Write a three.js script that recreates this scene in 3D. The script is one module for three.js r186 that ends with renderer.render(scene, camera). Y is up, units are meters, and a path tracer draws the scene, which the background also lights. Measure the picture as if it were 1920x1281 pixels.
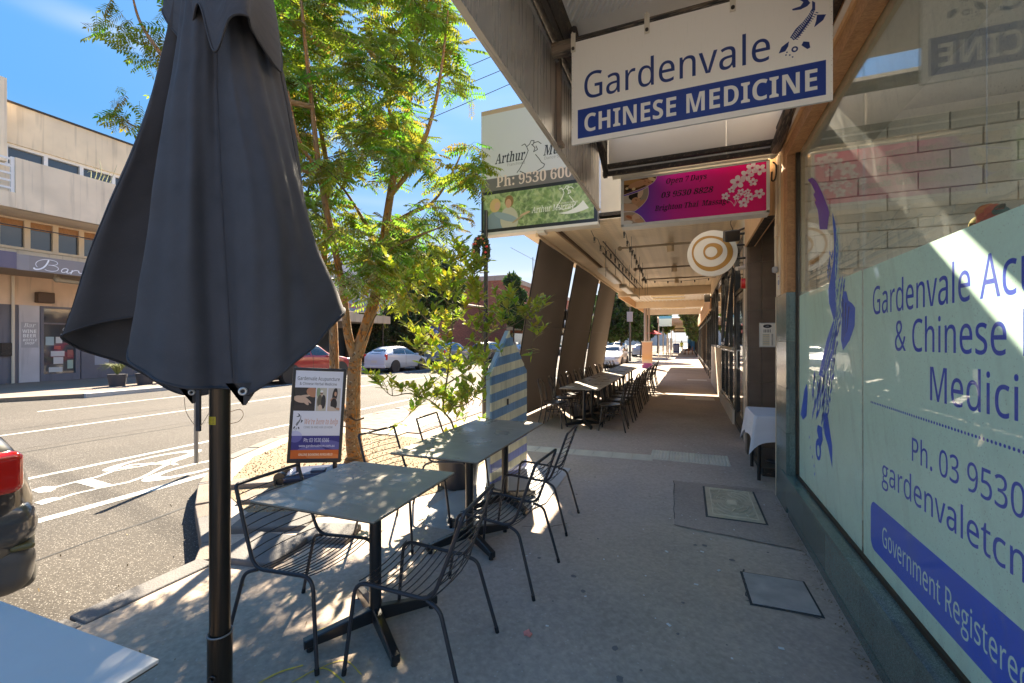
import * as THREE from 'three';
import { mergeGeometries, mergeVertices, toCreasedNormals } from 'three/addons/utils/BufferGeometryUtils.js';
import { RoundedBoxGeometry } from 'three/addons/geometries/RoundedBoxGeometry.js';
import { MarchingCubes } from 'three/addons/objects/MarchingCubes.js';
import { FontLoader } from 'three/addons/loaders/FontLoader.js';
import { TextGeometry } from 'three/addons/geometries/TextGeometry.js';

// ------------------------------------------------------------------ camera, sky, sun, exposure
const scene = new THREE.Scene();
const YAW = Math.atan2(330, 815);                       // the street runs along -z, the lens looks a little left of it
const EYE = 1.6;
const camera = new THREE.PerspectiveCamera(2 * Math.atan(640.5 / 815) * 180 / Math.PI, 1024 / 683, 0.05, 900);
camera.position.set(0, EYE, 0);
camera.rotation.y = YAW;
const EXPOSURE = 10.6;
const renderer = new THREE.WebGLRenderer({ antialias: true });
renderer.toneMapping = THREE.LinearToneMapping;
renderer.toneMappingExposure = EXPOSURE;
renderer.shadowMap.enabled = true;
const SUN = new THREE.Vector3(-0.306, 0.602, -0.738).normalize();
const sun = new THREE.DirectionalLight(new THREE.Color(1, 0.87, 0.68), 2.35);
sun.position.copy(SUN).multiplyScalar(80).add(new THREE.Vector3(-4, 0, -12));
sun.target.position.set(-4, 0, -12);
sun.castShadow = true;
Object.assign(sun.shadow.camera, { left: -60, right: 60, top: 60, bottom: -60, near: 1, far: 240 });
sun.shadow.mapSize.set(4096, 4096);
sun.shadow.radius = 1;
scene.add(sun, sun.target);

// ------------------------------------------------------------------ noise
function mulberry(a) { return () => { a |= 0; a = a + 0x6D2B79F5 | 0; let t = Math.imul(a ^ a >>> 15, 1 | a); t = t + Math.imul(t ^ t >>> 7, 61 | t) ^ t; return ((t ^ t >>> 14) >>> 0) / 4294967296; }; }
const rnd = mulberry(20240611);
const R = (a, b) => a + (b - a) * rnd();
function hash2(x, y, s) { let h = Math.imul(x, 374761393) + Math.imul(y, 668265263) + Math.imul(s, 2147483647 ^ 0x5bd1e995); h = Math.imul(h ^ h >>> 13, 1274126177); h ^= h >>> 16; return (h >>> 0) / 4294967296; }
function vnoise(x, y, px, py, s) {                       // value noise that repeats after px, py cells
  const xi = Math.floor(x), yi = Math.floor(y), fx = x - xi, fy = y - yi;
  const u = fx * fx * (3 - 2 * fx), v = fy * fy * (3 - 2 * fy);
  const m = (a, n) => ((a % n) + n) % n;
  const a = hash2(m(xi, px), m(yi, py), s), b = hash2(m(xi + 1, px), m(yi, py), s), c = hash2(m(xi, px), m(yi + 1, py), s), d = hash2(m(xi + 1, px), m(yi + 1, py), s);
  return a + (b - a) * u + (c - a) * v + (a - b - c + d) * u * v;
}
function fbm(u, v, f, oct, s, fy = f) { let r = 0, a = .5, t = 0; for (let i = 0; i < oct; i++) { r += a * vnoise(u * f, v * fy, f, fy, s + i * 17); t += a; a *= .5; f *= 2; fy *= 2; } return r / t; }
const clamp = (x, a = 0, b = 1) => Math.min(b, Math.max(a, x));
const smooth = (a, b, x) => { const t = clamp((x - a) / (b - a)); return t * t * (3 - 2 * t); };
const mixc = (a, b, t) => [a[0] + (b[0] - a[0]) * t, a[1] + (b[1] - a[1]) * t, a[2] + (b[2] - a[2]) * t];
const toS = (c) => c <= 0.0031308 ? 12.92 * c : 1.055 * Math.pow(c, 1 / 2.4) - 0.055;

// sky: clear afternoon blue that pales towards the horizon, with thin streaks of cirrus
{
  const W = 1024, H = 512, d = new Float32Array(W * H * 4), K = 1 / EXPOSURE;
  for (let j = 0; j < H; j++) for (let i = 0; i < W; i++) {
    const el = ((j + .5) / H - .5) * Math.PI, az = ((i + .5) / W - .5) * 2 * Math.PI;
    const s = Math.max(0, Math.sin(el));
    let c = mixc([1.2, 1.2, 1.16], [.16, .49, 1.02], smooth(0.0, .46, Math.pow(s, .8)));
    c = mixc(c, [.10, .36, .93], smooth(.35, 1, s));
    const dx = Math.cos(az) * Math.cos(el), dz = Math.sin(az) * Math.cos(el);
    const mu = dx * SUN.x + s * SUN.y + dz * SUN.z;
    const g = 0.30 * Math.pow(Math.max(0, mu), 8);
    c = [c[0] + g * .9, c[1] + g * .95, c[2] + g];
    const uu = ((i + .5) / W), vv = (j + .5) / H;
    const lowStreak = smooth(.5, .78, fbm(uu, vv, 7, 5, 91, 90)) * (1 - smooth(.16, .34, s)) * smooth(0, .03, s);
    const wisps = smooth(.60, .86, fbm(uu + .15 * vv, vv, 12, 5, 7, 26)) * smooth(.1, .25, s) * .35;
    const k = clamp(lowStreak * .7 + wisps);
    c = mixc(c, [1.25, 1.27, 1.32], k);
    if (el < 0) c = [.42, .40, .37];
    const o = (j * W + i) * 4;
    d[o] = c[0] * K; d[o + 1] = c[1] * K; d[o + 2] = c[2] * K; d[o + 3] = 1;
  }
  const sky = new THREE.DataTexture(d, W, H, THREE.RGBAFormat, THREE.FloatType);
  sky.mapping = THREE.EquirectangularReflectionMapping; sky.magFilter = THREE.LinearFilter; sky.needsUpdate = true;
  scene.background = sky; scene.environment = sky; scene.backgroundIntensity = 1; scene.environmentIntensity = 1;
}

// ------------------------------------------------------------------ textures
function texFrom(n, fn, srgb, h = n) {                    // fn(u,v) -> [r,g,b] linear (colour) or a number (data)
  const d = new Uint8Array(n * h * 4);
  for (let j = 0; j < h; j++) for (let i = 0; i < n; i++) {
    let c = fn((i + .5) / n, (j + .5) / h, i, j); if (typeof c === 'number') c = [c, c, c];
    const o = (j * n + i) * 4;
    for (let k = 0; k < 3; k++) d[o + k] = Math.round(255 * clamp(srgb ? toS(clamp(c[k])) : c[k]));
    d[o + 3] = 255;
  }
  const t = new THREE.DataTexture(d, n, h); t.wrapS = t.wrapT = THREE.RepeatWrapping; t.magFilter = THREE.LinearFilter; t.minFilter = THREE.LinearMipmapLinearFilter;
  if (srgb) t.colorSpace = THREE.SRGBColorSpace; t.needsUpdate = true; return t;
}
function rep(t, metresX, metresY = metresX) { const c = t.clone(); c.repeat.set(1 / metresX, 1 / metresY); c.needsUpdate = true; return c; }
function canvasTex(w, h, draw, srgb = true) {
  const c = document.createElement('canvas'); c.width = w; c.height = h; const x = c.getContext('2d'); draw(x, w, h);
  const t = new THREE.CanvasTexture(c); if (srgb) t.colorSpace = THREE.SRGBColorSpace; return t;
}
const std = (o) => new THREE.MeshStandardMaterial({ side: THREE.DoubleSide, roughness: .8, ...o });
const phys = (o) => new THREE.MeshPhysicalMaterial({ side: THREE.DoubleSide, roughness: .5, ...o });
const lin = (r, g, b) => new THREE.Color().setRGB(r, g, b);
const grainA = texFrom(512, (u, v) => .72 + .28 * fbm(u, v, 6, 6, 3), true);                // soft uneven tone, for plaster and paint
const fineBump = texFrom(512, (u, v) => fbm(u, v, 64, 3, 5));
function mottled(base, var_, s, f = 5, oct = 6, extra) {   // colour map: base tone with patches
  return texFrom(512, (u, v, i, j) => { const n = fbm(u, v, f, oct, s) - .5; let c = base.map((b, k) => b * (1 + var_ * 2 * n)); return extra ? extra(c, u, v, i, j) : c; }, true);
}

// ------------------------------------------------------------------ geometry helpers
const _m = new THREE.Matrix4(), _q = new THREE.Quaternion(), _e = new THREE.Euler(), _v = new THREE.Vector3();
const V = (x, y, z) => new THREE.Vector3(x, y, z);
function put(g, x = 0, y = 0, z = 0, rx = 0, ry = 0, rz = 0, s = 1) {
  _e.set(rx, ry, rz); _q.setFromEuler(_e); g.applyMatrix4(_m.compose(V(x, y, z), _q, typeof s === 'number' ? V(s, s, s) : V(...s))); return g;
}
function uvm(g) {                                          // uv in metres from the position, by the way the face points
  if (g.index) g = g.toNonIndexed();
  const p = g.attributes.position, n = g.attributes.normal || (g.computeVertexNormals(), g.attributes.normal), uv = new Float32Array(p.count * 2);
  for (let i = 0; i < p.count; i += 3) {
    const nx = Math.abs(n.getX(i) + n.getX(i + 1) + n.getX(i + 2)), ny = Math.abs(n.getY(i) + n.getY(i + 1) + n.getY(i + 2)), nz = Math.abs(n.getZ(i) + n.getZ(i + 1) + n.getZ(i + 2));
    for (let k = i; k < i + 3; k++) {
      const x = p.getX(k), y = p.getY(k), z = p.getZ(k);
      if (ny >= nx && ny >= nz) { uv[2 * k] = x; uv[2 * k + 1] = -z; } else if (nx >= nz) { uv[2 * k] = -z; uv[2 * k + 1] = y; } else { uv[2 * k] = x; uv[2 * k + 1] = y; }
    }
  }
  g.setAttribute('uv', new THREE.BufferAttribute(uv, 2)); return g;
}
function clean(g) { if (g.index) g = g.toNonIndexed(); for (const k of Object.keys(g.attributes)) if (!['position', 'normal', 'uv'].includes(k)) g.deleteAttribute(k); if (!g.attributes.normal) g.computeVertexNormals(); if (!g.attributes.uv) g = uvm(g); g.morphAttributes = {}; return g; }
function join(list) { list = (Array.isArray(list) ? list.flat(5) : [list]).map(clean); return list.length === 1 ? list[0] : mergeGeometries(list); }
const box = (x0, x1, y0, y1, z0, z1) => uvm(put(new THREE.BoxGeometry(x1 - x0, y1 - y0, z1 - z0), (x0 + x1) / 2, (y0 + y1) / 2, (z0 + z1) / 2));
const boxc = (w, h, d, x, y, z, rx = 0, ry = 0, rz = 0) => put(uvm(new THREE.BoxGeometry(w, h, d)), x, y, z, rx, ry, rz);
const rbox = (w, h, d, r, x = 0, y = 0, z = 0, rx = 0, ry = 0, rz = 0) => put(uvm(new RoundedBoxGeometry(w, h, d, 2, Math.min(r, w / 2.01, h / 2.01, d / 2.01))), x, y, z, rx, ry, rz);
function rod(a, b, r0, r1 = r0, seg = 8) {                  // a straight round bar from a to b
  const A = V(...a), B = V(...b), d = B.clone().sub(A), g = new THREE.CylinderGeometry(r1, r0, d.length(), seg, 1);
  g.applyQuaternion(_q.setFromUnitVectors(V(0, 1, 0), d.normalize())); const c = A.add(B).multiplyScalar(.5); g.translate(c.x, c.y, c.z); return g;
}
function tube(pts, r, seg = 8, n = 0, closed = false, tension = .5) { const c = new THREE.CatmullRomCurve3(pts.map(p => V(...p)), closed, 'catmullrom', tension); return new THREE.TubeGeometry(c, n || pts.length * 5, r, seg, closed); }
function bent(pts, r, bend, seg = 8, arc = 5) {             // bar through corners, each rounded with the given bend radius
  const P = pts.map(p => V(...p)), out = [P[0]];
  for (let i = 1; i < P.length - 1; i++) {
    const a = P[i - 1], b = P[i], c = P[i + 1]; const u = a.clone().sub(b), w = c.clone().sub(b);
    const t = Math.min(bend, u.length() * .49, w.length() * .49); u.setLength(t); w.setLength(t);
    const s = b.clone().add(u), e = b.clone().add(w);
    for (let k = 0; k <= arc; k++) { const f = k / arc; out.push(s.clone().multiplyScalar((1 - f) * (1 - f)).addScaledVector(b, 2 * f * (1 - f)).addScaledVector(e, f * f)); }
  }
  out.push(P[P.length - 1]); return sweep(out, r, seg);
}
function sweep(P, r, seg = 8) {                             // round bar along a polyline, rings turned without twist
  const rr = (i) => typeof r === 'function' ? r(i / (P.length - 1)) : r;
  const pos = [], idx = []; let T0 = null, N = null;
  for (let i = 0; i < P.length; i++) {
    const T = P[Math.min(i + 1, P.length - 1)].clone().sub(P[Math.max(i - 1, 0)]).normalize();
    if (!N) { N = Math.abs(T.y) < .9 ? V(0, 1, 0) : V(1, 0, 0); N.addScaledVector(T, -N.dot(T)).normalize(); }
    else { N.applyQuaternion(_q.setFromUnitVectors(T0, T)); N.addScaledVector(T, -N.dot(T)).normalize(); }
    const B = T.clone().cross(N);
    for (let k = 0; k < seg; k++) { const a = k / seg * Math.PI * 2, p = P[i].clone().addScaledVector(N, Math.cos(a) * rr(i)).addScaledVector(B, Math.sin(a) * rr(i)); pos.push(p.x, p.y, p.z); }
    if (i) for (let k = 0; k < seg; k++) { const a = (i - 1) * seg + k, b = (i - 1) * seg + (k + 1) % seg; idx.push(a, b, a + seg, b, b + seg, a + seg); }
    T0 = T;
  }
  const cap = (i0, flip) => { for (let k = 1; k < seg - 1; k++) flip ? idx.push(i0, i0 + k + 1, i0 + k) : idx.push(i0, i0 + k, i0 + k + 1); };
  cap(0, false); cap((P.length - 1) * seg, true);
  const g = new THREE.BufferGeometry(); g.setAttribute('position', new THREE.Float32BufferAttribute(pos, 3)); g.setIndex(idx); g.computeVertexNormals();
  g.setAttribute('uv', new THREE.Float32BufferAttribute(new Float32Array(pos.length / 3 * 2), 2));
  for (let i = 0; i < P.length; i++) for (let k = 0; k < seg; k++) { g.attributes.uv.setXY(i * seg + k, k / seg, i / P.length * 3); } return g;
}
function grid(nu, nv, f, closedU = false) {                 // surface f(u,v) -> [x,y,z], uv 0..1
  const pos = [], uv = [], idx = [];
  for (let j = 0; j <= nv; j++) for (let i = 0; i <= nu; i++) { pos.push(...f(i / nu, j / nv)); uv.push(i / nu, j / nv); }
  for (let j = 0; j < nv; j++) for (let i = 0; i < nu; i++) { const a = j * (nu + 1) + i, b = a + nu + 1; idx.push(a, a + 1, b, a + 1, b + 1, b); }
  const g = new THREE.BufferGeometry(); g.setAttribute('position', new THREE.Float32BufferAttribute(pos, 3)); g.setAttribute('uv', new THREE.Float32BufferAttribute(uv, 2)); g.setIndex(idx); g.computeVertexNormals();
  if (closedU) { const n = g.attributes.normal; for (let j = 0; j <= nv; j++) { const a = j * (nu + 1), b = a + nu; const x = n.getX(a) + n.getX(b), y = n.getY(a) + n.getY(b), z = n.getZ(a) + n.getZ(b), l = Math.hypot(x, y, z) || 1; n.setXYZ(a, x / l, y / l, z / l); n.setXYZ(b, x / l, y / l, z / l); } }
  return g;
}
function poly(pts, y = 0) { const s = new THREE.Shape(pts.map(p => new THREE.Vector2(p[0], -p[1]))); const g = new THREE.ShapeGeometry(s); put(g, 0, 0, 0, -Math.PI / 2); g.translate(0, y, 0); return uvm(g); }   // flat polygon on the ground, pts = [x,z]
function slab(pts, y0, y1) { const s = new THREE.Shape(pts.map(p => new THREE.Vector2(p[0], -p[1]))); const g = new THREE.ExtrudeGeometry(s, { depth: y1 - y0, bevelEnabled: false }); put(g, 0, 0, 0, -Math.PI / 2); g.translate(0, y0, 0); return uvm(g); }
const TextFont = await new FontLoader().loadAsync('fonts/droid/droid_sans_bold.typeface.json');
const SerifFont = await new FontLoader().loadAsync('fonts/droid/droid_serif_regular.typeface.json');

// ------------------------------------------------------------------ naming
const taken = {};
function numbered(n) { const k = taken[n] = (taken[n] ?? -1) + 1; return k ? `${n}_${String(k).padStart(3, '0')}` : n; }
function obj(name, geoms, mat, parent) {
  const m = new THREE.Mesh(join(geoms), mat); m.name = parent ? name : numbered(name); m.castShadow = m.receiveShadow = true; (parent || scene).add(m); return m;
}
function part(name, geom, mat, parent) { const m = new THREE.Mesh(geom, mat); m.name = name; m.castShadow = m.receiveShadow = true; parent.add(m); return m; }   // shares its geometry
function tag(o, label, category, group) { Object.assign(o.userData, { label, category }); if (group) o.userData.group = group; return o; }
function thing(name, label, category, [x, y, z] = [0, 0, 0], turn = 0, group) { const o = new THREE.Group(); o.name = numbered(name); o.position.set(x, y, z); o.rotation.y = turn; scene.add(o); return tag(o, label, category, group); }
function struct(name, geoms, mat, parent) { const m = obj(name, geoms, mat, parent); if (!parent) m.userData.kind = 'structure'; return m; }
function copyOf(o, label, [x, y, z], turn = 0) { const c = o.clone(); c.name = numbered(o.name.replace(/_\d+$/, '')); c.position.set(x, y, z); c.rotation.y = turn; if (label) c.userData.label = label; scene.add(c); return c; }
function flat(name, w, h, tex, parent, [x, y, z], ry = 0, mat = {}) { return obj(name, put(new THREE.PlaneGeometry(w, h), x, y, z, 0, ry), std({ map: tex, roughness: .45, ...mat }), parent); }   // printed face
const fit = (x, s, cx, base, w, px, font, col, align = 'left') => { x.save(); x.font = font.replace('$', px); x.fillStyle = col; const m = x.measureText(s).width; x.translate(cx, base); x.scale(w / m, 1); x.textAlign = 'left'; x.fillText(s, 0, 0); x.restore(); };
const F_ = new THREE.Vector3(-Math.sin(YAW), 0, -Math.cos(YAW)), R_ = new THREE.Vector3(Math.cos(YAW), 0, -Math.sin(YAW));
const at = (u, v, d) => V(0, EYE, 0).addScaledVector(F_, d).addScaledVector(R_, (u - 960) / 815 * d).add(V(0, (640.5 - v) / 815 * d, 0));   // a spot given by bearing, height angle and depth
// ------------------------------------------------------------------ ground, road, footpaths
const ROAD_Y = -0.12;
const roadTex = texFrom(1024, (u, v, i, j) => {
  const n = fbm(u, v, 5, 4, 11), st = hash2(i >> 1, j >> 1, 4), g = vnoise(u * 190, v * 190, 190, 190, 8), h = hash2(i, j, 9);
  let k = .90 + .25 * (n - .5) + .34 * (g - .5) + .22 * (h - .5);
  let c = [.098 * k, .084 * k, .070 * k];
  if (st > .955) c = mixc(c, [.62, .58, .52], .65); else if (st < .06) c = mixc(c, [.10, .09, .085], .6);
  return c;
}, true);
const roadBump = texFrom(1024, (u, v, i, j) => .6 * vnoise(u * 190, v * 190, 190, 190, 8) + .4 * hash2(i >> 1, j >> 1, 4));
const pathTex = texFrom(2048, (u, v, i, j) => {            // one tile covers 8 m
  const n = fbm(u, v, 4, 5, 31), m = fbm(u, v, 22, 3, 37), g = vnoise(u * 700, v * 700, 700, 700, 8), h = hash2(i, j, 19), q = hash2(i >> 1, j >> 1, 22);
  let k = 1 + .60 * (n - .5) + .16 * (m - .5) + .22 * (vnoise(u * 340, v * 340, 340, 340, 12) - .5) + .15 * (g - .5) + .07 * (h - .5);
  let c = mixc([.45, .365, .30], [.47, .365, .265], smooth(.45, .7, fbm(u, v, 3, 3, 51))).map(x => x * k);
  if (q > .994) c = mixc(c, [.65, .62, .58], .3);
  return c;
}, true);
const pathBump = texFrom(1024, (u, v, i, j) => .55 * vnoise(u * 330, v * 330, 330, 330, 6) + .3 * hash2(i, j, 5) + .15 * fbm(u, v, 40, 2, 9));
const roadMat = std({ map: rep(roadTex, 3), bumpMap: rep(roadBump, 3), bumpScale: .004, roughness: .92, vertexColors: true });
const pathMat = std({ map: rep(pathTex, 8), bumpMap: rep(pathBump, 4), bumpScale: .0025, roughness: .86 });
const patchMat = std({ map: rep(pathTex, 5), color: lin(.88, .86, .86), bumpMap: rep(pathBump, 3), bumpScale: .004, roughness: .88 });
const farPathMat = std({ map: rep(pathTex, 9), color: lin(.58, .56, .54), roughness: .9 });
const kerbMat = std({ map: rep(mottled([.15, .14, .132], .4, 61, 6, 6), 1.4), bumpMap: rep(fineBump, .5), bumpScale: .003, roughness: .85 });
const kerbMat2 = std({ map: rep(mottled([.25, .205, .17], .4, 62, 6, 6), 1.4), bumpMap: rep(fineBump, .5), bumpScale: .004, roughness: .9 });
const lineMat = std({ map: rep(texFrom(512, (u, v, i, j) => { const w = fbm(u, v, 40, 4, 71); const k = .92 + .3 * (fbm(u, v, 6, 4, 73) - .5) - (w > .57 ? .42 : 0); return [.74 * k, .71 * k, .64 * k]; }, true), 1.1), roughness: .8 });
const concMat = std({ map: rep(mottled([.46, .45, .43], .22, 81, 5, 6), 1.8), bumpMap: rep(fineBump, .8), bumpScale: .002, roughness: .85 });

struct('ground', put(uvm(new THREE.PlaneGeometry(1400, 1400)), 0, -0.3, 0, -Math.PI / 2), std({ color: lin(.2, .19, .17), roughness: 1 }));
let road;
{ // road with worn wheel tracks and darker patches of its own
  const g = put(new THREE.PlaneGeometry(17.2, 260, 70, 650), -11.5, ROAD_Y, -100, -Math.PI / 2); const gg = uvm(g), p = gg.attributes.position, c = new Float32Array(p.count * 3);
  for (let i = 0; i < p.count; i++) { const x = p.getX(i), z = p.getZ(i); let k = .86 + .34 * (fbm((x + 40) / 60, (z + 400) / 60, 30, 4, 17) - .5); for (const t of [-9.0, -10.6, -13.4]) k += .05 * Math.exp(-((x - t) ** 2) / .12); if (x > -5.9) k -= .06; c[3 * i] = k; c[3 * i + 1] = k * .995; c[3 * i + 2] = k * .985; }
  gg.setAttribute('color', new THREE.BufferAttribute(c, 3)); const m = new THREE.Mesh(gg, roadMat); m.name = 'road'; m.receiveShadow = true; m.userData.kind = 'structure'; scene.add(m); road = m;
}

const LY = ROAD_Y + .004;
const stripe = (x, w, z0, z1) => poly([[x - w / 2, z0], [x + w / 2, z0], [x + w / 2, z1], [x - w / 2, z1]], LY);
obj('lane_line', stripe(-7.65, .10, 12, -120), lineMat, road);
obj('lane_line', stripe(-5.76, .14, 12, -4.05), lineMat, road);
obj('lane_line', stripe(-11.6, .10, 12, -120), lineMat, road);
obj('lane_line', stripe(-14.75, .10, -5.5, -120), lineMat, road);
obj('lane_line', stripe(-5.76, .12, -15, -120), lineMat, road);
{ // bicycle symbol
  const dash = (pts, w) => { const out = []; const l = pts.map((p, i) => { const a = pts[Math.max(0, i - 1)], b = pts[Math.min(pts.length - 1, i + 1)]; const d = Math.hypot(b[0] - a[0], b[1] - a[1]); return [(b[1] - a[1]) / d, -(b[0] - a[0]) / d]; }); pts.forEach((p, i) => out.push([p[0] + l[i][0] * w / 2, p[1] + l[i][1] * w / 2])); [...pts].reverse().forEach((p, i) => { const q = l[pts.length - 1 - i]; out.push([p[0] - q[0] * w / 2, p[1] - q[1] * w / 2]); }); return poly(out, LY); };
  const ring = (cx, cz, rx, rz, w, wz) => { const s = new THREE.Shape(); s.absellipse(cx, -cz, rx, rz, 0, Math.PI * 2); const h = new THREE.Path(); h.absellipse(cx, -cz, rx - w, rz - wz, 0, Math.PI * 2); s.holes.push(h); const g = new THREE.ShapeGeometry(s, 24); put(g, 0, 0, 0, -Math.PI / 2); g.translate(0, LY, 0); return uvm(g); };
  obj('bicycle_symbol', [
    ring(-7.17, -3.92, .25, .62, .07, .20), ring(-6.2, -3.86, .25, .62, .07, .20),
    poly([[-7.04, -2.57], [-7.07, -2.68], [-6.94, -2.75], [-6.82, -2.69], [-6.75, -2.62], [-6.82, -2.55]], LY),
    poly([[-6.45, -2.38], [-6.5, -2.48], [-6.46, -2.56], [-6.33, -2.55], [-6.30, -2.38]], LY),
    poly([[-6.9, -2.91], [-6.92, -3.07], [-6.37, -3.03], [-6.41, -2.89]], LY),
    dash([[-6.9, -2.7], [-6.95, -2.97], [-6.94, -3.12], [-7.08, -3.4], [-7.18, -3.6]], .05), dash([[-6.36, -2.5], [-6.41, -2.69], [-6.37, -3.02], [-6.33, -3.15], [-6.40, -3.35], [-6.72, -3.78]], .055),
    dash([[-7.05, -3.35], [-7.0, -3.7], [-6.78, -3.86]], .06), dash([[-7.2, -3.6], [-6.86, -3.9], [-6.6, -3.85]], .06), dash([[-6.72, -3.78], [-6.85, -4.0], [-6.95, -4.3]], .08),
  ], lineMat, road);
}
{ // tar-filled cracks and a dug-up strip relaid in darker asphalt
  const tar = std({ color: lin(.035, .033, .031), roughness: .7 }); const wig = (x, z0, z1, s) => { const r = mulberry(s), a = [], b = []; let q = x; for (let z = z0; z > z1; z -= .35) { q += (r() - .5) * .12; const w = .008 + .012 * r(); a.push([q - w, z]); b.push([q + w, z]); } return poly([...a, ...b.reverse()], LY - .001); };
  obj('tar_seam', wig(-9.6, 4, -60, 3), tar, road); obj('tar_seam', wig(-12.4, 6, -70, 5), tar, road); obj('tar_seam', wig(-4.6, 2, -3, 7), tar, road);
  obj('relaid_strip', poly([[-10.9, 8], [-9.9, 8], [-9.85, -7], [-10.95, -6.6]], LY - .002), std({ map: rep(roadTex, 2.3), color: lin(.82, .82, .83), roughness: .9, bumpMap: rep(roadBump, 2), bumpScale: .004 }), road);
  obj('relaid_strip', poly([[-8.9, -11], [-7.9, -11.2], [-7.95, -19], [-8.95, -18.7]], LY - .002), std({ map: rep(roadTex, 2.3), color: lin(.86, .86, .87), roughness: .9 }), road);
}
// near footpath with its built-out kerb
const outlineNear = [[-3.24, 14], [-3.24, -2.1], [-3.5, -2.32], [-4.4, -2.83], [-5.05, -3.27], [-5.8, -4.0], [-6.3, -5.2], [-6.45, -7.8], [-6.35, -9.7], [-5.9, -11.4], [-4.8, -12.8], [-3.9, -13.6], [-3.7, -14.4], [-3.7, -130]];
const footpath = struct('footpath', slab([...outlineNear, [1.2, -130], [1.2, -6.95], [2.6, -6.95], [2.6, -5.2], [1.0, -5.2], [1.0, -.72], [9, -.72], [9, 14]], -.2, 0), pathMat);
{ // kerb stones along the edge, each its own block with a small step above the path
  const P = outlineNear; let n = 0;
  const lens = []; for (let i = 0; i < P.length - 1; i++) {
    const [ax, az] = P[i], [bx, bz] = P[i + 1], L = Math.hypot(bx - ax, bz - az), dx = (bx - ax) / L, dz = (bz - az) / L;
    if (az < -40) break; let s = 0, end = Math.min(L, az < -14 ? 46 : L);
    while (s < end - .02) {
      const l = Math.min(az < -14 ? 2.2 : R(.62, .95), end - s); const w = .17, nx = dz, nz = -dx;       // outward
      const g = rbox(w, .16, l - .012, .012, 0, 0, 0); put(g, ax + dx * (s + l / 2) - nx * -.0 + dz * .0, -.068 + R(-.006, .006), az + dz * (s + l / 2), R(-.012, .012), Math.atan2(dx, dz), 0);
      g.translate(-dz * -.09 * 0, 0, 0); obj('kerb_stone', g, i > 0 && i < 10 ? (n % 3 ? kerbMat2 : kerbMat) : kerbMat, footpath); n++; s += l;
    }
  }
}
// far footpath
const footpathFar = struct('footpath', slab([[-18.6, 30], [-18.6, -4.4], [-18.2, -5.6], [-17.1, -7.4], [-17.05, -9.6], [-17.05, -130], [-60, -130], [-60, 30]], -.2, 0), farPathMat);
obj('kerb', [box(-18.66, -18.5, -.19, .006, -4.4, 30), box(-17.2, -17.0, -.19, .006, -130, -9.72)], concMat, footpathFar);
obj('kerb', slab([[-16.98, -7.4], [-17.2, -7.4], [-17.2, -9.7], [-16.98, -9.7]], -.19, .008), concMat, footpathFar);
// gravel bed round the tree
const gravelTex = texFrom(1024, (u, v, i, j) => { const q = vnoise(u * 220, v * 220, 220, 220, 3), h = hash2(i >> 1, j >> 1, 8), n = fbm(u, v, 5, 4, 41); const k = .80 + .5 * (q - .5) + .3 * (n - .5) + .4 * (h - .5); return mixc([.29, .22, .13], [.37, .29, .195], hash2(i >> 2, j >> 2, 3)).map(x => x * k); }, true);
const gravelBump = texFrom(1024, (u, v, i, j) => .7 * vnoise(u * 220, v * 220, 220, 220, 3) + .3 * hash2(i >> 1, j >> 1, 8));
const gravelMat = std({ map: rep(gravelTex, 1.6), bumpMap: rep(gravelBump, 1.6), bumpScale: .006, roughness: .95 });
const gravelEdge = [[-2.95, -3.1], [-3.6, -2.75], [-4.35, -3.05], [-4.95, -3.5], [-5.55, -4.2], [-5.9, -5.1], [-5.6, -5.9], [-4.4, -6.1], [-3.0, -5.9], [-2.5, -5.2], [-2.45, -4.0]];
struct('gravel_bed', poly(gravelEdge, .006), gravelMat);
{ // loose pebbles lying on the bed
  const g = new THREE.IcosahedronGeometry(1, 0), m = new THREE.InstancedMesh(g, std({ color: lin(.5, .39, .26), roughness: .9 }), 4200); m.name = 'gravel'; m.userData.kind = 'stuff'; m.castShadow = m.receiveShadow = true; const r = mulberry(5); let n = 0; const c = new THREE.Color();
  const inside = (x, z) => { let k = false; for (let i = 0, j = gravelEdge.length - 1; i < gravelEdge.length; j = i++) { const [xi, zi] = gravelEdge[i], [xj, zj] = gravelEdge[j]; if ((zi > z) !== (zj > z) && x < (xj - xi) * (z - zi) / (zj - zi) + xi) k = !k; } return k; };
  while (n < 4200) { const x = -6 + r() * 4, z = -6.3 + r() * 3.7; if (!inside(x, z)) continue; const s = .003 + .006 * r() * r(); m.setMatrixAt(n, new THREE.Matrix4().compose(V(x, .007 + s * .3, z), new THREE.Quaternion().setFromEuler(new THREE.Euler(r() * 6, r() * 6, r() * 6)), V(s * (1 + r()), s, s * (1 + r() * .6)))); const t = r(); c.setRGB(.42 + .35 * t, .32 + .3 * t, .2 + .3 * t); m.setColorAt(n, c); n++; }
  scene.add(m); tag(m, 'loose golden gravel scattered round the foot of the street tree', 'gravel');
}
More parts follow.
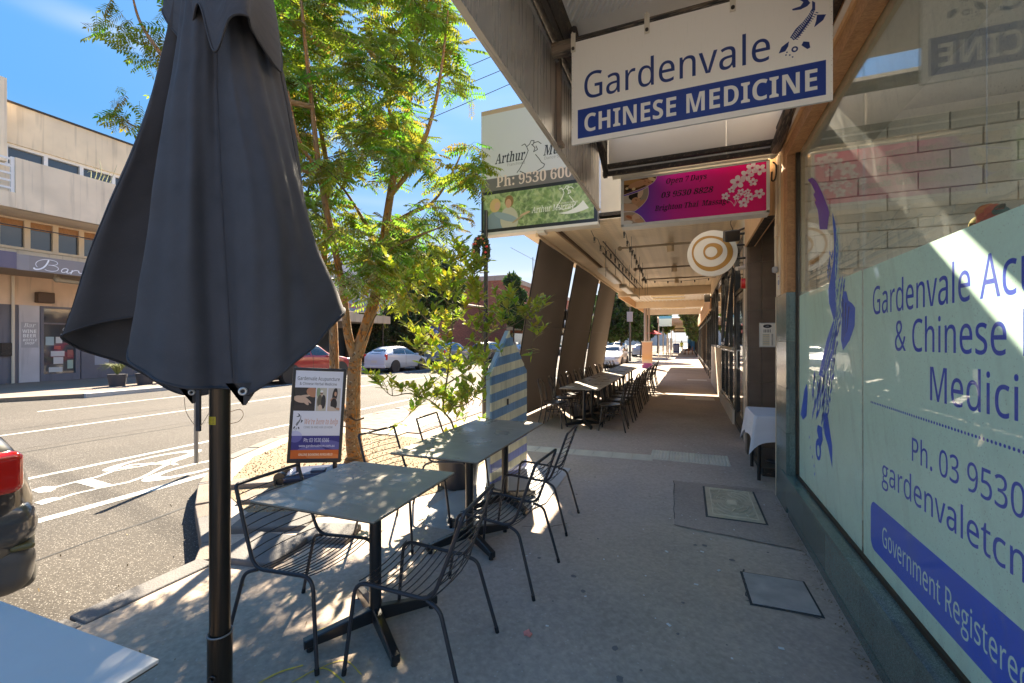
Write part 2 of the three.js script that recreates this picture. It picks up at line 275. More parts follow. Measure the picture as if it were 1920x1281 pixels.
// pale concrete slab under the far table, bluestone slabs by the old kerb, paved ramp beyond the tree
struct('concrete_slab', slab([[-2.13, -3.22], [-1.62, -3.22], [-1.30, -4.1], [-1.36, -5.32], [-2.25, -5.32], [-2.3, -3.6]], -.02, .012), concMat, footpath);
for (const [x, z, w, d, a] of [[-3.35, -2.75, .62, .34, .5], [-3.0, -2.35, .5, .42, .2], [-2.75, -2.75, .45, .3, .3], [-3.95, -3.2, .55, .3, .55], [-4.5, -3.42, .5, .26, .6]]) obj('bluestone_slab', rbox(w, .09, d, .02, x, .005, z, R(-.03, .03), a, R(-.03, .03)), x > -3.6 ? kerbMat : kerbMat2, footpath);
const paverMat = std({ map: rep(mottled([.25, .19, .16], .3, 83, 6, 5), .8), roughness: .9, bumpMap: rep(fineBump, .5), bumpScale: .002 });
const pavers = [.9, 1, 1.1].map(k => std({ map: paverMat.map, color: lin(k, k * .98, k * .97), roughness: .9 }));
for (let i = 0; i < 5; i++) for (let j = 0; j < 14; j++) obj('paver', rbox(.395, .03, .295, .006, -6.1 + i * .4, .004, -6.5 - j * .3), pavers[(i * 7 + j * 3) % 3], footpath);
const tactMat = std({ map: rep(mottled([.66, .60, .48], .2, 84, 6, 5), .9), roughness: .75 });
const stud = put(new THREE.CylinderGeometry(.012, .0175, .006, 8), 0, .003, 0); stud.deleteAttribute('uv');
function warnTile(x, z, y, s = .3) { const gs = [rbox(s - .004, .012, s - .004, .003, x, y, z)]; for (let a = 0; a < 6; a++) for (let b = 0; b < 6; b++) gs.push(uvm(put(stud.clone(), x + (a - 2.5) * s / 6, y + .006, z + (b - 2.5) * s / 6))); return obj('tactile_tile', gs, tactMat, footpath); }
for (let i = 0; i < 2; i++) for (let j = 0; j < 8; j++) warnTile(-5.0 + i * .3, -6.2 - j * .3, .016);
for (let i = 0; i < 4; i++) for (let j = 0; j < 2; j++) warnTile(-.36 + i * .25, -6.32 - j * .26, .002, .25);
for (let i = 0; i < 7; i++) { const x = -2.2 + i * .27, z = -6.12 - .02 * i, gs = [rbox(.266, .012, .30, .003, x, .001, z, 0, .05)]; for (let k = 0; k < 4; k++) gs.push(rbox(.255, .008, .028, .003, x, .009, z + (k - 1.5) * .075, 0, .05)); obj('tactile_tile', gs, tactMat, footpath); }
// repaired patch with saw-cut edges, and two service covers
struct('asphalt_patch', poly([[-.15, -5.3], [-.11, -4.03], [.84, -3.9], [.84, -5.35]], .004), patchMat, footpath);
const cutMat = std({ color: lin(.11, .098, .088), roughness: 1 });
const crackLine = (pts, w, s) => { const r = mulberry(s), out = [], back = []; for (let i = 0; i < pts.length - 1; i++) for (let k = 0; k < 10; k++) { const t = k / 10, x = pts[i][0] + (pts[i + 1][0] - pts[i][0]) * t, z = pts[i][1] + (pts[i + 1][1] - pts[i][1]) * t; const ww = w * (.4 + r()), jx = (r() - .5) * w * 1.6, jz = (r() - .5) * w * 1.6; out.push([x + jx - ww / 2, z + jz - ww / 2]); back.push([x + jx + ww / 2, z + jz + ww / 2]); } return poly([...out, ...back.reverse()], .008); };
obj('crack', [crackLine([[-.15, -5.3], [-.11, -4.03]], .007, 1), crackLine([[-.11, -4.03], [.3, -3.97], [.84, -3.9]], .008, 2), crackLine([[-.15, -5.3], [.84, -5.36]], .007, 3), crackLine([[-.98, -3.7], [-1.15, -3.55], [-1.35, -3.5]], .006, 4), crackLine([[.36, -3.42], [.34, -3.02]], .009, 5), crackLine([[.34, -3.02], [.74, -2.98]], .009, 6), crackLine([[-4.2, -4.9], [-5.4, -5.3], [-5.9, -5.5]], .02, 7)], cutMat, footpath);
{
  const c = thing('service_cover', 'ornate cast service cover with fan pattern set in the footpath', 'pit cover', [.40, 0, -4.78]);
  const m1 = std({ map: rep(mottled([.55, .47, .33], .3, 86, 8, 5), .6), roughness: .55, metalness: .1 }), m2 = std({ map: rep(mottled([.70, .63, .47], .2, 87, 8, 5), .6), roughness: .5, metalness: .1 });
  obj('frame', [rbox(.50, .014, .90, .004, 0, .001, 0)], std({ color: lin(.07, .068, .066), roughness: .8 }), c); obj('plate', rbox(.46, .014, .86, .004, 0, .006, 0), m1, c);
  const rb = []; for (const sx of [-1, 1]) rb.push(boxc(.008, .006, .76, sx * .185, .0155, 0)); for (const sz of [-1, 1]) rb.push(boxc(.362, .006, .008, 0, .0155, sz * .38));
  for (const qx of [-1, 1]) for (const qz of [-1, 1]) for (let k = 0; k < 5; k++) { const pts = []; for (let t = 0; t <= 5; t++) { const a = t / 5 * 1.25 + .15; const r = .07 + k * .075; pts.push([qx * Math.min(.175, .015 + r * Math.cos(a) * .55), .0155, qz * Math.min(.365, .03 + r * Math.sin(a))]); } rb.push(sweep(pts.map(p => V(...p)), .0032, 4)); }
  for (let k = -3; k <= 3; k++) rb.push(boxc(.10, .005, .006, .1 * (k % 2), .0155, k * .1, 0, .6 * k, 0));
  obj('rib', rb, m2, c); obj('badge', [boxc(.08, .007, .12, 0, .0155, 0)], m2, c); obj('bolt', [put(new THREE.CylinderGeometry(.014, .014, .008, 10), .02, .016, .3)], m2, c); obj('bolt', [put(new THREE.CylinderGeometry(.014, .014, .008, 10), .03, .016, -.3)], m2, c);
  const d = thing('service_cover', 'plain grey steel service cover beside the shop wall, nearest the camera', 'pit cover', [.535, 0, -3.2]);
  obj('frame', rbox(.385, .008, .41, .003, 0, .0, 0, 0, .04), std({ color: lin(.06, .058, .055), roughness: .9 }), d); obj('plate', rbox(.355, .012, .375, .003, 0, .004, 0, 0, .04), std({ map: rep(mottled([.42, .39, .36], .3, 88, 6, 6), .5), roughness: .6, metalness: .1, bumpMap: rep(fineBump, .2), bumpScale: .001 }), d);
}
// chewing-gum spots, crumbs of litter and swept-up leaf grit along the wall
{
  const r = mulberry(77), gs = []; const blob = (x, z, s, y = .003) => { const sh = []; const n = 9; for (let k = 0; k < n; k++) { const a = k / n * 6.283, q = s * (.7 + .6 * r()); sh.push([x + Math.cos(a) * q, z + Math.sin(a) * q * 1.1]); } return poly(sh, y); };
  for (let i = 0; i < 60; i++) gs.push(blob(R(-1.2, .8), -r() * 8 - .6, .004 + .012 * r() * r()));
  for (const [x, z] of [[-.62, -2.75], [-.72, -2.9], [-1.02, -3.05], [.05, -3.7], [.12, -3.72], [.3, -3.55], [-.35, -2.3], [.15, -2.2], [-.3, -2.1]]) gs.push(blob(x, z, .013 + .006 * r()));
  const o = obj('gum_stain', gs, std({ color: lin(.20, .175, .16), roughness: .8 }), footpath); o.userData.kind = 'stuff';
  const w = []; for (let i = 0; i < 60; i++) w.push(put(uvm(new THREE.BoxGeometry(.006 + .012 * r(), .002, .005 + .007 * r())), R(-1.2, .8), .004, -1 - r() * 7, 0, r() * 6, 0)); for (const [x, z] of [[.1, -3.6], [-.15, -3.5], [.2, -3.35], [.05, -3.1], [-.1, -2.6], [.45, -2.62]]) w.push(put(uvm(new THREE.BoxGeometry(.026, .003, .014)), x, .005, z, 0, r() * 6, 0));
  const lt = obj('paper_scrap', w, std({ color: lin(.72, .71, .68), roughness: .8 })); lt.userData.kind = 'stuff'; tag(lt, 'tiny white scraps of paper and petals strewn on the footpath', 'litter');
  const lf = []; for (let i = 0; i < 420; i++) { const x = .835 - r() * r() * .1, z = -r() * 5; lf.push(put(uvm(new THREE.PlaneGeometry(.006 + .014 * r(), .004 + .006 * r())), x, .006, z, -1.57 + .6 * (r() - .5), r() * 6, 0)); }
  const grit = obj('leaf_grit', lf, std({ color: lin(.23, .16, .09), roughness: 1 })); grit.userData.kind = 'stuff'; tag(grit, 'brown leaf grit gathered along the foot of the shop wall', 'leaf litter');
  const dry = []; for (let i = 0; i < 110; i++) { const x = -5.2 + r() * 3.4, z = -1 - r() * 4.6; dry.push(put(uvm(new THREE.PlaneGeometry(.022 * (.5 + r()), .007)), x, x < -3.3 && z > -2.4 ? ROAD_Y + .006 : .012, z, -1.57 + .5 * (r() - .5), r() * 6, 0)); }
  const dl = obj('fallen_leaves', dry, std({ color: lin(.34, .24, .11), roughness: .9 })); dl.userData.kind = 'stuff'; tag(dl, 'dry leaflets fallen under the street tree', 'fallen leaves');
  const pk = obj('paper_litter', [boxc(.035, .012, .022, -.815, .01, -2.23, .4, .5, .3), boxc(.022, .01, .03, -.80, .012, -2.22, -.3, 1.2, .5)], std({ color: lin(.72, .25, .20), roughness: .7 })); tag(pk, 'crumpled pink and white paper scrap on the footpath beside the chairs', 'litter');
  const yl = []; for (const [pts, w2] of [[[[-1.72, -1.5], [-1.66, -1.62], [-1.52, -1.60], [-1.42, -1.56]], .004], [[[-1.7, -1.56], [-1.6, -1.7], [-1.45, -1.66]], .003], [[[-1.76, -1.6], [-1.83, -1.52], [-1.87, -1.4]], .005], [[[-1.62, -1.55], [-1.5, -1.5], [-1.36, -1.5]], .006], [[[-1.9, -1.75], [-1.82, -1.86], [-1.84, -1.9], [-1.9, -1.82]], .004], [[[-2.02, -1.34], [-1.99, -1.38], [-1.95, -1.36]], .02]]) { const P = pts.map(p => V(p[0], .0035, p[1])); const c = new THREE.CatmullRomCurve3(P).getPoints(14).map(p => [p.x, p.z]); const o = [], b = []; c.forEach((p, i) => { const a = c[Math.max(0, i - 1)], d = c[Math.min(c.length - 1, i + 1)], L = Math.hypot(d[0] - a[0], d[1] - a[1]) || 1, ww = w2 * (.5 + .8 * r()); o.push([p[0] + (d[1] - a[1]) / L * ww, p[1] - (d[0] - a[0]) / L * ww]); b.push([p[0] - (d[1] - a[1]) / L * ww, p[1] + (d[0] - a[0]) / L * ww]); }); yl.push(poly([...o, ...b.reverse()], .0035)); }
  obj('paint_mark', yl, std({ color: lin(.75, .55, .06), roughness: .7 }), footpath);
}
// ------------------------------------------------------------------ the clinic on the right: granite base, timber-framed shop window, metal-fronted awning
const graniteTex = texFrom(512, (u, v, i, j) => { const h = hash2(i, j, 3), q = vnoise(u * 150, v * 150, 150, 150, 5), n = fbm(u, v, 6, 4, 9); let c = mixc([.06, .10, .088], [.17, .235, .205], q * .7 + n * .3); if (h > .955) c = [.34, .38, .35]; if (h < .12) c = [.012, .020, .018]; return c; }, true);
const graniteMat = [.95, 1.1, 1.3].map(k => phys({ map: rep(graniteTex, .7), color: lin(k, k, k), roughness: .22, clearcoat: .25, clearcoatRoughness: .15 }));
const groutMat = std({ color: lin(.16, .155, .14), roughness: .95 });
const woodTex = (base, s) => texFrom(512, (u, v, i, j) => { const g = fbm(u + .04 * fbm(u, v, 4, 3, s), v, 26, 4, s + 3, 3), n = fbm(u, v, 4, 4, s + 9), h = hash2(i, j >> 4, s); return base.map(b => b * (.72 + .5 * g + .25 * (n - .5) + .10 * (h - .5))); }, true);
const timberMat = std({ map: rep(woodTex([.72, .43, .20], 5), .35, 1.6), roughness: .55 });
const timberDark = std({ map: rep(texFrom(512, (u, v, i, j) => { const n = fbm(u, v, 30, 4, 6, 60), m = fbm(u, v, 8, 3, 8), w = hash2(i >> 1, j >> 1, 2); return mixc([.34, .155, .06], [.66, .37, .165], n * .8 + .4 * (m - .5) + .2 * (w - .5)); }, true), .5), roughness: .6, bumpMap: rep(fineBump, .3), bumpScale: .002 });
const creamPaint = std({ map: rep(mottled([.80, .64, .44], .14, 12, 6, 5), 1.1), roughness: .6 });
const darkSteel = std({ map: rep(texFrom(512, (u, v, i, j) => { const n = fbm(u, v, 7, 6, 61), m = fbm(u, v, 30, 4, 63); let c = mixc([.020, .018, .017], [.085, .065, .048], n); if (m > .60) c = mixc(c, [.22, .155, .10], (m - .6) * 3); return c; }, true), .55), roughness: .62, metalness: .25, bumpMap: rep(fineBump, .2), bumpScale: .002 });
const rustPipe = std({ map: rep(texFrom(512, (u, v, i, j) => { const n = fbm(u, v, 5, 6, 161, 8), m = fbm(u, v, 26, 4, 163); let c = mixc([.030, .027, .025], [.20, .145, .095], smooth(.38, .66, n)); if (m > .56) c = mixc(c, [.33, .27, .20], (m - .56) * 3); return c; }, true), .5, 1), roughness: .7 });
const fasciaTex = texFrom(512, (u, v, i, j) => { const s = fbm(u, v, 60, 3, 71, 3), n = fbm(u, v, 5, 4, 77), b = fbm(u, v, 14, 2, 79, 2); return mixc([.44, .38, .32], [.66, .60, .53], .5 * s + .3 * n + .2 * b); }, true);
const fasciaMat = phys({ map: rep(fasciaTex, 1.8), metalness: .2, roughness: .36, roughnessMap: rep(texFrom(512, (u, v) => .7 + .5 * (fbm(u, v, 60, 3, 171, 3) - .3)), 1.8) });
const panelMat = phys({ map: rep(mottled([.80, .74, .66], .06, 13, 4, 4), 2), roughness: .35 });
const whiteSheet = std({ map: rep(mottled([.80, .76, .68], .10, 14, 5, 5), 1.6), roughness: .5 });
const plasterMat = std({ map: rep(mottled([.74, .69, .60], .12, 15, 6, 6), 2.4), roughness: .9 });

const clinic = thing('clinic_shop', 'clinic shopfront with green granite base, orange timber frame and large frosted window', 'shop');
{
  // granite stall riser: skirting course, face tiles, sill slabs
  let k = 0; obj('wall', [box(.875, .99, -.15, .335, -4.72, -.74), box(.875, .99, -.15, 2.06, -5.2, -4.74)], groutMat, clinic);
  for (let z = -4.72; z < -1.2; z += .62, k++) {
    obj('granite_tile', box(.85, .875, .062, .318, z + .0015, z + .6185), graniteMat[(k * 5 + 1) % 3], clinic);
    obj('granite_tile', box(.847, .872, -.02, .0605, z + .1015, z + .7185), graniteMat[(k * 3) % 3], clinic);
    obj('granite_tile', box(.842, .985, .3195, .352, z + .001 - .2, z + .619 - .2), graniteMat[(k * 7 + 2) % 3], clinic);
  }
  // corner pillar: front face and reveal
  const ys = [-.02, .335, .74, 1.16, 1.60, 2.06];
  for (let i = 0; i < ys.length - 1; i++) { obj('granite_tile', box(.85, .875, ys[i] + .0015, ys[i + 1] - .0015, -5.215, -4.972), graniteMat[(i + 1) % 3], clinic); obj('granite_tile', box(.85, .875, ys[i] + .0015, ys[i + 1] - .0015, -4.968, -4.722), graniteMat[i % 3], clinic); if (i) obj('granite_tile', box(.876, .96, ys[i] + .0015, ys[i + 1] - .0015, -4.74, -4.7205), graniteMat[(i * 2) % 3], clinic); }
  obj('edge_trim', box(.846, .876, 0, 2.06, -5.235, -5.217), creamPaint, clinic);
  obj('wall', box(.89, 1.05, 0, 3.6, -5.234, -5.2), plasterMat, clinic);
  // timber post and head over the window
  obj('timber_post', [box(.85, .90, 2.0625, 3.6, -5.22, -5.0)], creamPaint, clinic); obj('timber_post', [box(.855, .905, 2.0625, 3.6, -4.995, -4.87)], timberMat, clinic); obj('timber_post', box(.86, .955, 2.0625, 3.34, -4.865, -4.735), timberDark, clinic);
  obj('timber_head', box(.86, .955, 3.345, 3.46, -4.87, -.74), timberDark, clinic); obj('timber_head', box(.845, .955, 3.463, 3.56, -4.87, -.74), timberMat, clinic); obj('timber_head', box(.825, .85, 3.50, 3.53, -4.87, -.74), std({ color: lin(.75, .70, .62), roughness: .5 }), clinic); obj('timber_head', box(.85, .955, 3.563, 3.75, -4.87, -.74), timberDark, clinic);
  // aluminium window bead, glass, butt joint
  const alu = phys({ color: lin(.50, .45, .30), metalness: .5, roughness: .35 }), bronze = std({ color: lin(.05, .035, .022), roughness: .5, metalness: .3 });
  obj('window_frame', [box(.925, .965, .353, .375, -4.718, -.8), box(.925, .965, .353, 3.343, -4.72, -4.70)], bronze, clinic);
  obj('window_frame', [box(.958, .985, 3.28, 3.343, -4.70, -.8), box(.958, .985, .376, 3.343, -4.698, -4.66)], alu, clinic);
  const glass = phys({ color: lin(.97, .99, .975), transmission: 1, thickness: 0, roughness: .0, ior: 1.52 });
  obj('window_pane', box(.942, .948, .377, 3.278, -4.697, -3.104), glass, clinic); obj('window_pane', box(.942, .948, .377, 3.278, -3.096, -.8), glass, clinic);
  // dust on the outside of the pane, in specks and wiped streaks
  const dustA = texFrom(1024, (u, v, i, j) => { const n = fbm(u, v, 6, 5, 211), s = fbm(u + v * .3, v, 60, 3, 213, 8), h = hash2(i, j, 7), q = vnoise(u * 300, v * 300, 300, 300, 3); return clamp(.02 + .06 * smooth(.35, .75, n) + .06 * smooth(.55, .8, s) + (h > .992 ? .35 : 0) + .04 * q); });
  const dust = obj('dust', put(new THREE.PlaneGeometry(3.0, 2.9), .939, 1.83, -3.2, 0, -Math.PI / 2), std({ color: lin(.62, .64, .58), alphaMap: dustA, transparent: true, roughness: 1 }), clinic); dust.castShadow = false;
  // frosted film on the inside of the glass with its lettering
  const ink = '#0440c4', mint = '#d2f6e2';
  const mintMat = (t) => phys({ map: t, roughness: .5, clearcoat: .8, clearcoatRoughness: .02 });
  const filmB = canvasTex(2048, 1471, (x, W, H) => {                      // 2.28 m wide, 1.638 m tall, z -3.09 .. -.81
    x.fillStyle = mint; x.fillRect(0, 0, W, H); const P = W / 2.28, X = z => (z + 3.09) * P, Y = y => (2.012 - y) * P;
    const r = mulberry(3); for (let i = 0; i < 2600; i++) { x.fillStyle = `rgba(${r() > .5 ? '255,255,255' : '120,160,150'},${.03 + .04 * r()})`; const l = 4 + 40 * r(); x.fillRect(r() * W, r() * H, 1, l); }
    const line = (s, cap, base, c0, width, font) => { x.save(); x.fillStyle = c0; x.textAlign = 'center'; x.textBaseline = 'alphabetic'; x.font = `${font || ''} ${cap / .714 * P}px sans-serif`; const m = x.measureText(s).width; x.translate(X(-1.98), Y(base)); x.scale(width * P / m, 1); x.fillText(s, 0, 0); x.restore(); };
    line('Gardenvale Acupuncture', .148, 1.745, ink, 1.97); line('& Chinese Herbal', .142, 1.553, ink, 1.42); line('Medicine', .140, 1.352, ink, .77);
    x.fillStyle = ink; for (let z = -2.98; z < -.97; z += .0215) { x.beginPath(); x.arc(X(z), Y(1.262), .0062 * P, 0, 7); x.fill(); }
    line('Ph. 03 9530 6566', .105, 1.058, ink, 1.08); line('gardenvaletcm.com.au', .118, .868, ink, 1.72);
    x.fillStyle = '#1a5ae0'; x.beginPath(); x.roundRect(X(-2.985), Y(.722), 2.02 * P, .262 * P, .055 * P); x.fill(); x.save(); x.font = `${.100 / .714 * P}px sans-serif`; x.fillStyle = '#d6f4e8'; { const m = x.measureText('Government Registered').width; x.translate(X(-2.836), Y(.535)); x.scale(1.075 * P / m, 1); x.fillText('Government Registered', 0, 0); } x.restore();
  });
  filmB.anisotropy = 8;
  obj('frosted_film', put(new THREE.PlaneGeometry(2.28, 1.638), .9410, .377 + .819, -3.09 + 1.14, 0, -Math.PI / 2), mintMat(filmB), clinic);
  const koi = (pieces, mat, yoff) => pieces.map(p => { const s = new THREE.Shape(p.map(q => new THREE.Vector2(q[0], q[1]))); const g = new THREE.ShapeGeometry(s, 6); return put(g, yoff, 0, 0, 0, -Math.PI / 2); });
  obj('frosted_film', put(new THREE.PlaneGeometry(1.53, 1.64), .9412, .377 + .82, -3.118 - .765, 0, -Math.PI / 2), phys({ map: rep(mottled([.66, .92, .76], .04, 19, 5, 4), 1), roughness: .5, clearcoat: .8, clearcoatRoughness: .02 }), clinic);
  // carp decal, scale marks cut as small flecks
  const tailP = [[-4.346, 2.967], [-4.22, 2.943], [-4.12, 2.889], [-4.044, 2.83], [-3.919, 2.717], [-3.785, 2.579], [-3.747, 2.525], [-3.801, 2.418], [-3.989, 2.463], [-4.044, 2.622], [-4.14, 2.728], [-4.082, 2.706], [-4.179, 2.794], [-4.12, 2.792], [-4.228, 2.889]];
  const bodyP = [[-3.677, 2.51], [-3.618, 2.429], [-3.575, 2.327], [-3.533, 2.228], [-3.561, 2.107], [-3.589, 2.039], [-3.603, 1.995], [-3.561, 1.927], [-3.603, 1.886], [-3.533, 1.744], [-3.647, 1.749], [-3.754, 1.88], [-3.769, 1.977], [-3.707, 2.065], [-3.647, 2.168], [-3.632, 2.285]];
  const finP = [[-3.451, 1.93], [-3.384, 1.921], [-3.346, 1.859], [-3.276, 1.835], [-3.222, 1.805], [-3.235, 1.695], [-3.318, 1.609], [-3.451, 1.542], [-3.489, 1.609], [-3.467, 1.786]];
  const lfin = [[-4.379, 1.241], [-4.459, 1.185], [-4.601, .943], [-4.515, .908], [-4.389, .963], [-4.353, 1.169]], rfin = [[-3.834, 1.092], [-3.882, .996], [-3.866, .917], [-3.777, .843], [-3.677, .709], [-3.677, .865], [-3.777, 1.049]];
  const flecks = []; const r = mulberry(12);
  const fleck = (z, y, l, w, a) => { const c = Math.cos(a), s = Math.sin(a); flecks.push([[z - c * l, y - s * l], [z + s * w, y - c * w], [z + c * l, y + s * l], [z - s * w, y + c * w]]); };
  for (let i = 0; i < 46; i++) { const t = i / 45, y = 2.0 - t * 1.05; for (let k = 0; k < 3; k++) fleck(-3.52 - t * .42 + k * .055 + R(-.015, .015), y + R(-.02, .02), .024 + .012 * r(), .011, 1.0 + .5 * r()); }
  for (let i = 0; i < 30; i++) fleck(-4.2 + .34 * r() - .0, 1.33 - .33 * r(), .05 + .03 * r(), .016, .9 + .3 * r());
  for (let i = 0; i < 14; i++) fleck(-3.78 + .12 * r(), 2.05 + .2 * r(), .03, .011, 1.2 + r());
  for (const q of [[-4.3, .80], [-4.27, .72], [-4.2, .66], [-4.15, .60], [-4.13, .54]]) fleck(q[0], q[1], .022, .010, 1.2);
  const ringS = []; for (let k = 0; k <= 20; k++) { const a = k / 20 * 6.283; ringS.push([-4.03 + .075 * Math.cos(a), .76 + .085 * Math.sin(a)]); } for (let k = 20; k >= 0; k--) { const a = k / 20 * 6.283; ringS.push([-4.03 + .036 * Math.cos(a), .75 + .045 * Math.sin(a)]); }
  const decalInk = std({ color: lin(.012, .11, .66), roughness: .4 });
  for (const p of [bodyP, [[-3.55, 1.75], [-3.66, 1.74], [-3.80, 1.62], [-3.93, 1.46], [-4.02, 1.34], [-3.90, 1.33], [-3.76, 1.42], [-3.62, 1.56]], finP, lfin, rfin, [[-4.04, .95], [-3.935, .951], [-3.906, .861], [-3.96, .80], [-4.02, .84], [-4.07, .90]], ringS]) obj('carp_decal', koi([p], 0, .9402), decalInk, clinic);
  obj('carp_decal', koi([tailP], 0, .9403), std({ color: lin(.12, .03, .42), roughness: .4 }), clinic); obj('carp_scales', koi(flecks, 0, .9400), decalInk, clinic).userData.kind = 'stuff';
  flecks.length = 0; for (let i = 0; i < 70; i++) { const t = i / 69, y = 2.36 - t * 1.0; for (let k = 0; k < 2; k++) fleck(-3.575 - .02 * Math.sin(t * 6) - Math.max(0, t - .55) * .75 + k * .045 + R(-.012, .012), y, .020, .0065, 1.1 + .3 * r()); }
  obj('carp_scales', koi(flecks, 0, .9392), std({ color: lin(.52, .78, .66), roughness: .5 }), clinic).userData.kind = 'stuff';
  obj('carp_fin_stripe', koi([0, 1, 2].map(k => [[-3.46 + k * .06, 1.88 - k * .03], [-3.44 + k * .06, 1.88 - k * .03], [-3.44 + k * .035, 1.60 + k * .03], [-3.45 + k * .035, 1.60 + k * .03]]), 0, .9396), std({ color: lin(.004, .02, .16), roughness: .4 }), clinic);
  flat('notice', .30, .30, canvasTex(320, 320, (x) => { x.fillStyle = '#b9c4c4'; x.fillRect(0, 0, 320, 320); x.fillStyle = '#2b2b2b'; x.fillRect(0, 0, 320, 70); x.fillStyle = '#ddd'; x.font = '26px sans-serif'; x.fillText('Cancellation', 14, 28); x.fillText('policy', 14, 58); x.fillStyle = '#555'; for (let k = 0; k < 11; k++) x.fillRect(14, 92 + k * 19, 180 + 100 * hash2(k, 2, 3), 6); }), clinic, [.952, 2.14, -4.2], -Math.PI / 2);
  // room behind the glass: block wall, floor, ceiling, back wall
  obj('interior_wall', [box(.99, 6, -.1, 3.9, -4.97, -4.80), box(5.9, 6, -.1, 3.9, -4.8, -.8)], plasterMat, clinic);
  for (let x = .99; x < 5.9; x += 1.2275) { obj('side_window_frame', [box(x, x + .06, 0, 3.6, -.84, -.74)], timberDark, clinic); obj('side_window_pane', box(x + .06, x + 1.2275, .1, 3.55, -.8, -.794), glass, clinic); }
  obj('interior_floor', box(.99, 5.9, -.12, 0, -4.8, -.8), std({ color: lin(.55, .45, .34), roughness: .5 }), clinic); obj('ceiling', box(.99, 5.9, 3.62, 3.75, -4.8, -.8), plasterMat, clinic); obj('bulkhead', box(1.0, 1.5, 3.35, 3.615, -4.795, -.8), std({ color: lin(.55, .52, .42), roughness: .8 }), clinic);
  const blk = [.93, 1, 1.07].map(q => std({ map: rep(mottled([.80, .75, .62], .10, 24, 6, 5), .8), color: lin(q, q, q), roughness: .8, bumpMap: rep(fineBump, .4), bumpScale: .003 })); let n = 0;
  const bg = {}; for (let row = 0; row < 22; row++) for (let c = 0; c < 11; c++) { const x0 = .995 + c * .42 - (row % 2 ? .21 : 0), x1 = x0 + .408; if (x1 < 1.05) continue; const a = Math.max(.995, x0), key = (x1 - a).toFixed(2); const g = bg[key] ??= put(uvm(new THREE.BoxGeometry(x1 - a, .148, .05)), 0, 0, 0); const m = part('brick', g, blk[n++ % 3], clinic); m.position.set((a + x1) / 2, .08 + row * .161, -4.786 + .002 * ((n * 7) % 3)); }
  const pipeW = std({ color: lin(.55, .52, .42), roughness: .6 }); obj('interior_ledge', box(.99, 5.9, 2.66, 2.73, -4.75, -4.72), pipeW, clinic);
  // upper facade over the awning
  obj('facade', [box(.86, 1.1, 3.752, 9, -5.2, -.74)], plasterMat, clinic); obj('roof', box(1.1, 6, 8.6, 8.8, -5.2, -.74), darkSteel, clinic);
  obj('wall', box(1.05, 6, 0, 9, -5.2, -4.98), plasterMat, clinic);
  // small things fixed on the timber post
  obj('junction_box', [rbox(.03, .13, .1, .01, .835, 2.72, -5.1)], creamPaint, clinic); obj('conduit', [rod([.838, 2.78, -5.12], [.838, 3.4, -5.12], .016), rod([.838, 2.3, -5.13], [.838, 2.66, -5.13], .018)], creamPaint, clinic); obj('sensor', [rbox(.05, .06, .05, .015, .82, 2.33, -5.1)], std({ color: lin(.42, .42, .42), roughness: .5 }), clinic);
  flat('sticker', .09, .15, canvasTex(96, 160, (x) => { x.fillStyle = '#d8d2c8'; x.fillRect(0, 0, 96, 160); x.fillStyle = '#33508a'; x.fillRect(10, 60, 76, 46); x.fillStyle = '#eee'; for (let k = 0; k < 3; k++) x.fillRect(16, 68 + k * 12, 60, 4); x.fillStyle = '#b05030'; x.fillRect(10, 14, 60, 10); }), clinic, [.848, 2.20, -5.08], -Math.PI / 2);
}
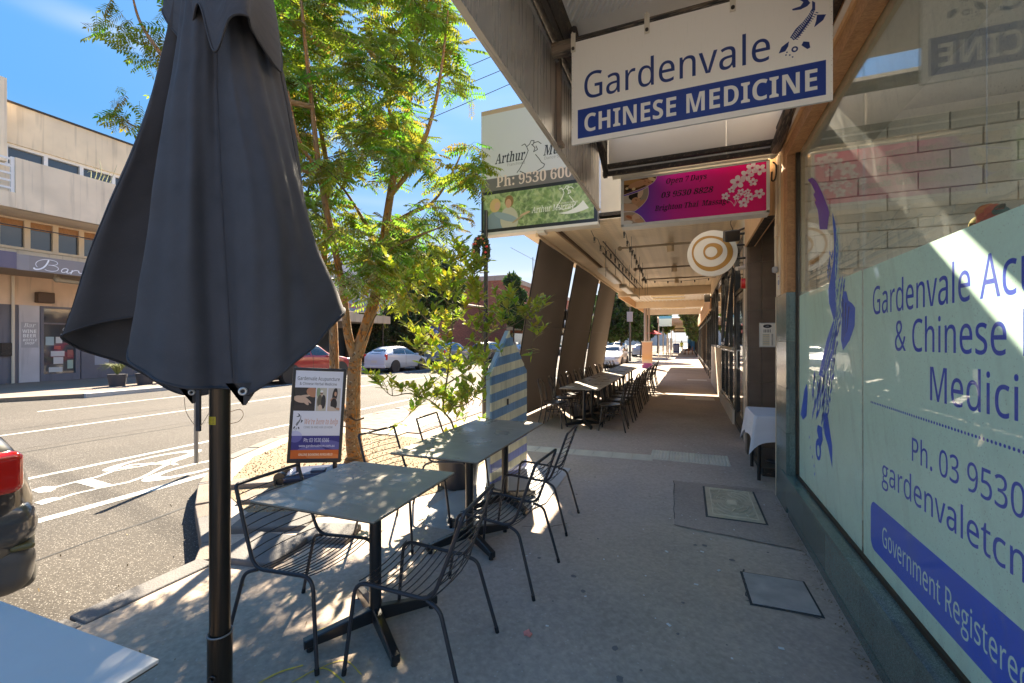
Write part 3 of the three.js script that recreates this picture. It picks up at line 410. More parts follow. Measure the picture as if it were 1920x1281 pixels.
// awning: metal fascia, steel edge channel, crossbars, sheet roof
const awning = thing('street_awning', 'clinic awning with deep grey metal fascia and dark steel crossbars', 'awning');
{
  for (const [a, b] of [[-5.0, -3.62], [-3.615, -1.21], [-1.205, -.75]]) obj('fascia_panel', [box(-.965, -.95, 3.1, 3.81, a, b), box(-.95, -.925, 3.1, 3.112, a, b)], fasciaMat, awning);
  obj('lip', [box(-.949, -.925, 3.765, 3.80, -4.98, -.75)], fasciaMat, awning);
  obj('hanger', [box(-.945, -.915, 3.13, 3.80, -3.30, -3.255), boxc(.07, .03, .06, -.93, 3.13, -3.28)], std({ map: rep(fasciaTex, .7), color: lin(.6, .5, .42), roughness: .7 }), awning);
  obj('edge_channel', [box(-.94, -.84, 3.815, 3.97, -4.95, -.75), box(-.86, -.85, 3.72, 3.815, -4.95, -.75)], darkSteel, awning);
  for (const [z, y] of [[-3.015, 3.69], [-4.62, 3.80], [-.8, 3.75]]) obj('crossbar', [rod([-.9, y, z], [.86, y, z], .052, .052, 14)], rustPipe, awning);
  obj('crossbar', [box(-.88, .80, 3.44, 3.485, -4.90, -4.86), box(-.88, .80, 3.53, 3.57, -4.93, -4.87), box(-.88, -.84, 3.44, 4.0, -4.94, -4.9)], darkSteel, awning);
  obj('crossbar', rod([-.84, 3.46, -4.88], [-.80, 3.95, -3.2], .03), darkSteel, awning); obj('crossbar', rod([.79, 3.47, -4.88], [.80, 3.70, -3.0], .05, .05, 12), rustPipe, awning);
  obj('end_panel', [box(-.83, .36, 3.475, 4.02, -4.975, -4.955)], panelMat, awning); obj('end_panel', [box(.365, .86, 3.475, 4.02, -4.975, -4.955)], panelMat, awning);
  obj('wall_batten', [box(.80, .845, 3.60, 3.66, -4.8, -.8), box(.78, .80, 3.63, 3.65, -4.8, -.8)], darkSteel, awning);
  obj('roof', [box(-.97, .86, 4.06, 4.12, -4.6, -.75)], darkSteel, awning);
  // white ribbed ceiling sheets laid askew
  const rib = []; const c = Math.cos(.56), s = Math.sin(.56);
  const clipLine = (t) => { const pts = []; for (let q = -5; q <= 5; q += .02) { const x = t * c + q * s * -1, z = -2.2 + t * -s * -1 + q * -c; if (x > -.80 && x < .70 && z > -3.2 && z < -.4) pts.push([x, z]); } return pts.length > 2 ? [pts[0], pts[pts.length - 1]] : null; };
  obj('ceiling_sheet', box(-.82, .72, 4.0, 4.012, -4.55, -.78), whiteSheet, awning);
  for (let t = -3; t < 3; t += .085) { const l = clipLine(t); if (l) rib.push(rod([l[0][0], 3.997, l[0][1]], [l[1][0], 3.997, l[1][1]], .011, .011, 6)); }
  obj('ceiling_rib', rib, std({ color: lin(.82, .80, .75), roughness: .4 }), awning).userData.kind = 'stuff';
}
// paper flower hung behind the glass
{
  const t = thing('paper_flower', 'folded paper flower in red, orange, teal and yellow hung inside the clinic window', 'ornament', [1.03, 2.05, -2.16]);
  const cols = [[.55, .05, .02], [.62, .14, .02], [.02, .12, .10], [.55, .40, .06], [.05, .22, .30], [.45, .04, .03]]; let k = 0;
  for (const [y, z, s] of [[0, 0, .036], [.032, -.004, .032], [-.026, .019, .034], [-.008, -.038, .030], [-.032, -.019, .027], [.0, .046, .030], [.025, .03, .026], [-.021, .068, .026], [.012, .081, .023]]) {
    const g = []; for (let q = 0; q < 5; q++) { const a = q / 5 * 6.283 + k; g.push(put(new THREE.SphereGeometry(s, 10, 8, 0, 2.2), 0, y + .25 * s * Math.sin(a), z + .25 * s * Math.cos(a), a, q, 0)); }
    obj('petal', g, std({ color: lin(...cols[k % 6]), roughness: .7 }), t); k++;
  }
  obj('string', rod([0, .1, 0], [0, 1.2, 0], .0015, .0015, 4), std({ color: lin(.5, .5, .5) }), t);
}
// ------------------------------------------------------------------ the restaurant next door and the row of shops beyond
const tileTex = texFrom(512, (u, v, i, j) => { const n = fbm(u, v, 5, 6, 31), m = fbm(u + .2 * n, v, 4, 4, 35, 16), h = hash2(i, j, 2); let c = mixc([.12, .085, .06], [.22, .165, .12], n * .6 + m * .4); if (h > .985) c = c.map(q => q * 1.5); return c; }, true);
const tileMats = [.9, 1, 1.12].map(k => phys({ map: rep(tileTex, .9), color: lin(k, k, k), roughness: .32 }));
const blackFrame = phys({ color: lin(.018, .018, .017), roughness: .4, clearcoat: .2 });
const creamWall = std({ map: rep(mottled([.76, .67, .55], .12, 41, 6, 6), 1.8), roughness: .8 });
const shopGlass = phys({ color: lin(.95, .97, .96), transmission: 1, thickness: 0, roughness: 0, ior: 1.52 });
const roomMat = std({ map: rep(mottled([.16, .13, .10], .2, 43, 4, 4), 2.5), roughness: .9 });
const beamMat = std({ map: rep(mottled([.80, .65, .47], .10, 45, 5, 6), 1.7), roughness: .7 });
const restaurant = thing('restaurant_shop', 'restaurant front with brown tiled return wall and black framed glazing', 'shop');
{
  // tiled return wall that faces up the street, tile by tile
  obj('wall', [box(.80, 2.6, -.1, 3.6, -7.15, -6.975)], groutMat, restaurant);
  const ys = [0, .42, 1.03, 1.52, 2.04, 2.72, 3.3, 3.6]; let n = 0;
  for (let i = 0; i < ys.length - 1; i++) for (let k = 0; k < 6; k++) { const x0 = k ? .96 + (k - 1) * .30 : .80, x1 = k ? x0 + .30 : .96; obj('wall_tile', box(x0 + .002, x1 - .002, ys[i] + .002, ys[i + 1] - .002, -6.976, -6.95), tileMats[n++ % 3], restaurant); }
  for (let i = 0; i < ys.length - 1; i++) obj('wall_tile', box(.778, .80, ys[i] + .002, ys[i + 1] - .002, -7.16, -6.95), tileMats[n++ % 3], restaurant);
  // recess between the two shops: step, header, side
  obj('step', [box(.82, 2.6, -.01, .10, -6.948, -5.9)], darkSteel, restaurant); obj('step_tread', box(.80, 2.6, .101, .115, -6.947, -5.88), std({ map: rep(tileTex, .8), color: lin(.7, .7, .7), roughness: .6 }), restaurant);
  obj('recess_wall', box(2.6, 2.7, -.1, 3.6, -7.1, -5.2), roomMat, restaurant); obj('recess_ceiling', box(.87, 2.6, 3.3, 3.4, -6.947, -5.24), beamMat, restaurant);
  obj('header', box(.74, .87, 2.93, 3.62, -6.9, -5.245), timberMat, restaurant); { const g = []; for (let z = -6.85; z < -5.3; z += .07) g.push(box(.76, .85, 2.918, 2.9295, z, z + .03)); obj('vent_slot', g, darkSteel, restaurant); }
  // jamb with notices
  obj('jamb', box(.83, .99, 0, 3.4, -7.9, -7.162), creamWall, restaurant);
  for (const [y, z, h] of [[1.95, -7.55, .42], [1.45, -7.6, .34]]) flat('notice', .24, h, canvasTex(96, 160, (x) => { x.fillStyle = '#cfcac0'; x.fillRect(0, 0, 96, 160); x.fillStyle = '#777'; for (let k = 0; k < 12; k++) x.fillRect(10, 14 + k * 11, 40 + 34 * hash2(k, 5, 1), 4); }), restaurant, [.826, y, z], -Math.PI / 2);
  // glazed bays: door, low-panelled window with a tilted sash, high-silled window
  const bay = (z0, z1, y0, y1, mull, rails) => { const f = []; const w = .07; f.push(box(.83, .93, y0, y1, z0, z0 + w), box(.83, .93, y0, y1, z1 - w, z1), box(.832, .928, y1 - w, y1, z0 + w, z1 - w), box(.832, .928, y0, y0 + w, z0 + w, z1 - w)); for (const m of mull) f.push(box(.834, .926, y0 + w, y1 - w, m - .035, m + .035)); for (const q of rails) f.push(box(.836, .924, q - .035, q + .035, z0 + w, z1 - w)); obj('window_frame', f, blackFrame, restaurant); const g = box(.872, .878, y0 + w, y1 - w, z0 + w, z1 - w); obj('window_pane', g, shopGlass, restaurant); };
  bay(-9.35, -7.9, 0.02, 3.35, [], [2.5]); obj('door_leaf', [box(.84, .92, .1, 2.44, -8.15, -7.99), box(.84, .92, .1, 2.44, -9.28, -9.14), box(.84, .92, .1, .3, -9.14, -8.15), box(.84, .92, 2.32, 2.44, -9.14, -8.15)], blackFrame, restaurant); obj('door_handle', [bent([[.80, 1.15, -8.12], [.76, 1.15, -8.12], [.76, 1.45, -8.12], [.80, 1.45, -8.12]], .012, .02)], std({ color: lin(.6, .6, .58), metalness: .8, roughness: .3 }), restaurant);
  bay(-12.9, -9.4, .28, 3.35, [-10.6, -11.7], [1.42]); obj('window_rail', box(.80, .836, 1.43, 1.49, -12.9, -9.4), creamWall, restaurant); obj('sill', box(.80, .95, 0, .28, -12.9, -9.4), creamWall, restaurant);
  { const f = []; f.push(boxc(.05, 1.5, .06, .76, 2.3, -9.6, 0, 0, -.09), boxc(.05, 1.5, .06, .76, 2.3, -10.5, 0, 0, -.09), boxc(.05, .06, .84, .693, 1.56, -10.05), boxc(.05, .06, .84, .827, 3.03, -10.05)); obj('sash', f, blackFrame, restaurant); obj('sash_pane', boxc(.006, 1.4, .86, .76, 2.3, -10.05, 0, 0, -.09), shopGlass, restaurant); }
  obj('wall', [box(.83, 1.0, 0, 1.42, -18.5, -12.9)], creamWall, restaurant); bay(-15.6, -12.95, 1.42, 3.35, [], []); bay(-18.4, -15.7, 1.42, 3.35, [-17], []);
  obj('bulkhead', [box(.80, 1.0, 3.352, 3.75, -18.5, -6.96)], beamMat, restaurant); obj('facade', [box(.87, 1.2, 3.75, 8, -19, -5.2), box(.99, 1.2, 3.35, 3.75, -19, -7.1)], plasterMat, restaurant);
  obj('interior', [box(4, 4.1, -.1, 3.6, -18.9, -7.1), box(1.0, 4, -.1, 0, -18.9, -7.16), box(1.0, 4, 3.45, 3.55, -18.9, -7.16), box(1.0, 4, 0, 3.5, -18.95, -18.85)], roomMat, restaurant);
  obj('vent_pipe', rod([.78, 3.2, -7.25], [.55, 3.2, -7.25], .018), blackFrame, restaurant);
}
// restaurant awning with boarded ceiling
const rAwning = thing('street_awning', 'restaurant awning with boarded cream ceiling carrying the dark café blinds', 'awning');
{
  const X0 = -2.62, boards = [], bm = std({ map: rep(woodTex([.80, .68, .50], 25), 1.6, .3), roughness: .5 });
  for (let z = -17.9; z < -7.7; z += .125) boards.push(boxc(3.42, .016, .118, -.87, 3.74 + .002 * hash2(Math.round(z * 100), 3, 3), z + .06));
  obj('ceiling_board', boards, bm, rAwning).userData.kind = 'stuff';
  obj('roof', [box(-3.02, .86, 3.80, 3.86, -18, -7.66)], darkSteel, rAwning);
  obj('edge_beam', [box(X0 - .02, X0 + .03, 3.56, 3.80, -17.95, -7.7)], beamMat, rAwning); obj('edge_beam', box(X0 + .03, X0 + .35, 3.62, 3.66, -17.95, -7.7), beamMat, rAwning); obj('edge_beam', box(X0 + .33, X0 + .36, 3.66, 3.75, -17.95, -7.7), std({ color: lin(.22, .15, .10), roughness: .7 }), rAwning);
  obj('end_parapet', box(-1.43, .86, 3.861, 5.4, -7.74, -7.67), creamWall, rAwning);
  obj('gutter', box(-3.05, -2.66, 3.735, 3.795, -18, -7.66), beamMat, rAwning);
  obj('end_beam', box(X0, .8, 3.42, 3.80, -18.15, -17.98), beamMat, rAwning);
  obj('conduit', [rod([-1.8, 3.62, -10], [-1.8, 3.62, -17], .02), rod([-1.62, 3.66, -9], [-1.62, 3.66, -17.5], .012)], darkSteel, rAwning);
  for (const z of [-9.5, -12.4, -14.6]) { obj('ceiling_pipe', [rod([-1.35, 3.60, z], [.82, 3.60, z], .022), put(new THREE.SphereGeometry(.05, 8, 6), -1.35, 3.59, z)], std({ color: lin(.30, .24, .17), roughness: .6 }), rAwning); }
  for (const z of [-10, -15.5]) obj('downlight', put(new THREE.CylinderGeometry(.07, .07, .2, 14), -.35, 3.64, z), beamMat, rAwning);
  obj('downlight', put(new THREE.CylinderGeometry(.07, .07, .2, 14), -.35, 3.64, -12.9), beamMat, rAwning);
  // slanting posts that carry the blinds
  for (const z of [-10.735, -14.02]) obj('post', [rod([-3.2, 0, z], [-3.12, 3.6, z], .05, .05, 10)], std({ color: lin(.11, .12, .11), roughness: .6 }), rAwning);
}
const blindMat = phys({ map: rep(texFrom(256, (u, v, i, j) => { const w = ((i + j) % 2 ? 1 : .85); return [.170 * w, .134 * w, .105 * w]; }, true), .05), roughness: 1, transmission: .34, thickness: 0 });
for (const [z0, z1, lab] of [[-10.62, -7.9, 'dark brown café blind stretched down to the kerb, nearest the potted lemon tree'], [-13.9, -10.85, 'dark brown café blind between two bright gaps, middle of the three'], [-17.5, -14.15, 'dark brown café blind farthest along the restaurant awning']]) {
  const b = thing('cafe_blind', lab, 'blind', [0, 0, 0], 0, 'slanting café blinds of the restaurant');
  const far = z0 < -13.5 ? 1 : 0, sh = z0 < -10.9 && z0 > -13.5 ? .25 : 0;
  const f = (u, v) => { const z = z0 + (z1 - z0) * u; return [-3.22 + .60 * v - .03 * Math.sin(v * 3.14) + .008 * Math.sin(u * 9 + v * 4), .07 + 3.55 * v, z - .0 * sh]; };
  const g = grid(12, 24, f), back = grid(12, 24, (u, v) => { const p = f(u, v); return [p[0] - .004, p[1], p[2]]; });
  obj('fabric', [g, back], blindMat, b);
  for (const k of [.012, .988]) { const sm = []; for (let q = 0; q <= 24; q++) { const p = f(k, q / 24); sm.push(V(p[0] + .004, p[1], p[2])); } obj('side_hem', sweep(sm, .012, 5), blackFrame, b); }
  for (const k of [.2, .8]) { const p = f(k, 0); obj('tie_down', [rod([p[0], .06, p[2]], [p[0] - .03, .0, p[2] + .02], .008), rbox(.06, .09, .05, .01, p[0] + .02, .10, p[2])], darkSteel, b); }
  obj('seam', (() => { const sm = []; for (let q = 0; q <= 12; q++) { const p = f(q / 12, .52); sm.push(V(p[0] + .003, p[1], p[2])); } return sweep(sm, .006, 5); })(), blindMat, b);
  obj('bottom_bar', rod([-3.22, .06, z0], [-3.22, .06, z1], .022), blackFrame, b); obj('roller', rod([-2.63, 3.66, z0 - .03], [-2.63, 3.66, z1 + .03], .045, .045, 10), std({ color: lin(.62, .56, .48), roughness: .5 }), b);
}
// shops farther down the street
const shopCols = [[.62, .52, .42], [.50, .44, .38], [.60, .50, .44], [.55, .56, .54], [.60, .46, .36]];
const farShops = [[-19, -25.5, 3.85], [-25.5, -33, 3.9], [-33, -41, 4.0], [-47, -56, 3.9], [-56, -68, 4.0], [-68, -84, 4.1], [-84, -110, 4.2]];
const shopWords = ['pale shopfront directly past the restaurant with black framed doors', 'cream shopfront with dark doorways before the seated man', 'shopfront beside the timber bench and the hanging plant', 'grey shopfront past the sunlit gap between awnings', 'far shopfront with ochre wall under a light awning', 'distant shopfront two blocks along the arcade', 'farthest pale shopfront at the end of the arcade'];
farShops.forEach(([z1, z0, ya], i) => {
  const s = thing('shop', shopWords[i], 'shop'); const m = std({ map: creamWall.map, color: lin(...shopCols[i % 5].map(c => c * 1.7)), roughness: .8 });
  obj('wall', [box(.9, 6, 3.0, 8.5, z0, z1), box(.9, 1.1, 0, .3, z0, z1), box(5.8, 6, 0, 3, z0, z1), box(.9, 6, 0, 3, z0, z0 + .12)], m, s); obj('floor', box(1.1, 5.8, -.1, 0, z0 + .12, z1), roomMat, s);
  const n = Math.round((z1 - z0) / 1.6), d = (z1 - z0) / n;
  for (let k = 0; k < n; k++) { const a = z0 + k * d; obj('window_frame', [box(.86, .96, 0, 2.9, a, a + .09), box(.862, .958, 2.55, 2.65, a + .09, a + d), box(.862, .958, .3, .4, a + .09, a + d)], i % 2 ? darkSteel : blackFrame, s); obj('window_pane', box(.905, .912, .4, 2.9, a + .09, a + d), shopGlass, s); }
  obj('fascia', box(.82, .899, 2.9, 3.5, z0 + .02, z1 - .02), i < 3 ? timberMat : m, s);
  if (i < 3) { for (let k = 0; k < (z1 - z0) / .3; k++) obj('cladding_board', box(.80, .8195, 2.92, 3.6, z0 + k * .3 + .03, z0 + k * .3 + .29), std({ color: lin(.52, .34, .22), roughness: .7 }), s); }
});
farShops.forEach(([z1, z0, ya], i) => {
  if (i === 2) return;
  const a = thing('street_awning', ['awning of corrugated sheet with tube lights just beyond the restaurant', 'awning with cream end beam over the pillar poster', '', 'striped scalloped awning beyond the sunlit gap', 'far awning with low hanging sign', 'distant pale awning above the blue board', 'farthest awning at the vanishing end of the footpath'][i], 'awning');
  const xo = i < 2 ? -2.75 : -2.9;
  const cor = []; for (let x = xo + .1; x < .8; x += .19) cor.push(box(x, x + .06, ya - .035, ya - .001, z0, z1 - .2)); obj('ceiling_rib', cor, whiteSheet, a).userData.kind = 'stuff';
  obj('roof', box(xo, .86, ya, ya + .06, z0, z1 - .15), whiteSheet, a); obj('fascia', [box(xo - .05, xo, ya - .35, ya + .3, z0, z1 - .15)], i < 2 ? timberMat : creamWall, a); obj('end_beam', [box(xo, .84, ya - .38, ya + .05, z0, z0 + .12)], i ? creamWall : beamMat, a); obj('end_beam', box(xo, .84, ya - .2, ya + .05, z1 - .27, z1 - .15), creamWall, a);
  for (let k = 0; k < 3; k++) { const z = z1 - 1.4 - k * (z1 - z0 - 2) / 3; obj('tube_light', [rbox(1.5, .05, .12, .02, -.9, ya - .07, z)], std({ color: lin(.82, .68, .36), roughness: .4 }), a); }
  for (const z of [z1 - .4, z0 + .5]) if (i > 1) obj('post', rod([xo + .1, 0, z], [xo + .1, ya - .3, z], .06), creamWall, a);
  if (i === 3) { const sc = []; for (let x = xo; x < .8; x += .22) sc.push(put(new THREE.CylinderGeometry(.11, .11, .02, 14, 1, false, 0, Math.PI), x + .11, ya - .38, z1 - .1, Math.PI / 2, 0, Math.PI / 2)); obj('scallop', sc, std({ color: lin(.58, .33, .22), roughness: .8 }), a); obj('valance', boxc(3.7, .5, .05, -1.05, ya - .15, z1 - .1, .3), std({ color: lin(.65, .45, .32), roughness: .8 }), a); }
});
// ------------------------------------------------------------------ across the road
const render_ = (c, s, sc = 3) => std({ map: rep(mottled(c, .14, s, 5, 6, (q, u, v) => { const w = smooth(.56, .8, fbm(u, v, 30, 3, s + 7, 2)); return q.map(b => b * (1 - .16 * w)); }), sc), roughness: .85 });
const paleGlass = phys({ color: lin(.06, .07, .08), roughness: .06, metalness: 0, clearcoat: 1, clearcoatRoughness: .03 });
{
  const t = thing('bar_building', 'rendered beige two storey bar across the road with balcony and grey awning', 'building', [-24, 0, 0]);
  const wall = render_([.80, .66, .47], 401), wall2 = render_([.82, .69, .52], 402), peach = render_([.74, .54, .38], 403), grey = render_([.20, .185, .20], 404), pale = render_([.60, .55, .54], 405), cream = std({ color: lin(.82, .66, .46), roughness: .6 }), white = std({ color: lin(.8, .79, .78), roughness: .5 });
  obj('wall', [box(-8, 0, 9.2, 10.72, -17, -7.95)], wall, t); obj('wall', [box(-8, 0, 6.45, 8.3, -17, 12), box(-8, -.3, 8.3, 9.2, -17, 12), box(-8, -.02, 4.6, 5.15, -17, 12), box(-8, -.3, 5.15, 6.45, -17, 12)], wall2, t); obj('wall', [box(-8, .5, 8.3, 11.4, -7.94, 12)], wall2, t); obj('coping', box(-8.05, .06, 10.72, 10.79, -17.05, -7.94), darkSteel, t);
  obj('wall', [box(-8, 0, 3.02, 4.59, -17, 12)], peach, t); obj('wall', [box(-8, -.02, -.1, 3.02, -8.42, -7.4), box(-8, -.02, -.1, 3.02, -17, -10.3)], grey, t); obj('pillar', box(-8, .02, -.1, 3.02, -9.0, -8.42), pale, t);
  obj('bracket_light', rbox(.3, .42, .5, .03, .15, 3.35, -9.1), std({ color: lin(.10, .055, .03), roughness: .6 }), t); obj('roof_vent', put(new THREE.SphereGeometry(.5, 16, 8, 0, 6.283, 0, 1.2), -1, 10.6, -10.9, 0, 0, 0, [1, .6, 1.6]), darkSteel, t);
  // upper windows behind the balcony, and the row of cream casements below
  for (let k = 0; k < 8; k++) { const z = -8.05 - k * 1.12; const w = obj('window', [box(-.3, -.1, 8.3, 9.2, z - .12, z), box(-.298, -.102, 9.08, 9.2, z - 1.12, z - .12), box(-.298, -.102, 8.3, 8.42, z - 1.12, z - .12)], white, t); obj('pane', box(-.24, -.22, 8.42, 9.08, z - 1.12, z - .12), paleGlass, w); }
  for (let k = -4; k < 10; k++) { const z = -7.75 - k * .82; const w = obj('window', [box(-.3, .02, 5.16, 6.44, z - .17, z), box(-.296, .015, 6.3, 6.44, z - .82, z - .17), box(-.296, .015, 5.16, 5.26, z - .82, z - .17)], cream, t); obj('pane', box(-.12, -.1, 5.26, 6.3, z - .82, z - .17), paleGlass, w); obj('blind', box(-.09, -.07, 6.02, 6.3, z - .82, z - .17), timberDark, w); }
  obj('lintel', box(-.3, .06, 6.44, 6.56, -17, 12), cream, t);
  obj('downpipe', [rod([.06, 0, -8.25], [.06, 4.1, -8.25], .05), rod([.06, 8.3, -8.0], [.06, 10.6, -8.0], .045)], wall2, t); obj('meter_box', rbox(.12, .5, .35, .02, .03, 1.3, -8.1), darkSteel, t);
  // balcony
  obj('balcony', [box(-.3, 1.7, 6.36, 6.5, -13.6, 10), box(1.62, 1.78, 6.36, 8.17, -13.6, -7.72)], wall2, t); obj('balcony', [box(1.6, 1.8, 6.36, 6.9, -7.71, 10)], wall2, t); for (let k = 0; k < 5; k++) obj('rail', box(1.66, 1.72, 7.02 + k * .26, 7.09 + k * .26, -7.7, 8), white, t); obj('rail_post', box(1.64, 1.74, 6.9, 8.17, -7.71, -7.62), white, t);
  obj('balcony_plant', [0, 1, 2, 3, 4, 5].map(k => limb([[1.6, 8.17, -9.9 - k * .12], [1.6 + .1 * Math.sin(k), 8.5, -9.9 - k * .15], [1.55, 8.4 + (k % 3) * .35, -9.8 - k * .2]], .02, .006, 4, 2)), std({ color: lin(.42, .42, .22), roughness: .8 }), t);
  // awning with the bar lettering
  obj('awning_fascia', [box(2.14, 2.2, 4.13, 4.68, -16, -7.6)], std({ map: rep(mottled([.30, .28, .29], .08, 406), 2), roughness: .6 }), t); obj('awning_fascia', [box(2.15, 2.23, 4.15, 4.72, -7.59, 12)], std({ color: lin(.16, .14, .20), roughness: .6 }), t); obj('awning_soffit', box(0, 2.13, 4.14, 4.2, -16, 12), std({ color: lin(.30, .24, .18), roughness: .8 }), t);
  obj('floodlight', [rod([1.7, 3.95, -8.9], [1.7, 3.9, -10.2], .09, .07), rod([1.7, 4.14, -8.8], [1.7, 3.95, -8.8], .04), put(new THREE.SphereGeometry(.12, 8, 6), 1.7, 3.97, -8.85)], std({ color: lin(.35, .30, .22), roughness: .6 }), t);
  const script = canvasTex(1024, 360, (x) => { x.fillStyle = '#8b8688'; x.fillRect(0, 0, 1024, 360); x.strokeStyle = '#eef0f6'; x.lineCap = 'round'; x.lineJoin = 'round'; const S = (w, f) => { x.lineWidth = w; x.beginPath(); f(); x.stroke(); };
    S(12, () => { x.moveTo(130, 250); x.bezierCurveTo(60, 170, 150, 60, 300, 50); x.bezierCurveTo(420, 40, 500, 80, 470, 130); x.bezierCurveTo(440, 175, 340, 175, 320, 175); x.bezierCurveTo(440, 165, 520, 210, 480, 270); x.bezierCurveTo(440, 330, 300, 330, 260, 290); }); S(30, () => { x.moveTo(320, 70); x.bezierCurveTo(290, 180, 230, 300, 120, 310); x.bezierCurveTo(90, 312, 70, 300, 80, 285); }); S(16, () => { x.moveTo(660, 230); x.bezierCurveTo(620, 180, 540, 240, 545, 290); x.bezierCurveTo(550, 340, 640, 310, 665, 235); x.lineTo(640, 310); x.bezierCurveTo(650, 335, 700, 310, 730, 280); }); S(18, () => { x.moveTo(740, 240); x.lineTo(715, 330); x.moveTo(730, 290); x.bezierCurveTo(760, 230, 820, 220, 860, 240); x.bezierCurveTo(850, 300, 900, 300, 960, 270); }); });
  obj('lettering', put(new THREE.PlaneGeometry(1.62, .55), 2.204, 4.405, -8.72, 0, Math.PI / 2), std({ map: script, roughness: .5 }), t);
  // shop window with posters, doorway
  obj('window_frame', [box(-.1, .03, 0, .28, -10.25, -9.02), box(-.1, .03, 2.94, 3.02, -10.25, -9.02), box(-.1, .03, .28, 2.94, -9.12, -9.02), box(-.1, .03, .28, 2.94, -10.25, -10.1), box(-.09, .02, 2.3, 2.36, -10.1, -9.12)], grey, t); obj('shop_room', box(-2.5, -2.4, 0, 3, -10.3, -9), roomMat, t); obj('window_pane', box(-.06, -.05, .28, 2.94, -10.1, -9.12), paleGlass, t);
  const pos = (z, y, w, h, c) => obj('poster', box(-.045, -.04, y - h / 2, y + h / 2, z - w / 2, z + w / 2), std({ color: lin(...c), roughness: .6 }), t); pos(-9.32, 1.62, .25, .34, [.40, .5, .5]); pos(-9.60, 1.66, .2, .26, [.6, .6, .58]); pos(-9.55, 1.36, .2, .12, [.5, .12, .1]); pos(-9.56, 1.1, .42, .22, [.62, .6, .58]); pos(-9.58, .82, .3, .28, [.62, .6, .58]); pos(-9.5, .45, .42, .2, [.62, .6, .56]); pos(-9.95, .65, .18, .36, [.4, .5, .4]); pos(-9.95, 1.1, .18, .3, [.35, .12, .1]);
  flat('window_logo', .5, .5, canvasTex(256, 256, (x) => { x.fillStyle = '#20262b'; x.fillRect(0, 0, 256, 256); x.strokeStyle = '#dfe3e6'; x.lineWidth = 7; x.beginPath(); x.ellipse(128, 92, 70, 56, 0, 0, 7); x.stroke(); x.fillStyle = '#dfe3e6'; x.font = '70px sans-serif'; x.fillText('wl', 84, 114); x.font = '40px sans-serif'; x.fillText('wine larder', 20, 200); }), t, [-.042, 2.02, -9.86], Math.PI / 2);
  flat('wall_lettering', .48, 1.0, canvasTex(192, 400, (x) => { x.fillStyle = '#aaa5a5'; x.fillRect(0, 0, 192, 400); fit(x, 'Bar', 24, 80, 130, 88, 'italic $px serif', '#eceae8'); fit(x, 'WINE', 12, 170, 160, 76, 'bold $px sans-serif', '#eceae8'); fit(x, 'BEER', 16, 240, 152, 76, 'bold $px sans-serif', '#eceae8'); fit(x, 'BOTTLE', 14, 300, 160, 52, 'italic bold $px sans-serif', '#eceae8'); fit(x, 'SHOP', 34, 350, 110, 52, 'italic bold $px sans-serif', '#eceae8'); }), t, [.024, 1.86, -8.72], Math.PI / 2);
  obj('door', [box(-.6, -.5, 0, 2.9, -7.4, -5.6)], std({ color: lin(.03, .028, .03), roughness: .4 }), t); obj('door_panel', [box(-.49, -.46, .1, 2.8, -7.3, -6.9)], timberDark, t); flat('notice_board', .5, .75, canvasTex(128, 192, (x) => { x.fillStyle = '#9aa0ac'; x.fillRect(0, 0, 128, 192); x.fillStyle = '#2d3240'; x.fillRect(0, 0, 128, 36); x.font = 'italic 30px serif'; x.fillText('Home', 26, 90); }), t, [-.012, .95, -11.0], Math.PI / 2);
}
// low takeaway shop with awning sign, brick gable, red brick shop, and the pale buildings that close the view
const brickTexF = texFrom(512, (u, v, i, j) => { const row = Math.floor(v * 24), c = Math.floor(u * 8 + (row % 2) * .5), fu = u * 8 + (row % 2) * .5 - c, fv = v * 24 - row; const m = fu < .04 || fv < .12; const h = hash2(c % 8, row, 3); return m ? [.22, .17, .14] : mixc([.19, .055, .035], [.30, .10, .065], h); }, true);
const brickF = std({ map: rep(brickTexF, 1.92, 2.06), roughness: .9 });
const brickO = std({ map: rep(brickTexF, 1.92, 2.06), color: lin(1.4, 1.35, 1.2), roughness: .9 });
const signTex = (w, h, bg, items) => canvasTex(w, h, (x) => { x.fillStyle = bg; x.fillRect(0, 0, w, h); for (const [s, X, Y, W, px, f, c] of items) fit(x, s, X, Y, W, px, f, c); });
{
  const t = thing('takeaway_shop', 'low shop with cream awning and grey sign in orange letters across the road', 'shop', [-24, 0, -23]); const w = render_([.42, .38, .33], 421);
  obj('wall', [box(-8, 0, 0, 3.4, -4, 6), box(-8, 0, 3.4, 5.6, -4, 6)], w, t); obj('window_pane', [box(.0, .03, .5, 2.6, -3.5, .5)], paleGlass, t); obj('awning', [box(0, 3.0, 2.95, 3.5, -4.2, 6)], render_([.58, .47, .34], 422), t); obj('sign_box', box(2.2, 2.5, 3.7, 4.5, -3.6, 3), std({ color: lin(.30, .33, .38), roughness: .5 }), t); obj('sign_print', put(new THREE.PlaneGeometry(5.2, .76), 2.504, 4.1, -1.0, 0, Math.PI / 2), std({ map: signTex(1024, 150, '#8f9aa6', [['Tandoori', 260, 112, 420, 110, 'bold $px serif', '#d0572c']]), roughness: .5 }), t); obj('door', box(.01, .05, 0, 2.3, 1, 2), darkSteel, t); obj('post', [rod([2.6, 0, -3.8], [2.6, 3, -3.8], .06)], darkSteel, t);
}
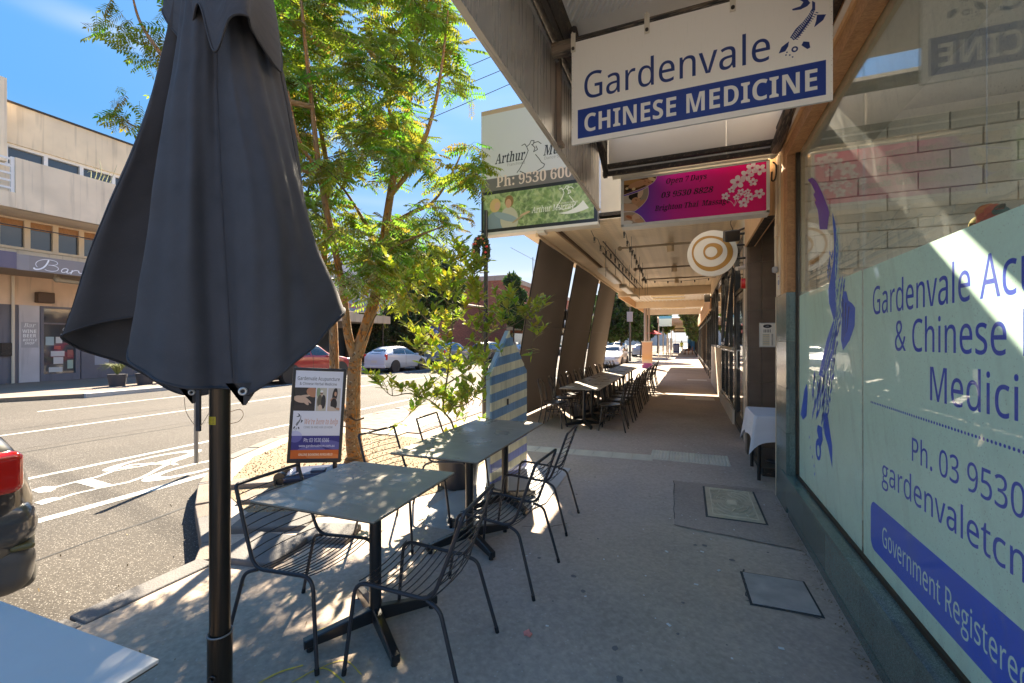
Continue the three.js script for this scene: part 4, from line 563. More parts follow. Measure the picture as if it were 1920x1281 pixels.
{
  const t = thing('brick_gable', 'red brick building with sloping parapet behind the parked hatchback', 'building', [-23.5, 0, -41]);
  const s = new THREE.Shape([[8, 0], [8, 2.6], [6.6, 2.7], [1.6, 5.6], [-8.5, 5.7], [-8.5, 0]].map(p => new THREE.Vector2(...p))); const g = new THREE.ExtrudeGeometry(s, { depth: 9, bevelEnabled: false }); put(g, 0, 0, 0, 0, -Math.PI / 2); g.scale(1, 1, 1); obj('wall', uvm(g), brickF, t);
  const c = []; for (const [a, b] of [[[8.1, 2.65], [6.6, 2.75]], [[6.6, 2.75], [1.6, 5.66]], [[1.6, 5.66], [-8.6, 5.76]]]) { const L = Math.hypot(b[0] - a[0], b[1] - a[1]), an = Math.atan2(b[1] - a[1], b[0] - a[0]); c.push(boxc(.5, .16, L, .0, (a[1] + b[1]) / 2 + .06, (a[0] + b[0]) / 2, an > 1.6 ? an - Math.PI : an)); } const cm = []; for (const [z0, y0, z1, y1] of [[8.1, 2.65, 6.6, 2.75], [6.6, 2.75, 1.6, 5.66], [1.6, 5.66, -8.6, 5.76]]) cm.push(rod([.05, y0 + .05, z0], [.05, y1 + .05, z1], .16, .16, 4)); obj('coping', cm, render_([.50, .36, .27], 431), t);
  obj('doorway', box(-.02, .03, 0, 2.6, 5.0, 6.3), std({ color: lin(.03, .03, .04), roughness: .6 }), t); obj('sign', put(new THREE.PlaneGeometry(1.6, 2.2), .04, 2.0, 3.6, 0, Math.PI / 2), std({ map: signTex(160, 220, '#1d4ea6', [['ATM', 90, 60, 50, 40, 'bold $px sans-serif', '#cfe0f6'], ['withdraw', 30, 150, 100, 26, '$px sans-serif', '#cfe0f6']]), roughness: .5 }), t);
}
{ const t = thing('hanging_sign', 'navy shop sign with red letters over the hedge across the road', 'sign', [-23, 3.55, -32.2]); obj('panel', box(-.06, .06, -.3, .3, -2.3, 2.3), std({ color: lin(.02, .03, .08), roughness: .5 }), t); obj('print', put(new THREE.PlaneGeometry(4.5, .55), .064, 0, 0, 0, Math.PI / 2), std({ map: signTex(720, 90, '#1a2140', [['Taste of India', 90, 66, 540, 66, 'bold $px serif', '#c8402e']]), roughness: .5 }), t); obj('bracket', rod([0, .3, 0], [-.8, .5, 0], .04), darkSteel, t); }
{ const t = thing('brick_shop', 'orange red brick shop with flat roof and white sign behind the lemon tree', 'building', [-23.5, 0, -72]); obj('wall', box(-10, 0, 0, 10.2, -20, 16), brickO, t); obj('parapet', box(-10, .15, 10.2, 10.9, -20, 16.1), render_([.42, .33, .27], 441), t); obj('roof_box', box(-4, -2, 10.9, 12, 6, 9), darkSteel, t); obj('mast', [rod([-1, 10.9, 2], [-1, 16, 2], .06), rod([-1, 10.9, -8], [-1, 16, -8], .06), rod([-1, 15.6, 12], [-1, 15.6, -20], .03)], darkSteel, t); obj('sign', put(new THREE.PlaneGeometry(6, 3), .02, 7.6, -7, 0, Math.PI / 2), std({ map: signTex(240, 120, '#c9c6c2', [['LUME', 30, 60, 120, 50, 'bold $px sans-serif', '#555']]), roughness: .6 }), t); obj('awning', box(0, 3, 3.2, 3.9, -20, 16), render_([.62, .42, .22], 442), t); obj('window_pane', [box(0, .05, .6, 2.8, -19, 15)], paleGlass, t); }
for (const [l, x, z, w, d, h, c] of [['white rendered building behind the conifer across the road', -34, -44, 8, 9, 10.5, [.58, .58, .6]], ['grey shop beyond the bar, largely behind the umbrella', -24, -17.05, 9, 3.9, 7, [.40, .37, .34]], ['long cream building farther up the far side of the street', -23.5, -98, 10, 30, 8, [.56, .48, .40]], ['pale block closing the far side of the street', -23.5, -131, 10, 34, 9, [.50, .46, .42]], ['distant pale building closing the end of the street', -8, -190, 60, 10, 7, [.55, .52, .50]], ['beige house behind the hedge across the road', -33, -31, 9, 10, 5.6, [.46, .40, .34]]]) {
  const t = thing('building', l, 'building', [x, 0, z]); obj('wall', box(-w, 0, 0, h, -d / 2, d / 2), render_(c, Math.round(-z)), t); obj('parapet', box(-w, .1, h, h + .3, -d / 2, d / 2), darkSteel, t);
  for (let k = 0; k < Math.floor(d / 3); k++) for (let q = 0; q < Math.floor(h / 3.4); q++) { const zz = -d / 2 + 1.5 + k * 3; const f = obj('window', [box(-.02, .05, 1.1 + q * 3.3, 2.7 + q * 3.3, zz - .8, zz - .72), box(-.02, .05, 1.1 + q * 3.3, 2.7 + q * 3.3, zz + .72, zz + .8), box(-.02, .048, 2.62 + q * 3.3, 2.7 + q * 3.3, zz - .72, zz + .72)], std({ color: lin(.5, .5, .5) }), t); obj('pane', box(-.01, .03, 1.1 + q * 3.3, 2.62 + q * 3.3, zz - .72, zz + .72), paleGlass, f); }
}
// ------------------------------------------------------------------ trees and plants
const leafMat = (c, tr = .5, rough = .6) => phys({ color: lin(...c), transmission: tr, thickness: 0, roughness: rough, ior: 1.35 });
const barkTex = texFrom(512, (u, v, i, j) => { const n = fbm(u, v, 5, 5, 13, 9), m = fbm(u, v, 18, 4, 15, 30), p = fbm(u, v, 7, 4, 19, 14); let c = mixc([.20, .105, .045], [.36, .24, .13], n); if (p > .55) c = mixc(c, [.42, .17, .04], smooth(.55, .62, p)); if (m > .62) c = mixc(c, [.06, .035, .02], .7); if (fbm(u, v, 9, 3, 29, 12) > .66) c = mixc(c, [.44, .36, .25], .7); return c; }, true);
const barkMat = std({ map: barkTex, roughness: .95, bumpMap: texFrom(512, (u, v) => .6 * fbm(u, v, 18, 4, 15, 30) + .4 * fbm(u, v, 7, 4, 19, 14)), bumpScale: .012 });
const barkDark = std({ color: lin(.075, .05, .032), roughness: .95 });
function limb(pts, r0, r1, seg = 9, n = 6) { const c = new THREE.CatmullRomCurve3(pts.map(p => p.isVector3 ? p : V(...p))).getPoints(pts.length * n); return sweep(c, t => r0 + (r1 - r0) * t, seg); }
function setInst(name, geo, mat, list, parent, tint) { const m = new THREE.InstancedMesh(geo, mat, list.length); m.name = name; m.castShadow = m.receiveShadow = true; list.forEach((q, i) => { m.setMatrixAt(i, q.m); if (tint) m.setColorAt(i, q.c); }); parent.add(m); return m; }
// a pinnate leaf, stalk along +x, leaflets drooping in pairs
function pinnate(n, len, ll, lw, seed) {
  const r = mulberry(seed), g = [boxc(len, .0025, .0025, len / 2, 0, 0)]; const leaf = (x, s, a) => { const L = ll * (.8 + .35 * r()), q = new THREE.BufferGeometry(); const p = [0, 0, 0, L * .35, .002, lw, L, -.004, 0, L * .4, .002, -lw]; q.setAttribute('position', new THREE.Float32BufferAttribute(p, 3)); q.setIndex([0, 1, 2, 0, 2, 3]); q.computeVertexNormals(); q.setAttribute('uv', new THREE.Float32BufferAttribute([0, 0, .4, 1, 1, 0, .4, 0], 2)); put(q, 0, 0, 0, s * (.35 + .3 * r()), 0, 0); put(q, x, -.01 * x * x, 0, 0, -s * (1.0 + .25 * r()) * a, -.22 - .25 * r()); return q; };
  for (let k = 0; k < n; k++) { const x = len * (.2 + .76 * k / (n - 1)); for (const s of [-1, 1]) g.push(leaf(x, s, 1)); } g.push(leaf(len, 1, 0)); return join(g);
}
const pinn = [pinnate(7, .21, .060, .011, 3), pinnate(8, .25, .055, .010, 5), pinnate(6, .18, .062, .012, 8)];
{
  const t = thing('street_tree', 'leafy street tree with orange peeling bark and bright feathery leaves behind the umbrella', 'tree', [0, 0, 0]);
  const D = 5.72, A = (u, v, d = 0) => at(u, v, D + d), base = V(-4.06, -.02, -4.55);
  const gs = (name, pts, r0, r1) => obj(name, limb(pts, r0, r1), barkMat, t);
  gs('trunk', [base.clone().add(V(.02, 0, 0)), at(664, 835, D), A(662, 790), A(664, 700), A(668, 660)], .118, .076);
  gs('root_flare', [base.clone().add(V(.0, -.05, 0)), at(666, 856, D)], .2, .13);
  gs('limb', [A(664, 792), A(640, 768, .05), A(628, 720, .1), A(626, 660, .1), A(624, 600, .2), A(608, 500, .4), A(612, 400, .5), A(612, 310, .4), A(590, 190, .4), A(570, 60, .5), A(560, -120, .5)], .078, .016);
  gs('limb', [A(665, 672), A(653, 630, -.1), A(648, 590, -.15), A(642, 540, -.3), A(622, 440, -.6), A(600, 330, -.8), A(585, 200, -1.0), A(570, 60, -1.1), A(560, -60, -1.1)], .062, .012);
  gs('limb', [A(668, 668), A(684, 620), A(702, 560), A(714, 490), A(722, 430, .1), A(738, 330, .2), A(760, 230, .1), A(775, 120, 0), A(785, 0, 0), A(780, -160, 0)], .085, .018);
  gs('limb', [A(722, 425, .1), A(770, 400, .5), A(810, 380, .7), A(850, 320, .9), A(872, 270, .9)], .034, .01); gs('limb', [A(730, 370, .1), A(780, 300, -.4), A(812, 210, -.6), A(830, 110, -.7), A(840, 20, -.7)], .034, .01); gs('limb', [A(716, 470), A(680, 410, .3), A(640, 350, .5), A(600, 320, .8)], .03, .008);
  gs('limb', [A(744, 300, .2), A(730, 210, .6), A(720, 120, .9), A(700, 0, 1)], .03, .01); gs('limb', [A(612, 400, .5), A(650, 330, .9), A(660, 260, 1.1)], .026, .008); gs('limb', [A(602, 330, -.8), A(560, 260, -1.2), A(540, 170, -1.4)], .024, .008); gs('limb', [A(716, 480), A(745, 460, -.5), A(790, 440, -.8), A(830, 425, -.9)], .022, .007);
  obj('tie', [limb([A(655, 782, -.12), A(668, 788, -.16), A(682, 784, -.1)], .012, .012), limb([A(684, 640, -.1), A(700, 600, -.1), A(707, 588, -.05)], .007, .007)], barkDark, t);
  // far left boughs, seen beside the umbrella head
  gs('limb', [A(585, 200, -1.0), A(470, 175, -1.5), A(380, 150, -1.8), A(311, 110, -2.0), A(285, 78, -2.0), A(262, 40, -2.0), A(250, 0, -2.0), A(240, -60, -2)], .03, .004); gs('limb', [A(600, 330, -.8), A(480, 290, -1.3), A(340, 250, -1.6), A(255, 238, -1.8), A(222, 215, -1.8)], .024, .003);
  // twigs with leaves: clumps inside the crown's outline
  const r = mulberry(42), lists = [[], [], []], twigs = [], leafAt = (p, dir, s) => { const q = new THREE.Quaternion().setFromEuler(new THREE.Euler((r() - .5) * 1.3, dir + (r() - .5) * 1.5, -.15 - .55 * r())); const c = new THREE.Color().setRGB(.50 + .85 * r(), .62 + .62 * r(), .5 + .7 * r()); lists[Math.floor(r() * 3)].push({ m: new THREE.Matrix4().compose(p, q, V(s, s, s)), c }); };
  const clump = (u, v, d, n, spread) => { const c = A(u, v, d), a0 = r() * 6.283; const tw = []; const e = c.clone().add(V(Math.cos(a0) * spread, .12 * (r() - .3), Math.sin(a0) * spread)); const s = c.clone().add(V(-Math.cos(a0) * spread, -.15 * r(), -Math.sin(a0) * spread)); twigs.push(limb([s, c, e], .006, .002, 4, 2)); for (let k = 0; k < n; k++) { const f = r(), p = s.clone().lerp(e, f); p.y += .10 * Math.sin(f * 3.1); const da = a0 + (r() < .5 ? 1 : -1) * (.5 + 1.1 * r()); p.add(V((r() - .5) * .1, (r() - .5) * .10, (r() - .5) * .1)); leafAt(p, -da, .95 + .55 * r()); } };
  const W = (v) => { const b = [[-500, 560, 780], [-300, 470, 830], [-120, 440, 860], [0, 420, 872], [90, 430, 882], [150, 450, 868], [240, 470, 850], [270, 480, 890], [330, 490, 905], [400, 520, 900], [450, 560, 865], [500, 600, 825], [545, 620, 780], [575, 640, 760]]; for (let i = 0; i < b.length - 1; i++) if (v <= b[i + 1][0]) { const k = (v - b[i][0]) / (b[i + 1][0] - b[i][0]); return [b[i][1] + (b[i + 1][1] - b[i][1]) * k, b[i][2] + (b[i + 1][2] - b[i][2]) * k]; } return [660, 730]; };
  for (let k = 0; k < 400; k++) { const v = -480 + 1050 * Math.pow(r(), .82), [a, b] = W(v), uu = a + (b - a) * r(), half = Math.sqrt(Math.max(.05, 1 - ((uu - (a + b) / 2) / ((b - a) / 2)) ** 2)); const hole = fbm(uu / 2000 + .3, v / 2000 + .4, 13, 3, 88); if (hole > .62 || (v > 370 && uu > 690 && r() < .5)) continue; clump(uu - 12, v, (r() - .5) * 2.5 * half, 16 + Math.floor(10 * r()), .16 + .14 * r()); }
  for (const [u, v] of [[690, 545], [735, 560], [700, 500], [755, 520], [780, 470], [650, 520], [640, 480], [830, 440], [860, 400], [885, 330], [880, 280]]) clump(u, v, -.3 + .6 * r(), 14, .2);
  for (const [u, v, n] of [[196, 42, 5], [235, 40, 7], [285, 65, 9], [205, 68, 7], [250, 95, 8], [325, 62, 5], [270, 95, 6], [300, 90, 5], [225, 20, 5], [330, 10, 8], [215, 205, 8], [235, 222, 9], [222, 190, 5]]) { const c = A(u + 8, v - 6, -1.95); for (let k = 0; k < n; k++) leafAt(c.clone().add(V((r() - .5) * .16, (r() - .5) * .12, (r() - .5) * .2)), 2.2 + r() * 1.8, .7 + .25 * r()); }
  for (let k = 0; k < 60; k++) { const v = 20 + 330 * r(), uu = 430 + 90 * r(); clump(uu, v, -1.2 + r(), 8, .2); }
  for (let k = 0; k < 120; k++) { const v = -330 + 640 * r(), uu = 410 - Math.max(0, v) * .26 + 100 * r(); clump(Math.min(uu, 500), v, .2 + 1.6 * r(), 18, .2); }
  obj('twig', twigs, barkDark, t).userData.kind = 'stuff';
  const lm = leafMat([.255, .345, .032], .5, 1); lists.forEach((l, i) => { const m = setInst('foliage', pinn[i], lm, l, t, true); m.userData.kind = 'stuff'; });
}
// potted lemon tree
{
  const t = thing('lemon_tree', 'young lemon tree with broad yellow green leaves in a dark pot', 'potted tree', [0, 0, 0]);
  obj('pot', [put(new THREE.LatheGeometry([[.0, 0], [.17, 0], [.2, .02], [.235, .36], [.245, .40], [.23, .405], [.215, .38], [.0, .36]].map(p => new THREE.Vector2(...p)), 28), -2.36, 0, -4.25)], std({ color: lin(.035, .035, .042), roughness: .45 }), t); obj('soil', put(new THREE.CylinderGeometry(.215, .215, .02, 20), -2.36, .365, -4.25), std({ color: lin(.06, .045, .03), roughness: 1 }), t);
  const B = V(-2.36, .36, -4.25), D = 4.85, A = (u, v, d = 0) => at(u, v, D + d); const wood = std({ color: lin(.20, .16, .08), roughness: .8 });
  const stems = [
    [[B, A(846, 790), A(832, 770), A(838, 710), A(846, 640), A(850, 560), A(848, 500, .1), A(850, 470, .1)], .014],
    [[A(838, 720), A(880, 690, .2), A(905, 640, .3), A(900, 590, .3), A(893, 540, .3), A(888, 500, .3)], .010],
    [[A(905, 640, .3), A(930, 620, .2), A(962, 610, .1), A(985, 595, 0), A(1003, 580, -.1)], .007],
    [[A(832, 772), A(800, 748, -.2), A(765, 738, -.3), A(735, 742, -.35), A(716, 727, -.35)], .009], [[A(846, 640), A(800, 600, -.2), A(770, 560, -.3), A(752, 520, -.3)], .009], [[A(850, 580), A(815, 540, .2), A(795, 505, .3)], .006],
    [[A(834, 760), A(870, 760, -.2), A(890, 740, -.25), A(880, 700, -.3)], .008], [[A(838, 700), A(805, 690, .2), A(785, 660, .2), A(778, 630, .2)], .007], [[A(905, 640, .3), A(870, 600, .5), A(866, 550, .5), A(872, 500, .5)], .006], [[A(930, 620, .2), A(945, 590, .3), A(955, 560, .3)], .005], [[A(800, 748, -.2), A(775, 770, -.3), A(755, 790, -.3)], .005], [[A(985, 595, 0), A(1000, 610, 0), A(998, 650, 0)], .004]];
  for (const [p, r] of stems) obj('stem', limb(p, r, r * .35, 6), wood, t);
  const leafG = [1, 1.25, .8].map((w, q) => { const g = grid(4, 5, (u, v) => { const k = Math.sin(Math.PI * Math.pow(v, .8)) * .42 * w; return [(u - .5) * k, .16 * Math.abs(u - .5) * k + -.10 * v * v * (q === 1 ? 1.6 : 1) + .012 * Math.sin(v * 9 + u * 3), v]; }); return g; });
  const lms = [[.36, .44, .03], [.26, .38, .035], [.52, .50, .03], [.16, .29, .035]].map(c => phys({ color: lin(...c), transmission: .45, thickness: 0, roughness: .9, ior: 1.4 }));
  const r = mulberry(91), more = [], twg = []; let nLeaf = 0; const up = V(0, 1, 0);
  const putLeaf = (p, d) => { const z = d.clone().normalize(), x = up.clone().cross(z).normalize(), y = z.clone().cross(x), q = new THREE.Quaternion().setFromRotationMatrix(new THREE.Matrix4().makeBasis(x, y, z)).multiply(new THREE.Quaternion().setFromEuler(new THREE.Euler((r() - .4) * .7, 0, (r() - .5) * 1.1))); const s = .070 + .062 * r(), li = nLeaf % 3, mi = r() < .07 ? 2 : r() < .35 ? 1 : r() < .25 ? 3 : 0; if (nLeaf % 4 === 0 && nLeaf < 1200) { const m = part('leaf', leafG[li], lms[mi], t); m.position.copy(p); m.quaternion.copy(q); m.scale.setScalar(s); } else more.push({ m: new THREE.Matrix4().compose(p, q, V(s, s, s)), c: new THREE.Color().setRGB(.7 + .55 * r(), .75 + .4 * r(), .6 + .8 * r()) }); nLeaf++; };
  const twig = (p, d, L, n) => { const e = p.clone().addScaledVector(d, L).add(V(0, .02, 0)), m = p.clone().lerp(e, .5).add(V(0, .02 * r(), 0)); twg.push(limb([p, m, e], .0045, .002, 4, 3)); for (let k = 0; k < n; k++) { const f = .2 + .8 * (k + .5 * r()) / n, a = k * 2.4 + r(), side = V(Math.cos(a), .35 + .5 * r(), Math.sin(a)); putLeaf(p.clone().lerp(e, f), d.clone().multiplyScalar(.55).add(side)); } putLeaf(e, d); };
  stems.forEach(([p], si) => { const c = new THREE.CatmullRomCurve3(p), L = c.getLength(), n = Math.round(L * 15); for (let k = 0; k < n; k++) { const f = si === 0 ? .2 + .8 * r() : .1 + .9 * r(), a = r() * 6.283; twig(c.getPoint(f), V(Math.cos(a), .35 + .9 * r(), Math.sin(a)).normalize(), .10 + .16 * r(), 7 + Math.floor(4 * r())); } twig(c.getPoint(1), c.getTangent(1).normalize(), .12, 7); });
  for (const [u, v, d, n, s] of [[850, 520, .1, 7, 60], [790, 560, -.2, 8, 70], [895, 560, .3, 8, 55], [860, 760, .1, 13, 65], [900, 700, .2, 9, 55], [825, 640, .2, 8, 60], [965, 590, 0, 3, 26], [1000, 590, -.05, 3, 20], [750, 590, .1, 4, 40], [875, 820, .1, 7, 50]]) for (let k = 0; k < n; k++) twig(A(u + (r() + r() - 1) * s, v + (r() + r() - 1) * s, d + (r() - .5) * .6), V(r() - .5, .4 + .6 * r(), r() - .5).normalize(), .16, 8);
  obj('twig', twg, wood, t).userData.kind = 'stuff';
  setInst('foliage', leafG[0], lms[0], more, t, true).userData.kind = 'stuff';
}
// distant trees and hedges: trunks with crowns of many small leaf faces in clumps
const tuft = (() => { const g = []; const r = mulberry(6); for (let k = 0; k < 7; k++) { const q = new THREE.BufferGeometry(), a = r() * 6.283, L = .5 + .5 * r(); q.setAttribute('position', new THREE.Float32BufferAttribute([0, 0, 0, L * .5, .1, .22, L, 0, 0, L * .5, -.1, -.22], 3)); q.setIndex([0, 1, 2, 0, 2, 3]); q.computeVertexNormals(); q.setAttribute('uv', new THREE.Float32BufferAttribute(8, 2)); put(q, 0, 0, 0, r() * 3, a, (r() - .5) * 2); g.push(q); } return join(g); })();
function bush(t, blobs, n, size, col, seed) { const r = mulberry(seed), l = []; const tot = blobs.reduce((s, b) => s + b[3] * b[3], 0); for (const [x, y, z, R0, sy = 1] of blobs) { const m = Math.round(n * R0 * R0 / tot); for (let k = 0; k < m; k++) { const a = r() * 6.283, c = 2 * r() - 1, q = Math.sqrt(1 - c * c), f = R0 * (.55 + .5 * Math.pow(r(), .6)); const p = V(x + Math.cos(a) * q * f, y + c * f * sy, z + Math.sin(a) * q * f); if (p.y < .05) continue; const s = size * (.6 + .9 * r()); const cc = new THREE.Color().setRGB(.6 + .7 * r(), .65 + .6 * r(), .6 + .6 * r()); l.push({ m: new THREE.Matrix4().compose(p, new THREE.Quaternion().setFromEuler(new THREE.Euler(r() * 6, r() * 6, r() * 6)), V(s, s, s)), c: cc }); } } const m = setInst('foliage', tuft, leafMat(col, .35, 1), l, t, true); m.userData.kind = 'stuff'; return m; }
function farTree(label, x, z, h, R0, col, seed, n = 2600, trunk = .12, size = .42, name = 'tree') {
  const t = thing(name, label, 'tree', [x, 0, z]), r = mulberry(seed); obj('trunk', limb([[0, -.2, 0], [.1 * r(), h * .3, .1], [.2 * (r() - .5), h * .6, 0], [0, h * .85, 0]], trunk, trunk * .3, 7), barkDark, t);
  const b = []; for (let k = 0; k < 9; k++) { const a = r() * 6.283, f = R0 * .75 * r(); b.push([Math.cos(a) * f, h * .45 + h * .5 * r(), Math.sin(a) * f, R0 * (.38 + .25 * r())]); } bush(t, b, n, size, col, seed + 1); return t;
}
farTree('dark green round street tree past the blinds on the kerb side', -5.6, -40, 6.6, 2.7, [.045, .085, .022], 201, 4200, .12, .34);
farTree('second dark street tree farther along the kerb', -5.0, -57, 6.6, 2.8, [.06, .10, .025], 202, 2500, .12, .4);
farTree('bright green small tree behind the pillar on the footpath', -4.1, -66, 6.4, 2.2, [.16, .22, .03], 203, 2200, .1, .4);
farTree('pale yellow green tree glowing beside the parked cars up the street', -13, -75, 6.5, 3.2, [.20, .24, .06], 204, 2500, .12, .5);
farTree('tall dark conifer behind the brick gable across the street', -36, -48, 17.5, 3.0, [.030, .045, .020], 205, 3200, .25, .7);
farTree('dark ragged tree to the right of the conifer', -36, -57, 15.5, 3.4, [.045, .055, .028], 206, 3000, .25, .7);
farTree('green street tree in front of the red brick shop', -19.6, -49, 9.2, 1.9, [.050, .095, .025], 207, 3800, .14, .42);
farTree('paler street tree beside the red brick shop', -19.8, -60, 8.6, 2.3, [.10, .15, .035], 208, 2600, .14, .45);
farTree('grey green tree behind the white wall across the street', -42, -60, 14, 4, [.06, .08, .04], 209, 2600, .25, .8);
farTree('small street tree with thin trunk beyond the lamp post', -4.6, -47, 5.6, 1.5, [.05, .09, .025], 210, 1500, .07, .3);
farTree('street tree across the road behind the umbrella', -19.6, -30, 7.5, 2.6, [.05, .09, .03], 211, 2600, .14, .45);
{ const t = thing('hedge', 'dark ivy covered fence beside the white hatchback', 'hedge', [-23.2, 0, -29.5]); bush(t, [[0, 1.6, 0, 1.7], [0, 1.6, -2.2, 1.7], [0, 1.9, 2.0, 1.6], [0, 3.4, -1.2, 1.3], [0, 3.0, 2.0, 1.0]], 3000, .32, [.045, .065, .02], 301); obj('fence', box(-.6, -.5, 0, 3.2, -4, 4), barkDark, t); }
{ const t = thing('hanging_plant', 'large hanging green plant over the man on the bench', 'plant', [.35, 0, -44]); bush(t, [[0, 4.2, 0, 1.0], [.1, 3.4, .4, .8], [.1, 2.8, -.2, .65], [.2, 2.2, .2, .45]], 1500, .30, [.09, .12, .03], 302); obj('hanger', rod([0, 4.2, 0], [.45, 4.6, 0], .03), barkDark, t); }
// plants in pots outside the bar
for (const [z, x, h, c, l, sd] of [[-9.15, -19.0, .75, [.16, .18, .05], 'spiky grass in a long dark trough outside the bar', 1], [-9.9, -18.8, .95, [.14, .20, .05], 'agave in a dark trough outside the bar', 2], [-10.9, -18.9, .8, [.24, .19, .06], 'golden leaved shrub in a grey pot outside the bar', 3], [-11.6, -18.7, .7, [.16, .20, .05], 'small leafy plant in a white pot outside the bar', 4]]) {
  const t = thing('pot_plant', l, 'pot plant', [x, 0, z]); obj('pot', put(new THREE.CylinderGeometry(.28, .22, .42, 14), 0, .21, 0), std({ color: sd === 4 ? lin(.5, .5, .5) : sd === 3 ? lin(.2, .2, .21) : lin(.05, .05, .06), roughness: .7 }), t);
  const r = mulberry(sd + 60), bl = []; for (let k = 0; k < 60; k++) { const a = r() * 6.283, o = .1 + .5 * r(); bl.push(limb([[0, .4, 0], [Math.cos(a) * o * .5, .4 + h * .5, Math.sin(a) * o * .5], [Math.cos(a) * o, .4 + h * (.55 * r() + .1), Math.sin(a) * o]], .014, .003, 4, 2)); } obj('foliage', bl, std({ color: lin(...c), roughness: .7 }), t).userData.kind = 'stuff';
}
// ------------------------------------------------------------------ hanging signs
const edgeWhite = std({ color: lin(.66, .64, .60), roughness: .5 });
function carp(x, W, H, col) {                              // small printed carp, head down, drawn in a 100 x 140 box
  x.save(); x.scale(W / 100, H / 140); x.fillStyle = col;
  const P = (a) => { x.beginPath(); a.forEach((p, i) => i ? x.lineTo(...p) : x.moveTo(...p)); x.closePath(); x.fill(); };
  P([[38, 0], [58, 6], [66, 20], [60, 26], [46, 30], [30, 28], [28, 24], [46, 22], [52, 14]]);
  P([[70, 16], [76, 22], [76, 40], [66, 62], [54, 78], [44, 92], [32, 100], [24, 92], [36, 74], [50, 62], [62, 48], [70, 34]]);
  x.fillStyle = '#efe9df'; for (let k = 0; k < 17; k++) for (let q = 0; q < 3; q++) { x.save(); x.translate(73 - k * 2.6 - q * 4.2, 40 + k * 3.4 + q * .8); x.rotate(.5); x.fillRect(0, 0, 3.2, 1.3); x.restore(); } x.fillStyle = col;
  for (let k = 0; k < 14; k++) { x.save(); x.translate(80 - k * 3.2, 46 + k * 4.0); x.rotate(.5); x.fillRect(-3, 0, 6, 1.8); x.restore(); }
  P([[80, 52], [98, 56], [92, 68], [74, 80], [78, 66]]); P([[22, 100], [6, 110], [0, 124], [14, 122], [20, 112]]); P([[52, 108], [64, 112], [66, 126], [60, 128], [48, 116]]);
  x.beginPath(); x.arc(34, 122, 7, 0, 7); x.fill(); x.fillStyle = '#efe9df'; x.beginPath(); x.arc(34, 122, 3.4, 0, 7); x.fill(); x.fillStyle = col;
  for (const [a, b] of [[16, 124], [22, 132], [28, 138], [14, 130]]) x.fillRect(a, b, 3, 3); x.restore();
}
{
  const t = thing('hanging_sign', 'large white and navy clinic sign hanging from the steel crossbar over the footpath', 'sign', [.005, 3.302, -2.935]);
  const tex = canvasTex(1536, 720, (x, W, H) => {
    x.fillStyle = '#f0e7d8'; x.fillRect(0, 0, W, H); const r = mulberry(2); for (let i = 0; i < 900; i++) { x.fillStyle = `rgba(150,130,100,${.03 * r()})`; x.fillRect(r() * W, r() * H, 2 + 3 * r(), 10 + 70 * r()); } for (let i = 0; i < 60; i++) { x.fillStyle = 'rgba(140,80,40,.35)'; x.fillRect(r() < .5 ? r() * 14 : W - r() * 14, r() * H, 3, 3); }
    const P = W / 1.495, X = v => (v + .7425) * P, Y = v => (3.655 - v) * P;
    x.fillStyle = '#243c86'; x.fillRect(X(-.70), Y(3.186), 1.42 * P, .196 * P);
    fit(x, 'Gardenvale', X(-.668), Y(3.252), 1.125 * P, 252, '$px sans-serif', '#22356f'); fit(x, 'CHINESE MEDICINE', X(-.662), Y(3.028), 1.35 * P, 172, 'bold $px sans-serif', '#e6e0d4');
    x.save(); x.translate(X(.49), Y(3.575)); carp(x, .235 * P, .335 * P, '#22356f'); x.restore();
  }); tex.anisotropy = 8;
  obj('panel', rbox(1.495, .703, .016, .003), edgeWhite, t); flat('print', 1.493, .701, tex, t, [0, 0, .0092], 0, { roughness: .35 }); flat('print', 1.493, .701, tex, t, [0, 0, -.0092], Math.PI, { roughness: .35 });
  for (const x of [-.735, -.25, .245]) { const g = [bent([[x, .31, .012], [x, .37, .012], [x, .40, .05], [x, .42, .0], [x, .40, -.05], [x, .37, -.012]], .004, .02, 4)]; g.push(rbox(.032, .13, .006, .002, x, .348, .013)); obj('strap', g, std({ color: lin(.66, .58, .44), roughness: .6 }), t); obj('bolt', put(new THREE.CylinderGeometry(.011, .011, .008, 10), x, .305, .019, Math.PI / 2), darkSteel, t); }
}
